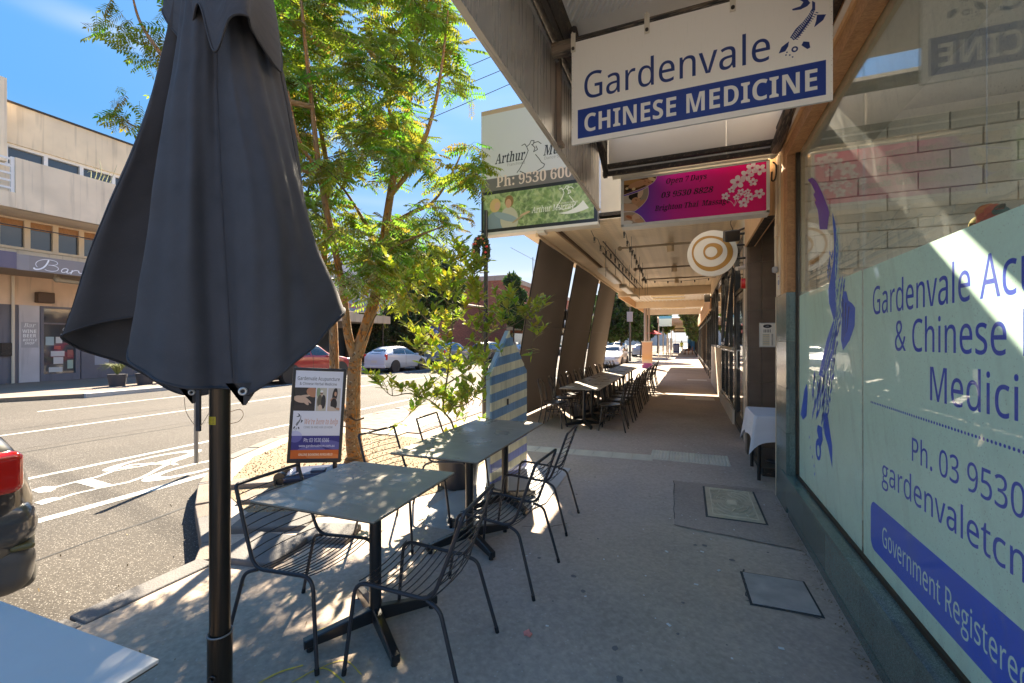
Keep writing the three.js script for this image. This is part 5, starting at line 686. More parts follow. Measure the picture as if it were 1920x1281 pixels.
{
  const t = thing('hanging_sign', 'magenta and purple massage sign with white blossoms hung under a white pipe', 'sign', [.03, 3.172, -5.13]);
  const tex = canvasTex(1152, 416, (x, W, H) => {
    const g = x.createLinearGradient(0, 60, W, 0); g.addColorStop(0, '#5a48b8'); g.addColorStop(.16, '#7a38a8'); g.addColorStop(.36, '#c02490'); g.addColorStop(.8, '#e81070'); g.addColorStop(1, '#e0146c'); x.fillStyle = g; x.fillRect(0, 0, W, H);
    // three photographs of a massage in scalloped windows
    const photo = (path, base, items) => { x.save(); x.beginPath(); path(); x.clip(); x.fillStyle = base; x.fillRect(0, 0, 340, H); for (const [c, X, Y, a, b, q] of items) { x.fillStyle = c; x.beginPath(); x.ellipse(X, Y, a, b, q, 0, 7); x.fill(); } x.restore(); x.strokeStyle = '#d9c9b8'; x.lineWidth = 5; x.beginPath(); path(); x.stroke(); };
    photo(() => { x.moveTo(0, 0); x.lineTo(290, 0); x.bezierCurveTo(280, 70, 200, 90, 0, 135); x.closePath(); }, '#5a3a1e', [['#b98a52', 60, 20, 130, 28, .1], ['#c4916a', 130, 50, 90, 30, -.2], ['#c08a64', 210, 45, 42, 30, .4], ['#d9b98a', 250, 20, 40, 16, .5], ['#2a1a10', 40, 95, 26, 14, 0], ['#e0c896', 30, 78, 14, 12, 0], ['#e0c896', 90, 90, 16, 14, 0], ['#6a3a22', 190, 30, 9, 3, .3], ['#6a3a22', 222, 46, 9, 3, .3]]);
    photo(() => { x.moveTo(0, 150); x.bezierCurveTo(120, 130, 180, 110, 215, 85); x.bezierCurveTo(235, 180, 200, 240, 95, 300); x.lineTo(0, 290); x.closePath(); }, '#9a8a78', [['#c8b8a4', 40, 180, 60, 40, 0], ['#2c221e', 100, 165, 55, 38, .2], ['#c4936e', 110, 205, 40, 34, .2], ['#c9a183', 40, 255, 90, 34, .15], ['#b98a66', 170, 230, 60, 26, -.3], ['#d9b79a', 150, 140, 22, 46, .3], ['#3a2620', 112, 196, 10, 3, .3]]);
    photo(() => { x.moveTo(0, 300); x.bezierCurveTo(90, 290, 150, 330, 195, 416); x.lineTo(0, 416); x.closePath(); }, '#a48f7c', [['#b98a6a', 60, 355, 50, 26, .3], ['#a4623e', 50, 350, 30, 12, .5], ['#cda68a', 110, 365, 34, 40, -.4], ['#c09472', 140, 395, 40, 20, .3], ['#d8cfc4', 30, 400, 50, 20, 0]]);
    const tx = (s, X, Y, w, px) => fit(x, s, X, Y, w, px, 'italic bold $px serif', '#16030f'); const P = W / 1.44, cx = v => (v + .69) * P; tx('Open 7 Days', cx(-.235), 82, .42 * P, 68); tx('03 9530 8828', cx(-.285), 206, .53 * P, 72); tx('Brighton Thai  Massage', cx(-.35), 318, .76 * P, 66);
    const fl = (X, Y, s, q = 0) => { for (let k = 0; k < 5; k++) { x.fillStyle = k % 2 ? '#e2c7cf' : '#eddde0'; x.save(); x.translate(X, Y); x.rotate(k * 1.2566 + q); x.beginPath(); x.ellipse(0, -s * .62, s * .36, s * .44, 0, 0, 7); x.fill(); x.restore(); } x.strokeStyle = '#b05a78'; x.lineWidth = 1.6; for (let k = 0; k < 5; k++) { x.beginPath(); x.moveTo(X, Y); x.lineTo(X + s * .4 * Math.sin(k * 1.2566 + q), Y - s * .4 * Math.cos(k * 1.2566 + q)); x.stroke(); } x.fillStyle = '#b14a70'; x.beginPath(); x.arc(X, Y, s * .13, 0, 7); x.fill(); };
    x.strokeStyle = '#e2c7cf'; x.lineWidth = 4; for (const [a, b, c] of [[860, 290, 915], [930, 260, 915], [985, 255, 915]]) { x.beginPath(); x.moveTo(a, b); x.quadraticCurveTo((a + c) / 2 + 10, b + 10, c, 350); x.stroke(); }
    fl(940, 145, 56); fl(1010, 95, 50, .4); fl(1050, 40, 48, .2); fl(1105, 62, 46, .7); fl(1055, 160, 34); fl(895, 205, 28); fl(848, 255, 32, .3); fl(930, 275, 24); fl(965, 235, 30, .5); fl(1005, 265, 22); fl(1035, 285, 32, .2); fl(1015, 235, 22); fl(1100, 265, 40, .5); fl(985, 330, 40, .1);
  }); tex.anisotropy = 8;
  obj('box', rbox(1.46, .53, .15, .006, 0, 0, 0), edgeWhite, t); obj('frame', [boxc(1.47, .03, .162, 0, -.258, 0), boxc(.03, .53, .162, -.722, 0, 0), boxc(.03, .53, .162, .722, 0, 0), boxc(1.47, .012, .162, 0, .262, 0)], edgeWhite, t);
  flat('print', 1.415, .50, tex, t, [0, .005, .0775], 0, { roughness: .25 }); flat('print', 1.415, .50, tex, t, [0, .005, -.0775], Math.PI, { roughness: .25 });
  obj('pipe', [rod([-.83, .335, .07], [.74, .335, .07], .048, .048, 14), put(new THREE.SphereGeometry(.06, 12, 8), .76, .335, .07), box(-.74, .72, .27, .31, .05, .09)], std({ color: lin(.64, .57, .45), roughness: .45 }), t);
  obj('hook', [tube([[.77, .25, .05], [.80, .2, .05], [.79, .08, .05], [.76, .06, .05], [.76, .15, .05]], .008)], darkSteel, t);
}
{
  const t = thing('rooftop_sign', 'tall white and grey dance studio sign with garden photo beyond the metal fascia', 'sign', [-2.57, 4.845, -7.64]);
  const tex = canvasTex(1024, 1072, (x, W, H) => {         // 2.24 x 2.345 m
    const P = W / 2.24, X = v => (v + 3.69) * P, Y = v => (6.02 - v) * P;
    x.fillStyle = '#c6c8ce'; x.fillRect(0, 0, W, H); x.fillStyle = '#b49c86'; x.fillRect(0, 0, W, .085 * P);
    fit(x, 'Arthur', X(-3.40), Y(4.965), .60 * P, 120, 'italic bold $px serif', '#2c3140'); fit(x, 'Murray', X(-2.44), Y(4.975), .70 * P, 120, 'italic bold $px serif', '#2c3140'); fit(x, 'Franchised', X(-3.15), Y(4.89), .36 * P, 34, '$px sans-serif', '#8a8d95'); fit(x, 'Dance Studios', X(-2.42), Y(4.90), .5 * P, 34, '$px sans-serif', '#8a8d95');
    const dancer = (X0, Y0, s, col, lw) => { x.save(); x.translate(X0, Y0); x.scale(s, s); x.strokeStyle = col; x.lineWidth = lw; x.lineCap = 'round'; x.lineJoin = 'round'; for (const p of [[[-40, -58], [-28, -62], [-20, -50], [-8, -58]], [[-8, -58], [-2, -70], [10, -68], [8, -56], [0, -54]], [[8, -60], [26, -62], [38, -52]], [[2, -54], [14, -40], [8, -26], [24, -32], [18, -46]], [[-20, -50], [-14, -34], [-24, -10], [-48, 30], [-60, 44]], [[-48, 40], [-20, 56], [20, 50], [48, 38], [52, 28], [40, 20], [30, 4], [16, -14]]]) { x.beginPath(); p.forEach((q, i) => i ? x.lineTo(...q) : x.moveTo(...q)); x.stroke(); } x.restore(); };
    dancer(X(-2.66), Y(4.955), 2.2, '#3a3d46', 3); x.fillStyle = '#6f6c6d'; x.fillRect(0, Y(4.70), W, .245 * P); fit(x, 'Ph: 9530 6000', X(-3.38), Y(4.525), 1.62 * P, 128, 'bold $px serif', '#d8c6bb');
    x.fillStyle = '#2a2c34'; x.fillRect(0, Y(4.455), W, H);
    const gx = X(-3.64), gy = Y(4.40), gw = 2.13 * P, gh = .66 * P; x.save(); x.beginPath(); x.rect(gx, gy, gw, gh); x.clip(); x.fillStyle = '#a6b88a'; x.fillRect(gx, gy, gw, gh); const r = mulberry(8);
    for (let i = 0; i < 900; i++) { const c = [[90, 120, 70], [150, 170, 110], [180, 190, 140], [110, 140, 80], [70, 90, 60]][Math.floor(r() * 5)]; x.fillStyle = `rgba(${c},.35)`; x.beginPath(); x.ellipse(gx + r() * gw, gy + r() * gh, 8 + 26 * r(), 6 + 14 * r(), r() * 3, 0, 7); x.fill(); }
    const el = (c, a, b, p, q, t2 = 0) => { x.fillStyle = c; x.beginPath(); x.ellipse(gx + a * gw, gy + b * gh, p * gw, q * gh, t2, 0, 7); x.fill(); };
    el('#7f93a0', .12, .85, .1, .34, .2); el('#b9b7a6', .25, .78, .085, .36, -.1); el('#c8ad78', .115, .33, .052, .20, .2); el('#caa488', .135, .36, .026, .12); el('#8a6a48', .25, .26, .042, .17); el('#c49c80', .243, .32, .028, .13); el('#8fa2ac', .22, .70, .12, .10, .35); el('#c9a58a', .40, .66, .05, .03, -.3); el('#a8977a', .33, .8, .06, .03, -.5); x.restore();
    fit(x, 'Arthur Murray', X(-2.66), Y(3.955), .80 * P, 70, 'italic $px serif', '#e6e8e2'); fit(x, 'Dance Centre', X(-2.1), Y(4.055), .3 * P, 22, 'italic $px serif', '#e6e8e2'); dancer(X(-2.0), Y(4.14), 1.5, '#e6e8e2', 4);
    x.fillStyle = '#e6e8e2'; x.beginPath(); x.moveTo(X(-2.15), Y(3.90)); x.quadraticCurveTo(X(-1.85), Y(3.9), X(-1.7), Y(4.08)); x.lineTo(X(-1.6), Y(3.93)); x.quadraticCurveTo(X(-1.9), Y(3.82), X(-2.15), Y(3.90)); x.fill();
    x.strokeStyle = '#1d1f24'; x.lineWidth = 5; x.beginPath(); x.moveTo(0, Y(4.455)); x.lineTo(W, Y(4.455)); x.stroke();
  }); tex.anisotropy = 8;
  obj('box', rbox(2.24, 2.345, .22, .01), std({ color: lin(.20, .21, .24), roughness: .5 }), t); flat('print', 2.232, 2.337, tex, t, [0, 0, .1125], 0, { roughness: .3 });
  obj('base_trim', boxc(2.25, .05, .235, 0, -1.192, 0), edgeWhite, t); obj('bracket', rbox(.14, .05, .2, .01, .08, -1.24, 0), edgeWhite, t);
}
{
  const t = thing('round_sign', 'round cream sign with two ochre rings projecting from the restaurant wall', 'sign', [.345, 2.965, -7.42]);
  obj('disc', put(new THREE.CylinderGeometry(.355, .355, .06, 56), 0, 0, 0, Math.PI / 2), std({ color: lin(.82, .76, .62), roughness: .45 }), t);
  const ring = (n, R0, w, cx, cy, ex, ph) => { const s = new THREE.Shape(), h = new THREE.Path(); for (let k = 0; k <= 48; k++) { const a = k / 48 * 6.2832, q = R0 * (1 + .05 * Math.sin(2 * a + ph) + .03 * Math.sin(3 * a + 1)); const p = [cx + q * Math.cos(a) * ex, cy + q * Math.sin(a)]; k ? s.lineTo(...p) : s.moveTo(...p); } for (let k = 48; k >= 0; k--) { const a = k / 48 * 6.2832, q = (R0 - w * (1 + .45 * Math.sin(a + ph))) * (1 + .05 * Math.sin(2 * a + ph)); const p = [cx + q * Math.cos(a) * ex, cy + q * Math.sin(a)]; k < 48 ? h.lineTo(...p) : h.moveTo(...p); } s.holes.push(h); obj(n, put(new THREE.ExtrudeGeometry(s, { depth: .006, bevelEnabled: false }), 0, 0, .029), std({ color: lin(.47, .235, .035), roughness: .5 }), t); };
  ring('ring', .285, .052, -.005, 0, .98, 2.2); ring('ring', .135, .052, .01, .03, .98, 1.2);
  obj('arm', [rod([.34, .1, 0], [.5, .1, 0], .015), rod([.34, -.1, 0], [.5, -.1, 0], .015)], blackFrame, t);
}
{
  const t = thing('menu_board', 'white framed menu board on the brown tiled wall', 'menu board', [1.06, 1.69, -6.935]);
  obj('frame', rbox(.27, .34, .02, .004), std({ color: lin(.5, .5, .48), roughness: .4 }), t);
  flat('print', .25, .32, canvasTex(200, 256, (x) => { x.fillStyle = '#eeeadc'; x.fillRect(0, 0, 200, 256); x.fillStyle = '#222'; x.beginPath(); x.ellipse(70, 30, 42, 20, 0, 0, 7); x.fill(); x.fillStyle = '#ddd'; x.font = '18px sans-serif'; x.fillText('cafe', 52, 36); x.fillStyle = '#555'; for (let k = 0; k < 5; k++) x.fillRect(34 + k * 15, 66, 7, 34); for (let k = 0; k < 10; k++) { x.fillStyle = k % 2 ? '#b7a25a' : '#8a8460'; x.fillRect(24, 118 + k * 13, 66, 5); x.fillStyle = '#444'; x.fillRect(110, 118 + k * 13, 16, 6); } }), t, [0, 0, .0108]);
}
{ // swing board on a wheeled base
  const t = thing('footpath_sign', 'black framed footpath sign of the clinic on a dark water base beside the tree', 'sandwich board', [-4.02, 0, -3.86], .66);
  const g = new THREE.Group(); const tilt = new THREE.Matrix4().makeRotationZ(-.055).premultiply(new THREE.Matrix4().makeRotationX(-.05)).setPosition(0, .74, 0);
  const T = (q) => { q = clean(q); q.applyMatrix4(tilt); return q; };
  const fr = std({ color: lin(.022, .022, .024), roughness: .35 });
  obj('frame', [T(rbox(.58, .035, .04, .012, 0, .53, 0)), T(rbox(.58, .05, .04, .012, 0, -.525, 0)), T(rbox(.035, 1.09, .04, .012, -.275, 0, 0)), T(rbox(.035, 1.09, .04, .012, .275, 0, 0))], fr, t); obj('backing', T(boxc(.53, 1.04, .02, 0, 0, 0)), fr, t);
  const tex = canvasTex(560, 1080, (x, W, H) => {
    x.fillStyle = '#d6d9e6'; x.fillRect(0, 0, W, H); fit(x, 'Gardenvale Acupuncture', 22, 118, 500, 62, '$px sans-serif', '#20242e'); fit(x, '& Chinese Herbal Medicine', 50, 176, 440, 46, '$px sans-serif', '#20242e');
    const ph = (X0, w, base, it) => { x.save(); x.beginPath(); x.rect(X0, 208, w, 282); x.clip(); x.fillStyle = base; x.fillRect(X0, 208, w, 282); for (const [c, a, b, p, q, t2] of it) { x.fillStyle = c; x.beginPath(); x.ellipse(X0 + a * w, 208 + b * 282, p * w, q * 282, t2, 0, 7); x.fill(); } x.restore(); };
    ph(0, 245, '#221c1e', [['#b07a5c', .85, .2, .3, .2, .4], ['#c2a590', .3, .5, .34, .15, .2], ['#c2a590', .55, .62, .2, .07, .8], ['#c2a590', .5, .48, .3, .05, .5], ['#c2a590', .6, .52, .28, .05, .7], ['#c2a590', .5, .36, .24, .05, -.1], ['#2e2626', .5, .95, .6, .2, .1]]);
    ph(255, 120, '#b7b3a6', [['#8a9a78', .2, .2, .2, .2, 0], ['#c2a08a', .5, .24, .13, .09, 0], ['#dcdcdc', .5, .15, .15, .05, 0], ['#333', .5, .25, .14, .02, 0], ['#5c5544', .35, .58, .25, .28, 0], ['#232428', .72, .6, .22, .3, 0], ['#c9b3a0', .42, .85, .2, .12, 0]]);
    ph(392, 148, '#b9b4b2', [['#20181a', .55, .3, .2, .32, .1], ['#bb9076', .6, .25, .1, .1, 0], ['#a87a62', .45, .52, .24, .10, -.3], ['#1c1619', .5, .7, .26, .26, 0], ['#bfb0a4', .3, .92, .4, .12, .2], ['#b78c70', .85, .9, .2, .05, .2]]);
    x.save(); x.translate(10, 520); carp(x, 110, 210, '#3a4252'); x.restore(); fit(x, "We're here to help", 128, 650, 400, 88, 'italic $px serif', '#bd7a5c'); fit(x, 'COME IN AND ASK US HOW', 130, 700, 340, 36, '$px sans-serif', '#7c818c');
    x.fillStyle = '#33307f'; x.fillRect(0, 790, W, 170); x.fillStyle = 'rgba(150,150,210,.45)'; x.beginPath(); x.ellipse(40, 800, 80, 70, 0, 0, 7); x.fill(); x.beginPath(); x.ellipse(480, 900, 150, 50, .2, 0, 7); x.fill(); x.beginPath(); x.ellipse(240, 960, 160, 40, 0, 0, 7); x.fill();
    fit(x, 'Ph: 03 9530 6566', 140, 866, 300, 64, '$px sans-serif', '#e8e8f0'); fit(x, 'www.gardenvaletcm.com.au', 90, 926, 420, 42, '$px sans-serif', '#e8e8f0'); x.fillStyle = '#cf6420'; x.fillRect(0, 960, W, 120); x.fillStyle = 'rgba(235,150,90,.5)'; x.beginPath(); x.ellipse(380, 1040, 200, 40, 0, 0, 7); x.fill(); fit(x, 'ONLINE BOOKING AVAILABLE!', 90, 1030, 400, 40, 'bold $px sans-serif', '#f0d8c0');
  }); tex.anisotropy = 8; const pr = flat('print', .515, 1.03, tex, t, [0, 0, 0], 0, { roughness: .3 }); pr.geometry.translate(0, 0, .0125); pr.geometry.applyMatrix4(tilt);
  obj('post', [rod([-.2, .06, 0], [-.21, .24, 0], .025), rod([.19, .06, 0], [.19, .22, 0], .025)], fr, t); obj('water_base', [rbox(.66, .09, .42, .04, 0, .06, 0), rbox(.16, .03, .12, .01, .02, .11, .06)], std({ color: lin(.045, .05, .085), roughness: .28 }), t);
  obj('wheel', put(new THREE.CylinderGeometry(.07, .07, .05, 18), -.34, .07, -.08, Math.PI / 2, 0, .3), fr, t); obj('wheel', put(new THREE.CylinderGeometry(.07, .07, .05, 18), -.36, .07, .14, Math.PI / 2, 0, .3), fr, t);
}
// ------------------------------------------------------------------ café furniture
const powder = std({ map: rep(texFrom(256, (u, v, i, j) => { const k = .85 + .3 * hash2(i, j, 4); return [.034 * k, .033 * k, .037 * k]; }, true), .12), roughness: .42 });
const tipMat = std({ color: lin(.012, .012, .012), roughness: .8 });
const wireChair = thing('wire_chair', 'charcoal wire chair on the street side of the nearest table, beside the umbrella pole', 'chair', [-1.94, 0, -1.82], Math.PI / 2 + .02, 'charcoal wire café chairs');
{
  const t = wireChair, W = .222, r = .0098, rail = [];
  for (const s of [-1, 1]) {
    rail.push(bent([[s * (W + .022), .012, .285], [s * W, .448, .235], [s * (W - .004), .415, -.165], [s * (W - .01), .60, -.238], [s * (W - .016), .815, -.315]].slice(0, 5), r, .07, 9));
    obj('rear_leg', bent([[s * (W - .006), .414, -.14], [s * (W + .012), .392, -.215], [s * (W + .03), .012, -.325]], r, .09, 9), powder, t); obj('foot', [rod([s * (W + .031), 0, -.326], [s * (W + .030), .03, -.319], .0115)], tipMat, t); obj('foot', [rod([s * (W + .022), 0, .286], [s * (W + .021), .03, .282], .0115)], tipMat, t);
  }
  const top = bent([[-(W - .0155), .79, -.306], [-(W - .016), .83, -.32], [W - .016, .83, -.32], [W - .0155, .79, -.306]], r, .055, 9);
  obj('frame', [rail, top], powder, t);
  const wires = (a, n, f) => { for (let k = 0; k < n; k++) obj('wire', sweep(f(k / (n - 1)), .0031, 6), powder, t); };
  wires('seat', 12, u => { const z = .215 - .365 * u, y = .444 - .034 * u; return [-1, -.8, -.45, 0, .45, .8, 1].map(s => V(s * (W - .002), y + .006 - .022 * (1 - s * s), z + .012 * (1 - s * s) * (u > .8 ? -1 : .3))); });
  wires('back', 9, u => { const y = .455 + .325 * u, q = (y - .415) / .40, z = -.18 - .135 * q; return [-1, -.8, -.45, 0, .45, .8, 1].map(s => V(s * (W - .006 - .008 * q), y - .004, z + .004 - .028 * (1 - s * s))); });
}
for (const [l, x, z, a] of [
  ['charcoal wire chair pulled up on the shop side of the nearest table', -1.27, -1.90, -Math.PI / 2 - .10], ['charcoal wire chair on the kerb side of the long table, nearer the tree trunk', -2.18, -3.02, Math.PI / 2 + .10],
  ['charcoal wire chair on the kerb side of the long table, nearer the lemon tree', -2.2, -3.88, Math.PI / 2 - .05], ['charcoal wire chair on the shop side of the long table, nearer the camera', -1.20, -2.80, -Math.PI / 2 + .03], ['charcoal wire chair on the shop side of the long table, at its far end', -1.26, -3.72, -Math.PI / 2 - .04]]) copyOf(wireChair, l, [x, 0, z], a);
const topMat = phys({ map: rep(mottled([.30, .262, .205], .14, 51, 6, 5), 1.2), roughness: .42, roughnessMap: rep(texFrom(512, (u, v) => .7 + 1.0 * (fbm(u, v, 7, 6, 53) - .45) + .4 * smooth(.62, .7, fbm(u + .2 * fbm(u, v, 3, 3, 9), v, 4, 5, 57, 30))), 1.1) });
const topEdge = std({ color: lin(.085, .07, .05), roughness: .5 });
const blackIron = phys({ color: lin(.014, .014, .015), roughness: .32, clearcoat: .35, clearcoatRoughness: .25 });
function pedestal(t, x, z, h, len, a) {
  obj('column', rod([x, .05, z], [x, h, z], .033, .033, 16), blackIron, t); obj('top_plate', boxc(.3, .008, .3, x, h, z), blackIron, t);
  for (let k = 0; k < 4; k++) { const b = a + k * Math.PI / 2, s = new THREE.Shape([new THREE.Vector2(0, .045), new THREE.Vector2(.03, .045), new THREE.Vector2(len, .028), new THREE.Vector2(len, .062), new THREE.Vector2(.03, .115), new THREE.Vector2(0, .115)]); const g = new THREE.ExtrudeGeometry(s, { depth: .034, bevelEnabled: true, bevelSize: .005, bevelThickness: .005, bevelSegments: 1 }); g.translate(0, 0, -.017); put(g, x, 0, z, 0, b, 0); obj('foot', [g, rod([x + Math.cos(b) * (len - .025), 0, z - Math.sin(b) * (len - .025)], [x + Math.cos(b) * (len - .025), .03, z - Math.sin(b) * (len - .025)], .018)], blackIron, t); }
}
function cafeTable(name, label, x, z, w, d, turn, cols, grp) { const t = thing(name, label, 'table', [x, 0, z], turn, grp); obj('tabletop', rbox(w, .011, d, .003, 0, .7415, 0), topMat, t); obj('underside', boxc(w - .004, .004, d - .004, 0, .7335, 0), topEdge, t); for (const q of cols) pedestal(t, q[0], q[1], .728, .36, q[2]); return t; }
cafeTable('cafe_table', 'square grey café table nearest the camera between two wire chairs', -1.795, -2.06, .80, .825, .04, [[.17, .10, .92]]);
cafeTable('cafe_table', 'long grey café table in front of the striped beach hut board', -1.765, -3.545, .745, 1.59, .02, [[.14, .46, .95], [.1, -.4, .95]]);
cafeTable('cafe_table', 'pale grey café tabletop cut off by the lower left corner of the picture', -1.72, -.285, .84, .85, .04, [[0, .1, .9]]).children[0].material = phys({ map: rep(mottled([.62, .60, .55], .06, 52, 6, 5), 1.2), roughness: .45 });
// the restaurant's row: tables end to end, bentwood chairs on both sides
let ci = 0; for (const [z0, z1, l] of [[-7.68, -9.3, 'first dark table of the restaurant row, with a white card on its corner'], [-9.42, -10.7, 'second dark table of the restaurant row'], [-10.82, -12.5, 'third dark table along the restaurant row'], [-12.62, -14.6, 'fourth dark table along the restaurant row'], [-14.72, -17.2, 'last dark table of the restaurant row, by the pillar end']]) cafeTable('restaurant_table', l, -1.83 - .02 * ci++, (z0 + z1) / 2, .74, z0 - z1, .01 * (ci % 2), [[0, .35, .6], [0, -.4, .6]]);
obj('table_card', boxc(.16, .002, .13, 0, 0, 0), std({ color: lin(.75, .72, .66), roughness: .6 })).position.set(-2.06, .749, -8.0); tag(scene.children[scene.children.length - 1], 'white card lying on the near left corner of the first restaurant table', 'card');
const lacquer = phys({ color: lin(.020, .016, .013), roughness: .28, clearcoat: .4, clearcoatRoughness: .2 });
const bentChair = thing('bentwood_chair', 'black bentwood chair with hooped back at the head of the restaurant row, shop side', 'chair', [-1.27, 0, -7.98], -Math.PI / 2, 'black bentwood chairs along the restaurant tables');
{
  const t = bentChair; obj('seat', [put(new THREE.CylinderGeometry(.205, .20, .022, 26), 0, .462, .02), put(new THREE.TorusGeometry(.196, .014, 8, 26), 0, .462, .02, Math.PI / 2)], lacquer, t); obj('ring', put(new THREE.TorusGeometry(.155, .009, 6, 24), 0, .30, .02, Math.PI / 2), lacquer, t);
  for (const s of [-1, 1]) { obj('leg', tube([[s * .13, .455, .16], [s * .15, .25, .18], [s * .175, 0, .215]], .0125, 7), lacquer, t); }
  obj('back_hoop', tube([[-.20, 0, -.26], [-.17, .25, -.2], [-.165, .46, -.17], [-.175, .66, -.20], [-.15, .82, -.25], [-.07, .885, -.275], [.07, .885, -.275], [.15, .82, -.25], [.175, .66, -.20], [.165, .46, -.17], [.17, .25, -.2], [.20, 0, -.26]], .0125, 7, 60), lacquer, t);
  obj('inner_hoop', tube([[-.10, .46, -.15], [-.115, .62, -.185], [-.09, .75, -.225], [0, .80, -.245], [.09, .75, -.225], [.115, .62, -.185], [.10, .46, -.15]], .009, 6, 36), lacquer, t);
  obj('leg_hoop', [tube([[-.15, .12, .19], [-.1, .33, .16], [0, .42, .14], [.1, .33, .16], [.15, .12, .19]], .008, 6, 24)], lacquer, t);
}
const ORD = ['first', 'second', 'third', 'fourth', 'fifth', 'sixth', 'seventh', 'eighth', 'ninth', 'tenth', 'eleventh', 'twelfth', 'thirteenth', 'fourteenth', 'last'];
{ const r = mulberry(9); for (let k = 1; k < 15; k++) copyOf(bentChair, `${ORD[k]} black bentwood chair from the near end, shop side of the restaurant row`, [-1.26 + .05 * (r() - .5), 0, -7.98 - k * .625 - .06 * r()], -Math.PI / 2 + .24 * (r() - .5)); for (let k = 0; k < 14; k++) copyOf(bentChair, `${ORD[k + 1 - 1]} black bentwood chair from the near end, blind side of the restaurant row`, [-2.35 + .06 * (r() - .5), 0, -7.85 - k * .66 - .08 * r()], Math.PI / 2 + .24 * (r() - .5)); }
// table with a white cloth in the recess
{
  const t = thing('cloth_table', 'table under a white cloth standing in the recess by the clinic pillar', 'table', [1.12, 0, -6.02]); obj('leg', [rod([-.36, 0, -.3], [-.36, .72, -.3], .02), rod([.36, 0, -.3], [.36, .72, -.3], .02), rod([.36, 0, .3], [.36, .72, .3], .02), rod([-.36, 0, .3], [-.36, .72, .3], .02)], blackIron, t); obj('tabletop', boxc(.8, .02, .74, 0, .73, 0), topEdge, t);
  const cloth = std({ map: rep(mottled([.80, .79, .82], .04, 55, 6, 4), .6), roughness: .9, bumpMap: rep(texFrom(256, (u, v, i, j) => ((i >> 1) + (j >> 1)) % 2), .05), bumpScale: .0004 });
  const hx = .42, hz = .39; const c = grid(96, 14, (u, v) => { const per = u * 4, s = Math.floor(per) % 4, f = per - Math.floor(per); const cs = [[-1, 1], [1, 1], [1, -1], [-1, -1]]; const a = cs[s], b = cs[(s + 1) % 4]; let x = (a[0] + (b[0] - a[0]) * f) * hx, z = (a[1] + (b[1] - a[1]) * f) * hz; const cornerN = Math.abs(f - .5) * 2, corner = Math.pow(cornerN, 7); const drop = v * (.27 + .17 * corner + .012 * Math.sin(u * 40)); const out = 1 + v * (.06 + .05 * Math.sin(u * 31) * (1 - cornerN) + .09 * corner); const near = v < .07 ? v / .07 : 1; return [x * (.985 + .015 * near) * out, .752 - (v < .07 ? .02 * v * v / .005 * .2 : drop) + .0, z * (.985 + .015 * near) * out]; }, true);
  obj('tablecloth', [c, boxc(hx * 1.97, .004, hz * 1.97, 0, .7515, 0)], cloth, t);
}
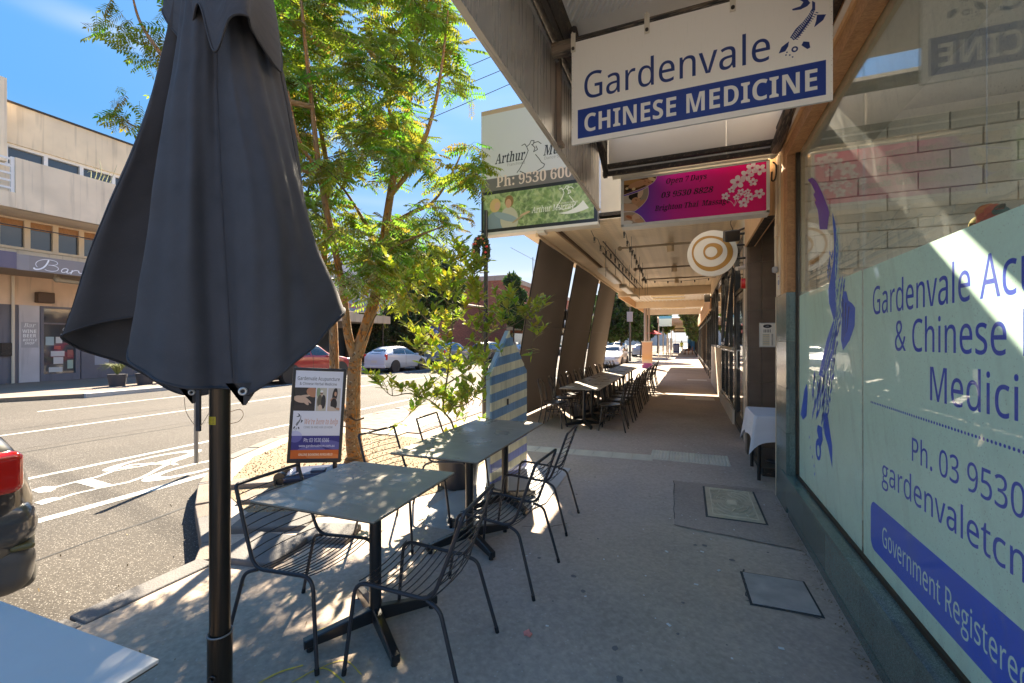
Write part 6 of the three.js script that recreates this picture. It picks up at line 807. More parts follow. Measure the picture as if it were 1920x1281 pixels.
// closed market umbrella
{
  const C = [-1.888, -1.276], ax = V(.927, 0, -.375), bx = V(.375, 0, .927);   // across and towards the viewer's side of the pole
  const t = thing('market_umbrella', 'closed black market umbrella on a dark metal pole in the left foreground', 'umbrella', [C[0], 0, C[1]]);
  const poleMat = phys({ map: rep(texFrom(256, (u, v) => { const n = fbm(u, v, 40, 3, 3, 2); return [.035 + .03 * n, .026 + .022 * n, .018 + .015 * n]; }, true), .5, .5), metalness: .55, roughness: .30 });
  obj('pole', rod([0, .30, 0], [0, 3.3, 0], .040, .040, 24), poleMat, t); obj('sleeve', [rod([0, .02, 0], [0, .335, 0], .0475, .0475, 24)], poleMat, t); obj('collar', put(new THREE.TorusGeometry(.0475, .004, 6, 24), 0, .335, 0, Math.PI / 2), std({ color: lin(.28, .26, .24), metalness: .6, roughness: .35 }), t); obj('knob', [put(new THREE.TorusGeometry(.011, .004, 6, 14), .022, .17, .047, 0, .4)], blackIron, t);
  obj('sticker', (() => { const g = new THREE.CylinderGeometry(.0407, .0407, .034, 18, 1, true, -.9, 1.5); return put(g, 0, 1.262, 0); })(), std({ map: canvasTex(128, 48, (x) => { x.fillStyle = '#b9a51c'; x.fillRect(0, 0, 128, 48); x.fillStyle = '#6a4a10'; for (let k = 0; k < 5; k++) for (let q = 0; q < 8; q++) x.fillRect(8 + q * 14, 6 + k * 8, 10, 3); }), roughness: .5 }), t);
  // canopy cloth: rings of control points (across, towards viewer, height), seam by seam
  const rings = [                                        // bearing, height angle and nearness of each control point, seam by seam
    [[330, -30, 0], [354, -30, -.01], [345, -30, .08], [375, -30, .11], [402, -30, .10], [430, -30, .12], [462, -30, .08], [482, -30, 0], [480, -30, -.06], [430, -30, -.1], [390, -30, -.09], [350, -30, -.07]],
    [[284, 190, 0], [340, 170, -.05], [316, 170, .12], [355, 165, .17], [402, 160, .13], [440, 165, .18], [488, 170, .12], [520, 175, .0], [542, 190, -.09], [450, 170, -.15], [380, 170, -.14], [310, 180, -.1]],
    [[198, 405, 0], [305, 395, -.10], [284, 400, .19], [342, 400, .27], [410, 398, .20], [472, 400, .27], [540, 405, .17], [577, 410, .02], [566, 400, -.13], [460, 400, -.22], [360, 400, -.2], [262, 400, -.16]],
    [[112, 630, -.02], [300, 590, -.16], [238, 664, .25], [326, 722, .35], [430, 728, .27], [458, 742, .35], [560, 676, .28], [648, 580, .0], [604, 608, -.2], [500, 690, -.3], [362, 742, -.28], [236, 684, -.24]],
  ].map(q => q.map(p => at(p[0], p[1], 1.895 - p[2]).sub(V(C[0], 0, C[1])).toArray()));
  const loopAt = (ring, u) => { const n = ring.length, f = u * n, i = Math.floor(f) % n, k = f - Math.floor(f), p = q => ring[(i + q + n) % n]; const a = p(-1), b = p(0), c = p(1), d = p(2); return [0, 1, 2].map(m => .5 * (2 * b[m] + (c[m] - a[m]) * k + (2 * a[m] - 5 * b[m] + 4 * c[m] - d[m]) * k * k + (3 * b[m] - a[m] - 3 * c[m] + d[m]) * k * k * k)); };
  const R4 = (u, v) => { const w = v * 3, i = Math.min(2, Math.floor(w)), k = w - i; const P = [Math.max(0, i - 1), i, i + 1, Math.min(3, i + 2)].map(q => loopAt(rings[q], u)); const p = [0, 1, 2].map(m => .5 * (2 * P[1][m] + (P[2][m] - P[0][m]) * k + (2 * P[0][m] - 5 * P[1][m] + 4 * P[2][m] - P[3][m]) * k * k + (3 * P[1][m] - P[0][m] - 3 * P[2][m] + P[3][m]) * k * k * k)); const wr = (.007 * Math.sin(u * 63 + 5 * v) + .006 * Math.sin(u * 131 - 4 * v)) * (.3 + .7 * v) + .030 * (fbm(u, v, 11, 3, 3, 4) - .5); const l = Math.hypot(p[0], p[2]) + .01; return [p[0] * (1 + wr / l), p[1], p[2] * (1 + wr / l)]; };
  const toW = (p) => p, toP = (u, v, n) => at(u, v, 1.895 - n).sub(V(C[0], 0, C[1])).toArray();
  const fab = std({ map: rep(texFrom(512, (u, v, i, j) => { const w = ((i + j) & 1) ? 1 : .86, n = fbm(u, v, 5, 5, 7), h = hash2(i, j, 5); let c = [.062, .056, .056].map(q => q * w * (.85 + .35 * n)); if (h > .9994) c = [.3, .3, .3]; return c; }, true), .2), bumpMap: texFrom(512, (u, v) => .6 * fbm(u, v, 7, 5, 77, 3) + .4 * fbm(u + v, v - u, 5, 5, 79)), bumpScale: .012, roughness: .8 });
  const fab2 = fab.clone(); fab2.map = rep(fab.map, 1); fab2.map.repeat.set(6, 6);
  obj('canopy', grid(192, 60, (u, v) => toW(R4(u, v)), true), fab2, t);
  const hem = []; for (let k = 0; k <= 192; k++) hem.push(V(...toW(R4(k / 192 % 1, 1)))); obj('hem', sweep(hem, .006, 5), fab, t);
  for (const u of [.345, .62]) { const sm = []; for (let k = 0; k <= 40; k++) sm.push(V(...toW(R4(u, k / 40).map((q, m) => m !== 1 ? q * 1.004 : q)))); obj('seam', sweep(sm, .0035, 5), fab, t); }
  // top vent flap
  const fl0 = [[345, -110, -.05], [352, -110, .03], [375, -110, .10], [402, -110, .12], [430, -110, .12], [455, -110, .10], [470, -110, .06], [480, -110, 0], [450, -110, -.1], [390, -110, -.1]].map(p => toP(...p));
  const fl1 = [[306, 16, -.06], [350, 80, .05], [372, 6, .19], [402, 96, .245], [430, 34, .245], [463, 30, .23], [474, 58, .16], [527, 134, .03], [505, 40, -.1], [400, 20, -.14]].map(p => toP(...p));
  obj('vent_flap', grid(120, 12, (u, v) => { const a = loopAt(fl0, u), b = loopAt(fl1, u); return [0, 1, 2].map(m => a[m] + (b[m] - a[m]) * v + (m !== 1 ? b[m] * .10 * Math.sin(v * 3.14) : 0)); }, true), fab2, t);
  const fh = []; for (let k = 0; k <= 120; k++) fh.push(V(...toW(loopAt(fl1, k / 120 % 1)))); obj('vent_hem', sweep(fh, .005, 5), fab, t); obj('cap', rod([0, 3.28, 0], [0, 3.36, 0], .16, .05, 20), fab, t);
  // corner tabs with eyelets, ribs inside
  for (const [u, v, n] of [[458, 742, .35], [362, 744, -.28]]) { const w = toP(u, v, n + .004); obj('corner_tab', put(uvm(new THREE.CylinderGeometry(.065, .006, .08, 3)), w[0], w[1] + .006, w[2], 0, .97, 0, [1, 1, .10]), fab, t); const e = toP(u - 3, v - 8, n + .03); obj('eyelet', put(new THREE.TorusGeometry(.0105, .0045, 6, 16), ...e, 0, .97), std({ color: lin(.55, .52, .48), metalness: .7, roughness: .35 }), t); }
  for (let k = 0; k < 8; k++) { const a = loopAt(rings[0], k / 8 + .04).map((v, m) => m !== 1 ? v * .5 : v), b = loopAt(rings[3], k / 8 + .04).map((v, m) => m !== 1 ? v * .4 : v + .3); obj('rib', rod(a, b, .009, .009, 6), poleMat, t); }
  obj('pulley_strap', [put(rbox(.03, .2, .012, .004), ...toP(372, 770, -.2)), rod(toP(372, 770, -.2), toP(370, 800, -.2), .008)], fab, t); obj('cord', tube([toP(345, 745, -.2), toP(350, 775, -.2), toP(372, 800, -.2), toP(395, 770, -.1)], .0015, 4), std({ color: lin(.5, .34, .22) }), t); obj('cord', tube([toP(432, 772, 0), toP(450, 768, .02), toP(456, 778, .02), toP(448, 790, .02), toP(430, 795, 0)], .0014, 4), std({ color: lin(.6, .35, .2) }), t);
}
// ------------------------------------------------------------------ vehicles
const paint = (c, m = 0) => phys({ color: lin(...c), roughness: .30, metalness: m, clearcoat: 1, clearcoatRoughness: .05 });
const carGlass = phys({ color: lin(.030, .034, .036), roughness: .05, clearcoat: 1, clearcoatRoughness: .02 });
const rubber = std({ color: lin(.018, .018, .018), roughness: .85 }), alloy = phys({ color: lin(.55, .55, .56), metalness: .7, roughness: .32 }), plastic = std({ color: lin(.035, .034, .033), roughness: .6 });
const lampRed = phys({ color: lin(.55, .018, .010), roughness: .12, clearcoat: 1 }), lampClear = phys({ color: lin(.55, .56, .56), roughness: .1, clearcoat: 1 }), plateMat = std({ color: lin(.55, .55, .5), roughness: .5 });
// station: [z, sill y, belt y, roof y, half width at belt, half width at roof]; the nose is at -z
function carBody(S) {
  const n = S.length, rings = 14, pos = [], idx = [];
  const curve = new Array(6).fill(0).map((_, k) => { const c = new THREE.SplineCurve(S.map(s => new THREE.Vector2(s[0], s[k]))); return c; });
  const N = n * 5; const val = (f) => { const q = f * (n - 1), i = Math.min(n - 2, Math.floor(q)), k = q - i, a = S[Math.max(0, i - 1)], b = S[i], c = S[i + 1], d = S[Math.min(n - 1, i + 2)]; return b.map((_, m) => { const t0 = .35 * (c[m] - a[m]), t1 = .35 * (d[m] - b[m]); const k2 = k * k, k3 = k2 * k; return b[m] * (2 * k3 - 3 * k2 + 1) + t0 * (k3 - 2 * k2 + k) + c[m] * (-2 * k3 + 3 * k2) + t1 * (k3 - k2); }); };
  for (let i = 0; i <= N; i++) { const [z, y0, y1, y2, w1, w2] = val(i / N); const half = [[w1 * .90, y0], [w1 * .985, y0 + .10], [w1 * 1.005, y0 + (y1 - y0) * .5], [w1, y1 - .06], [w1 * .97, y1], [w1 * .55 + w2 * .45, y1 + (y2 - y1) * .5], [w2, y2 - .06 * Math.min(1, (y2 - y1) * 4)], [w2 * .72, y2]]; const ring = [...half, ...[...half].reverse().map(p => [-p[0], p[1]])]; for (const p of ring) pos.push(p[0], p[1], z); }
  const M = 16; for (let i = 0; i < N; i++) for (let k = 0; k < M; k++) { const a = i * M + k, b = i * M + (k + 1) % M; idx.push(a, b, a + M, b, b + M, a + M); } for (const e of [0, N]) for (let k = 1; k < M - 1; k++) idx.push(e * M, e * M + k, e * M + k + 1);
  const g = new THREE.BufferGeometry(); g.setAttribute('position', new THREE.Float32BufferAttribute(pos, 3)); g.setIndex(idx); g.computeVertexNormals(); g.setAttribute('uv', new THREE.Float32BufferAttribute(new Float32Array(pos.length / 3 * 2), 2)); const h = toCreasedNormals(g, .7); h.userData.val = val; h.userData.S = S; return h;
}
function zf(S, z) { let lo = 0, hi = S.length - 1; for (let i = 0; i < S.length - 1; i++) if (z >= S[i][0] && z <= S[i + 1][0]) return (i + (z - S[i][0]) / (S[i + 1][0] - S[i][0])) / (S.length - 1); return z < S[0][0] ? 0 : 1; }
function wheelParts(t, x, z, R, spokes = 6) {
  const s = Math.sign(x); const w = obj('wheel', put(new THREE.TorusGeometry(R - .07, .085, 10, 28), x, R, z, 0, Math.PI / 2, 0, [1, 1, 1.25]), rubber, t);
  const sp = [put(new THREE.CylinderGeometry(R - .10, R - .10, .05, 24, 1, true), x, R, z, 0, 0, Math.PI / 2), put(new THREE.TorusGeometry(R - .11, .015, 6, 24), x + s * .07, R, z, 0, Math.PI / 2), put(new THREE.CylinderGeometry(.05, .05, .04, 12), x + s * .065, R, z, 0, 0, Math.PI / 2)]; for (let k = 0; k < spokes; k++) sp.push(put(new THREE.BoxGeometry(.02, R - .13, .055), 0, (R - .13) / 2 + .02, 0)), put(sp[sp.length - 1], x + s * .062, R, z, k / spokes * 6.283, 0, 0); obj('rim', sp, alloy, w); obj('brake', put(new THREE.CylinderGeometry(R - .12, R - .12, .02, 20), x + s * .02, R, z, 0, 0, Math.PI / 2), plastic, w);
}
function makeCar(name, label, S, mat, o) {
  const t = thing(name, label, o.cat || 'car', o.pos, o.turn || 0, o.group), g = carBody(S), val = g.userData.val; obj('body', g, mat, t);
  const W = (z, f, off = .008) => { const [, y0, y1, y2, w1, w2] = val(zf(S, z)); const p = [[w1 * .97, y1], [w1 * .55 + w2 * .45, y1 + (y2 - y1) * .5], [w2, y2 - .06]]; const k = f * 2, i = Math.min(1, Math.floor(k)), q = k - i; return [p[i][0] + (p[i + 1][0] - p[i][0]) * q + off, p[i][1] + (p[i + 1][1] - p[i][1]) * q]; };
  for (const s of [-1, 1]) { for (const [za, zb, ta, tb] of o.side) { const q = grid(8, 4, (u, v) => { const z = za + (zb - za) * u + (ta + (tb - ta) * u) * v; const [x, y] = W(z, .06 + .86 * v); return [s * x, y, z]; }); obj('side_window', q, carGlass, t); } }
  const end = (za, zb, n2) => obj(n2, grid(8, 8, (u, v) => { const z = za + (zb - za) * v; const [, y0, y1, y2, w1, w2] = val(zf(S, z)); const w = (w2 * .86 + .0) * (1.02 - .05 * v); const up = n2 === 'windscreen' ? -1 : 1; return [(u - .5) * 2 * w, y2 + .012 - .015 * Math.pow(Math.abs(u - .5) * 2, 4), z + up * .004]; }), carGlass, t);
  end(...o.screen, 'windscreen'); end(...o.rear, 'rear_window');
  const nose = S[0][0], tail = S[S.length - 1][0], R = o.R || .32, wx = S[3][4] - .07;
  for (const z of o.axles) for (const s of [-1, 1]) { wheelParts(t, s * wx, z, R, o.spokes); obj('wheel_arch', put(new THREE.CylinderGeometry(R + .065, R + .065, .3, 26), s * (wx - .045), R + .015, z, 0, 0, Math.PI / 2), plastic, t); }
  for (const s of [-1, 1]) { obj('headlight', rbox(.34, .15, .3, .05, s * (S[1][4] - .16), o.hl, nose + .16), lampClear, t); obj('tail_light', o.tl ? o.tl(s) : rbox(.16, .34, .16, .05, s * (S[S.length - 2][4] - .07), o.tly, tail - .13), lampRed, t); obj('mirror', [rbox(.2, .13, .1, .04, s * (S[4][4] + .1), o.my, o.mz)], mat, t); obj('door_seam', [box(s * (S[4][4] + .004) - .004, s * (S[4][4] + .004) + .004, .4, o.my - .05, o.mz + .95, o.mz + .96)], plastic, t); }
  obj('bumper', rbox(S[1][4] * 1.9, .16, .14, .05, 0, .3, nose + .06), o.bump || plastic, t); obj('bumper', rbox(S[1][4] * 1.9, .18, .16, .06, 0, .34, tail - .05), o.bump || plastic, t); obj('number_plate', [boxc(.38, .12, .015, 0, o.py || .62, tail + .012)], plateMat, t); obj('number_plate', boxc(.38, .12, .015, 0, .45, nose - .02), plateMat, t); obj('underbody', box(-S[3][4] * .8, S[3][4] * .8, .2, .42, nose + .4, tail - .4), plastic, t);
  if (o.extra) o.extra(t, val); return t;
}
const HATCH = [[-2.02, .34, .52, .54, .60, .45], [-1.9, .26, .66, .72, .76, .6], [-1.45, .24, .80, .86, .83, .68], [-.95, .23, .90, .96, .85, .66], [-.25, .23, .95, 1.36, .86, .58], [.35, .23, .97, 1.45, .86, .57], [1.05, .24, 1.00, 1.42, .85, .55], [1.62, .26, 1.02, 1.25, .82, .52], [1.92, .30, .98, 1.02, .77, .55], [2.04, .36, .78, .84, .68, .5]];
const SUV = [[-2.2, .42, .62, .66, .70, .55], [-2.1, .32, .84, .92, .82, .66], [-1.6, .30, .98, 1.04, .89, .72], [-1.05, .28, 1.06, 1.12, .91, .70], [-.3, .28, 1.08, 1.58, .92, .66], [.4, .28, 1.10, 1.69, .92, .65], [1.3, .29, 1.12, 1.67, .91, .63], [1.95, .32, 1.14, 1.50, .88, .60], [2.16, .38, 1.10, 1.18, .84, .62], [2.26, .42, .86, .92, .76, .58]];
const hatchO = { side: [[-.72, .28, .50, .05], [.36, 1.42, -.02, -.22]], screen: [-.9, -.3], rear: [1.90, 1.45], axles: [-1.28, 1.27], R: .31, hl: .68, tly: .86, my: .98, mz: -.62, spokes: 8 };
const hatch = makeCar('parked_car', 'pale silver white hatchback parked across the road behind the tree trunk', HATCH, paint([.52, .56, .62]), { ...hatchO, pos: [-15.95, -.12, -21.3], group: 'cars parked along the street', bump: paint([.52, .56, .62]) });
const suvO = { side: [[-.82, .28, .55, .05], [.36, 1.1, -.02, -.05], [1.18, 1.8, -.05, -.25]], screen: [-1.0, -.35], rear: [2.14, 1.8], axles: [-1.38, 1.36], R: .36, hl: .86, tly: .98, my: 1.14, mz: -.72, spokes: 6 };
const suv = makeCar('parked_car', 'red four wheel drive parked facing the camera, half behind the umbrella', SUV, paint([.30, .018, .024]), { ...suvO, pos: [-15.9, -.12, -14.4], turn: 0, group: 'cars parked along the street' });
const silver = copyOf(suv, 'grey silver wagon parked ahead of the white hatchback', [-16.0, -.12, -27.6], 0);
const recolor = (c, m) => c.traverse(q => { if (q.isMesh && (q.name === 'body' || q.name === 'mirror')) q.material = m; });
recolor(silver, paint([.22, .25, .30], .3));
const white = copyOf(hatch, 'sunlit white car parked at the near kerb past the blinds', [-4.85, -.12, -30.6], Math.PI); recolor(white, paint([.72, .70, .68]));
[[-16.0, -34.5, 'dark car parked by the brick gable', [.05, .055, .06], suv], [-16.0, -41, 'grey car parked under the street trees across the road', [.25, .26, .27], hatch], [-11.0, -70, 'silver car standing far up the road', [.5, .5, .5], hatch], [-8.9, -62, 'dark car coming down the sunlit road', [.08, .08, .09], suv], [-16, -55, 'white car parked at the bend of the far kerb', [.6, .6, .6], hatch], [-14, -84, 'pale car in the distance on the road', [.55, .53, .5], suv], [-5.0, -52, 'silver hatchback parked beyond the white car', [.5, .5, .52], hatch], [-16, -48, 'maroon car parked across the road', [.16, .03, .03], hatch]].forEach(([x, z, l, c, p]) => { const q = copyOf(p, l, [x, -.12, z], z === -62 && x > -10 ? Math.PI : 0); recolor(q, paint(c)); });
recolor(suv, paint([.36, .022, .028]));
// dark car at the near kerb: only its rear corner is in the picture
makeCar('parked_car', 'dark glossy car with red tail lamp cut off by the left edge of the picture', SUV, paint([.030, .029, .028]), { ...suvO, pos: [-4.40, -.12, .925], turn: Math.PI, bump: std({ color: lin(.10, .095, .085), roughness: .5 }), group: 'cars parked along the street',
  tl: (s) => rbox(.12, .24, .32, .05, s * .835, .98, 2.03),
  extra: (t) => { for (const s of [-1, 1]) { obj('reflector', rbox(.34, .035, .1, .015, s * .70, .535, 2.24, 0, s * .35), std({ color: lin(.16, .13, .05), roughness: .3 }), t); } obj('upper_bumper', rbox(1.76, .30, .44, .13, 0, .66, 2.06), paint([.07, .068, .066]), t); obj('lower_bumper', [rbox(1.72, .30, .40, .11, 0, .42, 2.07, .12)], std({ color: lin(.11, .10, .09), roughness: .5 }), t); } });
// ------------------------------------------------------------------ smaller things
{ // striped beach hut board standing by the long table
  const A = V(-2.06, 0, -4.40), B = V(-1.90, 0, -5.12), w = A.distanceTo(B), turn = Math.atan2(-(B.z - A.z), B.x - A.x);
  const t = thing('beach_hut_board', 'tall beach hut shaped board in slanting blue and cream stripes beside the long table', 'screen', [A.x, 0, A.z], turn);
  const blue = std({ map: rep(woodTex([.20, .34, .52], 601), .5, 1.5), roughness: .5 }), cream = std({ map: rep(woodTex([.80, .74, .52], 602), .5, 1.5), roughness: .5 }), pale = std({ color: lin(.42, .54, .68), roughness: .5 }), lilac = std({ map: rep(woodTex([.26, .30, .62], 603), .5, 1.5), roughness: .5 });
  const eave = 1.24, peak = 1.73, top = (x) => x < w / 2 ? eave + (peak - eave) * x / (w / 2) : eave + (peak - eave) * (w - x) / (w / 2);
  let k = 0; for (let y = -.06; y < peak; y += .0975, k++) {                      // each plank its own board, cut to the gable
    const sl = .10, pts = [], N = 12; const lo = x => y + sl * x / w, hi = x => y + .0945 + sl * x / w; const up = [], dn = [];
    for (let i = 0; i <= N; i++) { const x = .004 + (w - .008) * i / N, a = Math.max(0.0, lo(x)), b = Math.min(top(x) - .004, hi(x)); if (b > a + .002) { dn.push([x, a]); up.push([x, b]); } }
    if (dn.length < 2) continue; const s = new THREE.Shape([...dn, ...up.reverse()].map(p => new THREE.Vector2(...p))); const g = new THREE.ExtrudeGeometry(s, { depth: .018, bevelEnabled: true, bevelSize: .002, bevelThickness: .003, bevelSegments: 1 }); g.translate(0, 0, .012); obj('plank', uvm(g), k % 2 ? cream : (k < 5 ? lilac : blue), t);
  }
  const fr = new THREE.Shape([[0, 0], [w, 0], [w, eave], [w / 2, peak], [0, eave]].map(p => new THREE.Vector2(...p))); const fg = new THREE.ExtrudeGeometry(fr, { depth: .05, bevelEnabled: false }); fg.translate(0, 0, -.04); obj('backing', uvm(fg), pale, t);
  obj('cover_sheet', put(uvm(new THREE.PlaneGeometry(w - .02, 1.2)), w / 2, .62, .042), phys({ color: lin(.97, .98, 1), transmission: 1, thickness: 0, roughness: .0, ior: 1.5 }), t);
  obj('hinge', [box(.30, .33, .86, .93, .034, .04)], darkSteel, t);
}
{ // lamp post with the wreath
  const p = at(911, 716, 8.3), x = p.x, z = p.z; const t = thing('lamp_post', 'slim black lamp post at the kerb behind the lemon tree', 'lamp post', [x, 0, z]);
  obj('post', [rod([0, 0, 0], [0, 4.1, 0], .05, .036, 12)], blackIron, t); obj('base_sleeve', rod([0, 0, 0], [0, .9, 0], .075, .07, 12), blackIron, t); obj('bracket', [rod([-.13, 3.72, 0], [.06, 3.72, 0], .012), rod([-.13, 2.92, 0], [.06, 2.92, 0], .012)], blackIron, t);
  const c = at(902, 470, 8.25), w = thing('wreath', 'green festive wreath with red and gold baubles hung on the lamp post', 'wreath', [c.x, c.y, c.z], YAW - .35); const r = mulberry(31), l = [];
  for (let k = 0; k < 1500; k++) { const a = r() * 6.283, b = r() * 6.283, q = .075 * Math.sqrt(r()); const R0 = .115 + q * Math.cos(b) * 1.0, p2 = V(Math.cos(a) * R0 * .95, Math.sin(a) * (R0 + .10), q * Math.sin(b)); l.push({ m: new THREE.Matrix4().compose(p2, new THREE.Quaternion().setFromEuler(new THREE.Euler(r() * 6, r() * 6, r() * 6)), V(.045, .045, .045)), c: new THREE.Color().setRGB(.6 + .6 * r(), .6 + .6 * r(), .6 + .6 * r()) }); }
  setInst('foliage', tuft, std({ color: lin(.09, .13, .07), roughness: .9 }), l, w, true).userData.kind = 'stuff';
  const bm = [[.55, .02, .02], [.55, .34, .06], [.50, .10, .05]].map(q => phys({ color: lin(...q), roughness: .2, clearcoat: 1 })); for (let k = 0; k < 22; k++) { const a = k / 22 * 6.283 + .3 * r(); obj('bauble', put(new THREE.SphereGeometry(.018 + .012 * r(), 12, 9), Math.cos(a) * (.10 + .05 * r()), Math.sin(a) * (.19 + .06 * r()), .065), bm[k % 3], w); }
}
{ const t = thing('sign_post', 'thin grey steel post at the kerb corner beyond the umbrella pole', 'post', [-6.0, 0, -3.74]); obj('post', [rod([0, 0, 0], [0, .92, 0], .024, .024, 10), rod([.035, 0, 0], [.035, .9, 0], .008, .008, 6)], std({ color: lin(.30, .28, .26), metalness: .5, roughness: .4 }), t); }
// things under the restaurant awning
for (const [z0, z1, y, l] of [[-12.6, -10.2, 3.28, 'white strip heater nearest under the restaurant awning edge'], [-15.6, -13.7, 3.30, 'second white strip heater along the awning edge'], [-17.8, -16.5, 3.30, 'third white strip heater along the awning edge']]) { const t = thing('strip_heater', l, 'heater', [-1.86, y, (z0 + z1) / 2]); const L = z1 - z0; obj('body', rbox(.22, .09, L, .02), std({ color: lin(.78, .72, .62), roughness: .4 }), t); obj('face', boxc(.16, .006, L - .12, 0, -.047, 0), std({ color: lin(.85, .80, .72), roughness: .3 }), t); for (const s of [-1, 1]) { obj('hanger', [rod([0, .04, s * L * .35], [0, .40, s * L * .35], .008), boxc(.16, .02, .05, 0, .1, s * L * .35)], creamPaint, t); } }
{ const r = mulberry(17); for (const [l, x0, x1, y0, z0, z1, n] of [['outer string of dark café bulbs under the boarded ceiling', -1.62, -1.5, 3.60, -7.8, -14.5, 12], ['inner string of dark café bulbs under the boarded ceiling', -1.05, -1.25, 3.62, -7.7, -14.8, 13]]) { const t = thing('string_lights', l, 'string lights'); const P = []; for (let k = 0; k <= n * 2; k++) { const f = k / (n * 2); P.push([x0 + (x1 - x0) * f, y0 - .05 * (k % 2) - .06 * Math.sin(f * 3.14 * 3) ** 2, z0 + (z1 - z0) * f]); } obj('cable', tube(P, .006, 5, 120), blackFrame, t); P.forEach((p, k) => { if (k % 2) { obj('socket', rod([p[0], p[1], p[2]], [p[0], p[1] - .07, p[2]], .020, .016, 8), blackFrame, t); obj('bulb', put(new THREE.SphereGeometry(.022, 8, 6), p[0], p[1] - .088, p[2]), phys({ color: lin(.25, .22, .17), roughness: .1 }), t); } else if (k % 4 === 0 && k) obj('drop_wire', rod([p[0] + .05, p[1] + .1, p[2]], [p[0] + .05, p[1] - .45 - .25 * r(), p[2]], .004, .004, 4), blackFrame, t); }); }
  const t = thing('string_lights', 'short string of bulbs across the far end of the boarded ceiling', 'string lights'); const P = []; for (let k = 0; k <= 10; k++) P.push([-1.2 + .2 * k, 3.60 - .06 * Math.sin(k / 10 * 3.14), -14.9]); obj('cable', tube(P, .006, 5, 60), blackFrame, t); P.forEach((p, k) => { if (k % 2) obj('socket', rod(p, [p[0], p[1] - .07, p[2]], .02, .016, 8), blackFrame, t); }); }
{ const t = thing('alarm_bell', 'red alarm sounder above the restaurant door', 'alarm', [.80, 2.49, -7.5]); obj('dome', put(new THREE.CylinderGeometry(.075, .085, .09, 16), 0, 0, 0, 0, 0, Math.PI / 2), phys({ color: lin(.55, .02, .015), roughness: .3 }), t); obj('base', boxc(.02, .2, .2, .04, 0, 0), edgeWhite, t); }
{ const t = thing('floodlight', 'black floodlight on the wall behind the round sign', 'floodlight', [.60, 3.12, -6.98]); obj('body', rbox(.2, .16, .14, .02, -.02, 0, 0, .3, .2, 0), blackFrame, t); obj('bracket', rod([.02, .05, 0], [.22, .12, 0], .015), darkSteel, t); obj('cable', tube([[0, .08, 0], [-.03, .2, 0], [.05, .3, 0], [.15, .35, 0]], .006, 5), darkSteel, t); }
{ const t = thing('security_camera', 'small white security camera above the door frame', 'camera', [.79, 2.72, -7.6]); obj('body', [rod([-.1, 0, .1], [.02, .03, -.02], .03), boxc(.06, .06, .06, .04, .05, 0)], edgeWhite, t); }
{ const t = thing('speaker', 'dark wall speaker under the far beam of the restaurant awning', 'speaker', [.70, 3.3, -18.6]); obj('body', rbox(.22, .3, .2, .03), blackFrame, t); obj('bracket', rod([.1, 0, 0], [.2, .05, 0], .02), blackFrame, t); }
{ const t = thing('sandals', 'pair of dark shoes left on the step under the cloth table', 'shoes', [1.0, .115, -6.1]); for (const s of [0, 1]) obj('shoe', [rbox(.09, .03, .25, .014, s * .14, .016, s * .06, 0, .9), rbox(.085, .03, .1, .014, s * .14 + .03, .04, s * .06 + .02, 0, .9)], std({ color: lin(.03, .03, .032), roughness: .5 }), t); }
{ const t = thing('plate_mat', 'pale mats lying on the footpath by the farther doors', 'mat', [.3, .004, -13.2]); obj('mat', [boxc(.75, .006, .5, 0, 0, 0)], std({ color: lin(.75, .70, .62), roughness: .8 }), t); }
copyOf(scene.children[scene.children.length - 1], 'second pale mat farther along the footpath by the shop doors', [.35, .004, -19.6]);
// pillar wrapped in a sunset poster, posts, bollards, boards and bench up the street
{ const t = thing('pillar', 'awning pillar wrapped in an orange and pink sunset poster', 'pillar', [-2.28, 0, -27.4]); obj('poster', box(-.28, .28, 0, 1.55, -.25, .25), std({ map: canvasTex(64, 160, (x) => { const g = x.createLinearGradient(0, 0, 0, 160); g.addColorStop(0, '#e8b58a'); g.addColorStop(.4, '#f0b878'); g.addColorStop(.68, '#eed6bc'); g.addColorStop(.7, '#b0508a'); g.addColorStop(1, '#c06a9a'); x.fillStyle = g; x.fillRect(0, 0, 64, 160); x.fillStyle = 'rgba(255,240,210,.6)'; x.beginPath(); x.arc(36, 40, 16, 0, 7); x.fill(); }), roughness: .6 }), t); obj('cap', box(-.32, .32, 1.55, 1.62, -.29, .29), creamWall, t); obj('post', [rod([-.1, 1.62, 0], [-.1, 3.9, 0], .10, .10, 10), rod([.1, 1.62, 0], [.1, 3.9, 0], .06, .06, 8)], std({ color: lin(.45, .35, .30), roughness: .6 }), t); }
const bollard = thing('bollard', 'steel bollard on the near footpath beyond the poster pillar', 'bollard', [-3.4, 0, -38], 0, 'bollards along the kerb'); obj('post', [rod([0, 0, 0], [0, 1.25, 0], .05, .05, 10), put(new THREE.SphereGeometry(.05, 10, 6), 0, 1.25, 0)], std({ color: lin(.45, .42, .40), roughness: .4, metalness: .4 }), bollard);
[[-1.75, -41], [-1.7, -44], [-1.65, -47], [-1.6, -50]].forEach(([x, z], i) => copyOf(bollard, ['tall post leading the line of posts past the pillar', 'second post in the line past the pillar', 'third post in the line past the pillar', 'last post in the line past the pillar'][i], [x, 0, z]).scale.y = 1.5);
{ const t = thing('street_lamp', 'lamp post with a grey box sign, between the white car and the pillar', 'lamp post', [-4.35, 0, -36.2]); obj('post', rod([0, 0, 0], [0, 5, 0], .09, .07, 10), std({ color: lin(.10, .085, .075), roughness: .5 }), t); obj('sign_box', rbox(.45, .8, .2, .03, 0, 3.6, .12), std({ color: lin(.3, .28, .32), roughness: .5 }), t); obj('planter', put(new THREE.SphereGeometry(.42, 10, 8), 0, 4.9, 0, 0, 0, 0, [1, 1.2, 1]), std({ color: lin(.42, .34, .18), roughness: .9 }), t); }
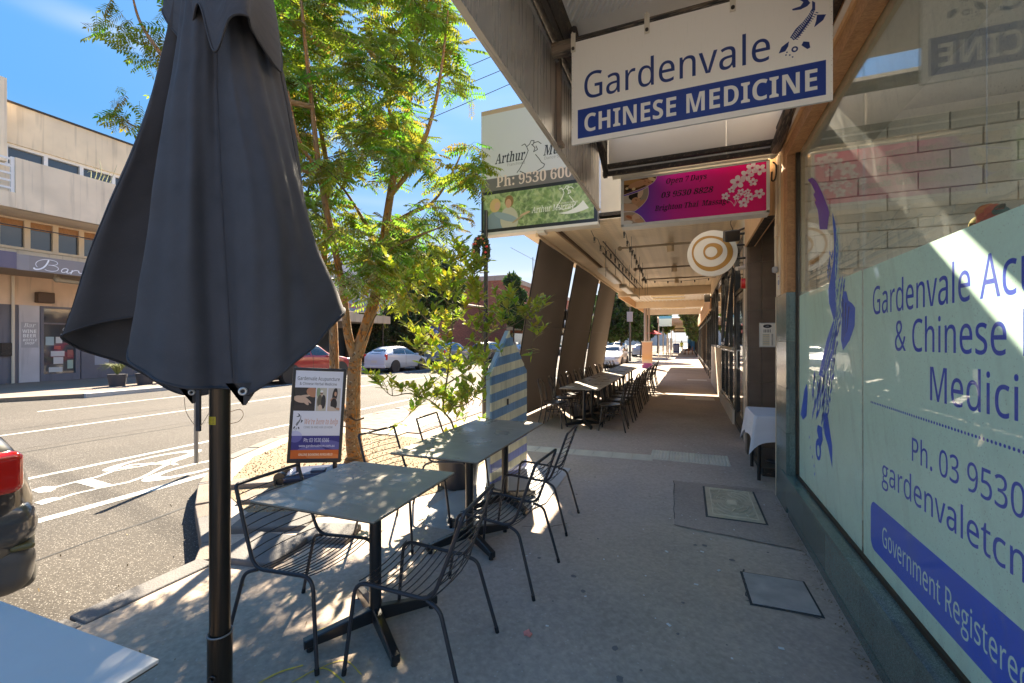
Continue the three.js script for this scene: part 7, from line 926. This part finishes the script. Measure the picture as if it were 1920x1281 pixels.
{ const t = thing('a_board', 'blue sandwich board on the sunlit stretch of footpath', 'sandwich board', [-1.45, 0, -62]); obj('panel', [boxc(.8, 1.3, .04, 0, .7, .15, -.2), boxc(.8, 1.3, .04, 0, .7, -.15, .2)], std({ color: lin(.06, .11, .38), roughness: .5 }), t); obj('print', boxc(.6, .8, .01, 0, .72, .176, -.2), std({ color: lin(.4, .44, .6), roughness: .5 }), t); }
{ const t = thing('parasol', 'red parasol by the kerb behind the poster pillar', 'parasol', [-4.0, 0, -48]); obj('canopy', put(new THREE.ConeGeometry(1.5, .75, 8, 1, true), 0, 2.75, 0), std({ color: lin(.55, .03, .04), roughness: .8 }), t); obj('pole', rod([0, 0, 0], [0, 3.1, 0], .03), blackFrame, t); }
{ const t = thing('hanging_sign', 'small pale blue sign hung under the awning by the poster pillar', 'sign', [-1.55, 3.1, -34]); obj('panel', boxc(.9, .75, .08, 0, 0, 0), std({ map: canvasTex(64, 54, (x) => { x.fillStyle = '#b8d4e0'; x.fillRect(0, 0, 64, 54); x.fillStyle = '#4a90c0'; x.fillRect(0, 30, 64, 14); }), roughness: .5 }), t); obj('hanger', [rod([-.35, .37, 0], [-.35, .8, 0], .02), rod([.35, .37, 0], [.35, .8, 0], .02)], blackFrame, t); }
{ const t = thing('hanging_sign', 'long brown sign under the far awning at the end of the arcade', 'sign', [-.9, 3.35, -72]); obj('panel', boxc(2.4, .75, .1, 0, 0, 0), std({ color: lin(.12, .10, .07), roughness: .5 }), t); obj('print', boxc(2.0, .25, .02, 0, 0, .06), std({ color: lin(.5, .45, .34), roughness: .5 }), t); }
{ const t = thing('fabric_banner', 'blue drape by the shop wall behind the bench', 'banner', [.4, 0, -64]); obj('cloth', grid(8, 8, (u, v) => [-.45 + .9 * u, .4 + 1.7 * v, .08 * Math.sin(u * 9)]), std({ color: lin(.06, .25, .55), roughness: .8 }), t); obj('pole', rod([.45, 0, 0], [.45, 2.2, 0], .03), blackFrame, t); }
{ const t = thing('bench', 'timber bench against the shopfronts, with the seated man', 'bench', [.25, 0, -58.5]); const m = std({ color: lin(.50, .24, .12), roughness: .6 }); for (let k = 0; k < 4; k++) obj('slat', box(-.25 + k * .13, -.14 + k * .13, .43, .47, -.75, .75), m, t); for (let k = 0; k < 3; k++) obj('backrest_slat', box(.28, .32, .55 + k * .14, .66 + k * .14, -.75, .75), m, t); for (const s of [-1, 1]) { obj('leg', [box(-.24, -.16, 0, .7, s * .7 - .04, s * .7 + .04), box(.24, .32, 0, .95, s * .7 - .04, s * .7 + .04), box(-.24, .24, .64, .70, s * .7 - .05, s * .7 + .05)], m, t); } }
function figure(name, label, pos, turn, bones, cloth, skin, hair) {     // joints with radii, met in one smooth surface
  const res = 52, size = 2.0, mc = new MarchingCubes(res, std({}), false, false, 60000); mc.isolation = 0; const seg = bones.map(b => ({ a: V(...b[0]), b: V(...b[1]), r0: b[2], r1: b[3] }));
  for (let k = 0; k < res; k++) for (let j = 0; j < res; j++) for (let i = 0; i < res; i++) { const p = V((i / res - .5) * size, j / res * size - .02, (k / res - .5) * size); let d = 1e3; const kk = .05; for (const s of seg) { const ab = s.b.clone().sub(s.a), t = clamp(p.clone().sub(s.a).dot(ab) / Math.max(1e-6, ab.lengthSq())); const q = p.distanceTo(s.a.clone().addScaledVector(ab, t)) - (s.r0 + (s.r1 - s.r0) * t); const h = clamp(.5 + .5 * (d - q) / kk); d = d + (q - d) * h - kk * h * (1 - h); } mc.field[i + j * res + k * res * res] = -d; }
  mc.update(); const n = mc.count ?? mc.geometry.drawRange.count, pa = mc.positionArray ?? mc.geometry.attributes.position.array; const P = new Float32Array(n * 3), C = new Float32Array(n * 3); for (let i = 0; i < n; i++) { const x = pa[3 * i] * size / 2, y = (pa[3 * i + 1] + 1) * size / 2 - .02, z = pa[3 * i + 2] * size / 2; P[3 * i] = x; P[3 * i + 1] = y; P[3 * i + 2] = z; const c = cloth(x, y, z); C.set(c, 3 * i); }
  let g = new THREE.BufferGeometry(); g.setAttribute('position', new THREE.BufferAttribute(P, 3)); g.setAttribute('color', new THREE.BufferAttribute(C, 3)); g = mergeVertices(g, 1e-4); g.computeVertexNormals();
  const t = thing(name, label, 'person', pos, turn); const m = new THREE.Mesh(g, std({ vertexColors: true, roughness: .85 })); m.name = 'body'; m.castShadow = m.receiveShadow = true; t.add(m); obj('hair', put(new THREE.SphereGeometry(.108, 12, 8, 0, 6.283, 0, 1.5), ...hair), std({ color: lin(.05, .035, .025), roughness: .9 }), t); return t;
}
figure('person', 'seated man in dark clothes with bare lower legs on the timber bench', [.12, 0, -58.3], -Math.PI / 2, [
  [[0, .56, .02], [0, .92, -.06], .15, .16], [[-.16, 1.0, -.06], [.16, 1.0, -.06], .08, .08], [[0, 1.02, -.05], [0, 1.14, -.02], .055, .05], [[0, 1.22, .0], [0, 1.27, .01], .095, .095], [[-.1, .53, .02], [-.13, .52, .44], .085, .065], [[.1, .53, .02], [.13, .52, .44], .085, .065], [[-.13, .52, .44], [-.14, .08, .52], .055, .04], [[.13, .52, .44], [.14, .08, .40], .055, .04], [[-.14, .05, .5], [-.15, .04, .68], .04, .035], [[.14, .05, .38], [.15, .04, .56], .04, .035], [[-.2, .98, -.05], [-.27, .74, .06], .05, .042], [[-.27, .74, .06], [-.15, .6, .3], .04, .032], [[.2, .98, -.05], [.27, .74, .06], .05, .042], [[.27, .74, .06], [.15, .6, .3], .04, .032]],
  (x, y, z) => y > 1.1 ? [.40, .24, .17] : y < .06 ? [.05, .05, .05] : y < .45 ? [.38, .23, .16] : z > .24 && y > .57 ? [.38, .23, .16] : y < .60 ? [.04, .045, .06] : [.06, .06, .075], null, [0, 1.255, -.005]);
figure('person', 'far pedestrian in a bright yellow green top on the footpath', [-.9, 0, -72], 2.9, [
  [[0, .92, 0], [0, 1.32, 0], .14, .16], [[-.15, 1.38, 0], [.15, 1.38, 0], .07, .07], [[0, 1.4, 0], [0, 1.52, .01], .05, .05], [[0, 1.6, .02], [0, 1.65, .02], .09, .09], [[-.09, .9, 0], [-.1, .5, .06], .085, .06], [[-.1, .5, .06], [-.1, .07, -.02], .055, .04], [[.09, .9, 0], [.1, .5, -.02], .085, .06], [[.1, .5, -.02], [.1, .07, -.14], .055, .04], [[-.1, .04, -.02], [-.11, .04, .14], .04, .035], [[.1, .04, -.14], [.11, .04, .02], .04, .035], [[-.2, 1.36, 0], [-.24, 1.1, -.04], .048, .04], [[-.24, 1.1, -.04], [-.24, .86, .06], .038, .03], [[.2, 1.36, 0], [.24, 1.1, .03], .048, .04], [[.24, 1.1, .03], [.24, .86, .12], .038, .03]],
  (x, y) => y > 1.46 ? [.40, .25, .18] : y > .9 ? [.42, .48, .06] : [.05, .05, .07], null, [0, 1.63, .0]);
// power lines over the street, and their poles
for (const [l, a, b] of [['uppermost of three thin power lines crossing the sky by the tree', [-24, 10.2, -14.5], [-3.6, 16.6, -19.7]], ['middle one of three thin power lines crossing the sky by the tree', [-24, 9.5, -14.5], [-3.6, 15.8, -19.8]], ['lowest of three thin power lines crossing the sky by the tree', [-24, 8.6, -15.0], [-3.6, 15.1, -19.8]]]) { const m = V(...a).lerp(V(...b), .5); obj('power_line', tube([a, [m.x, m.y - .25, m.z], b], .016, 5, 40), blackFrame); tag(scene.children[scene.children.length - 1], l, 'power line'); }
{ obj('power_line', tube([[-21.6, 5.75, 4], [-21.6, 5.6, -10], [-21.6, 5.75, -24]], .02, 5, 30), blackFrame); tag(scene.children[scene.children.length - 1], 'dark cable strung across the front of the bar balcony', 'cable'); }
{ const t = thing('parcel_locker', 'red and white service cabinet beside the brick gable', 'cabinet', [-22.9, 0, -36.6]); obj('cabinet', rbox(.7, 2.3, 1.6, .04, 0, 1.15, 0), std({ color: lin(.35, .05, .04), roughness: .5 }), t); obj('panel', box(.351, .37, 1.3, 1.9, -.5, .3), edgeWhite, t); }
renderer.render(scene, camera);
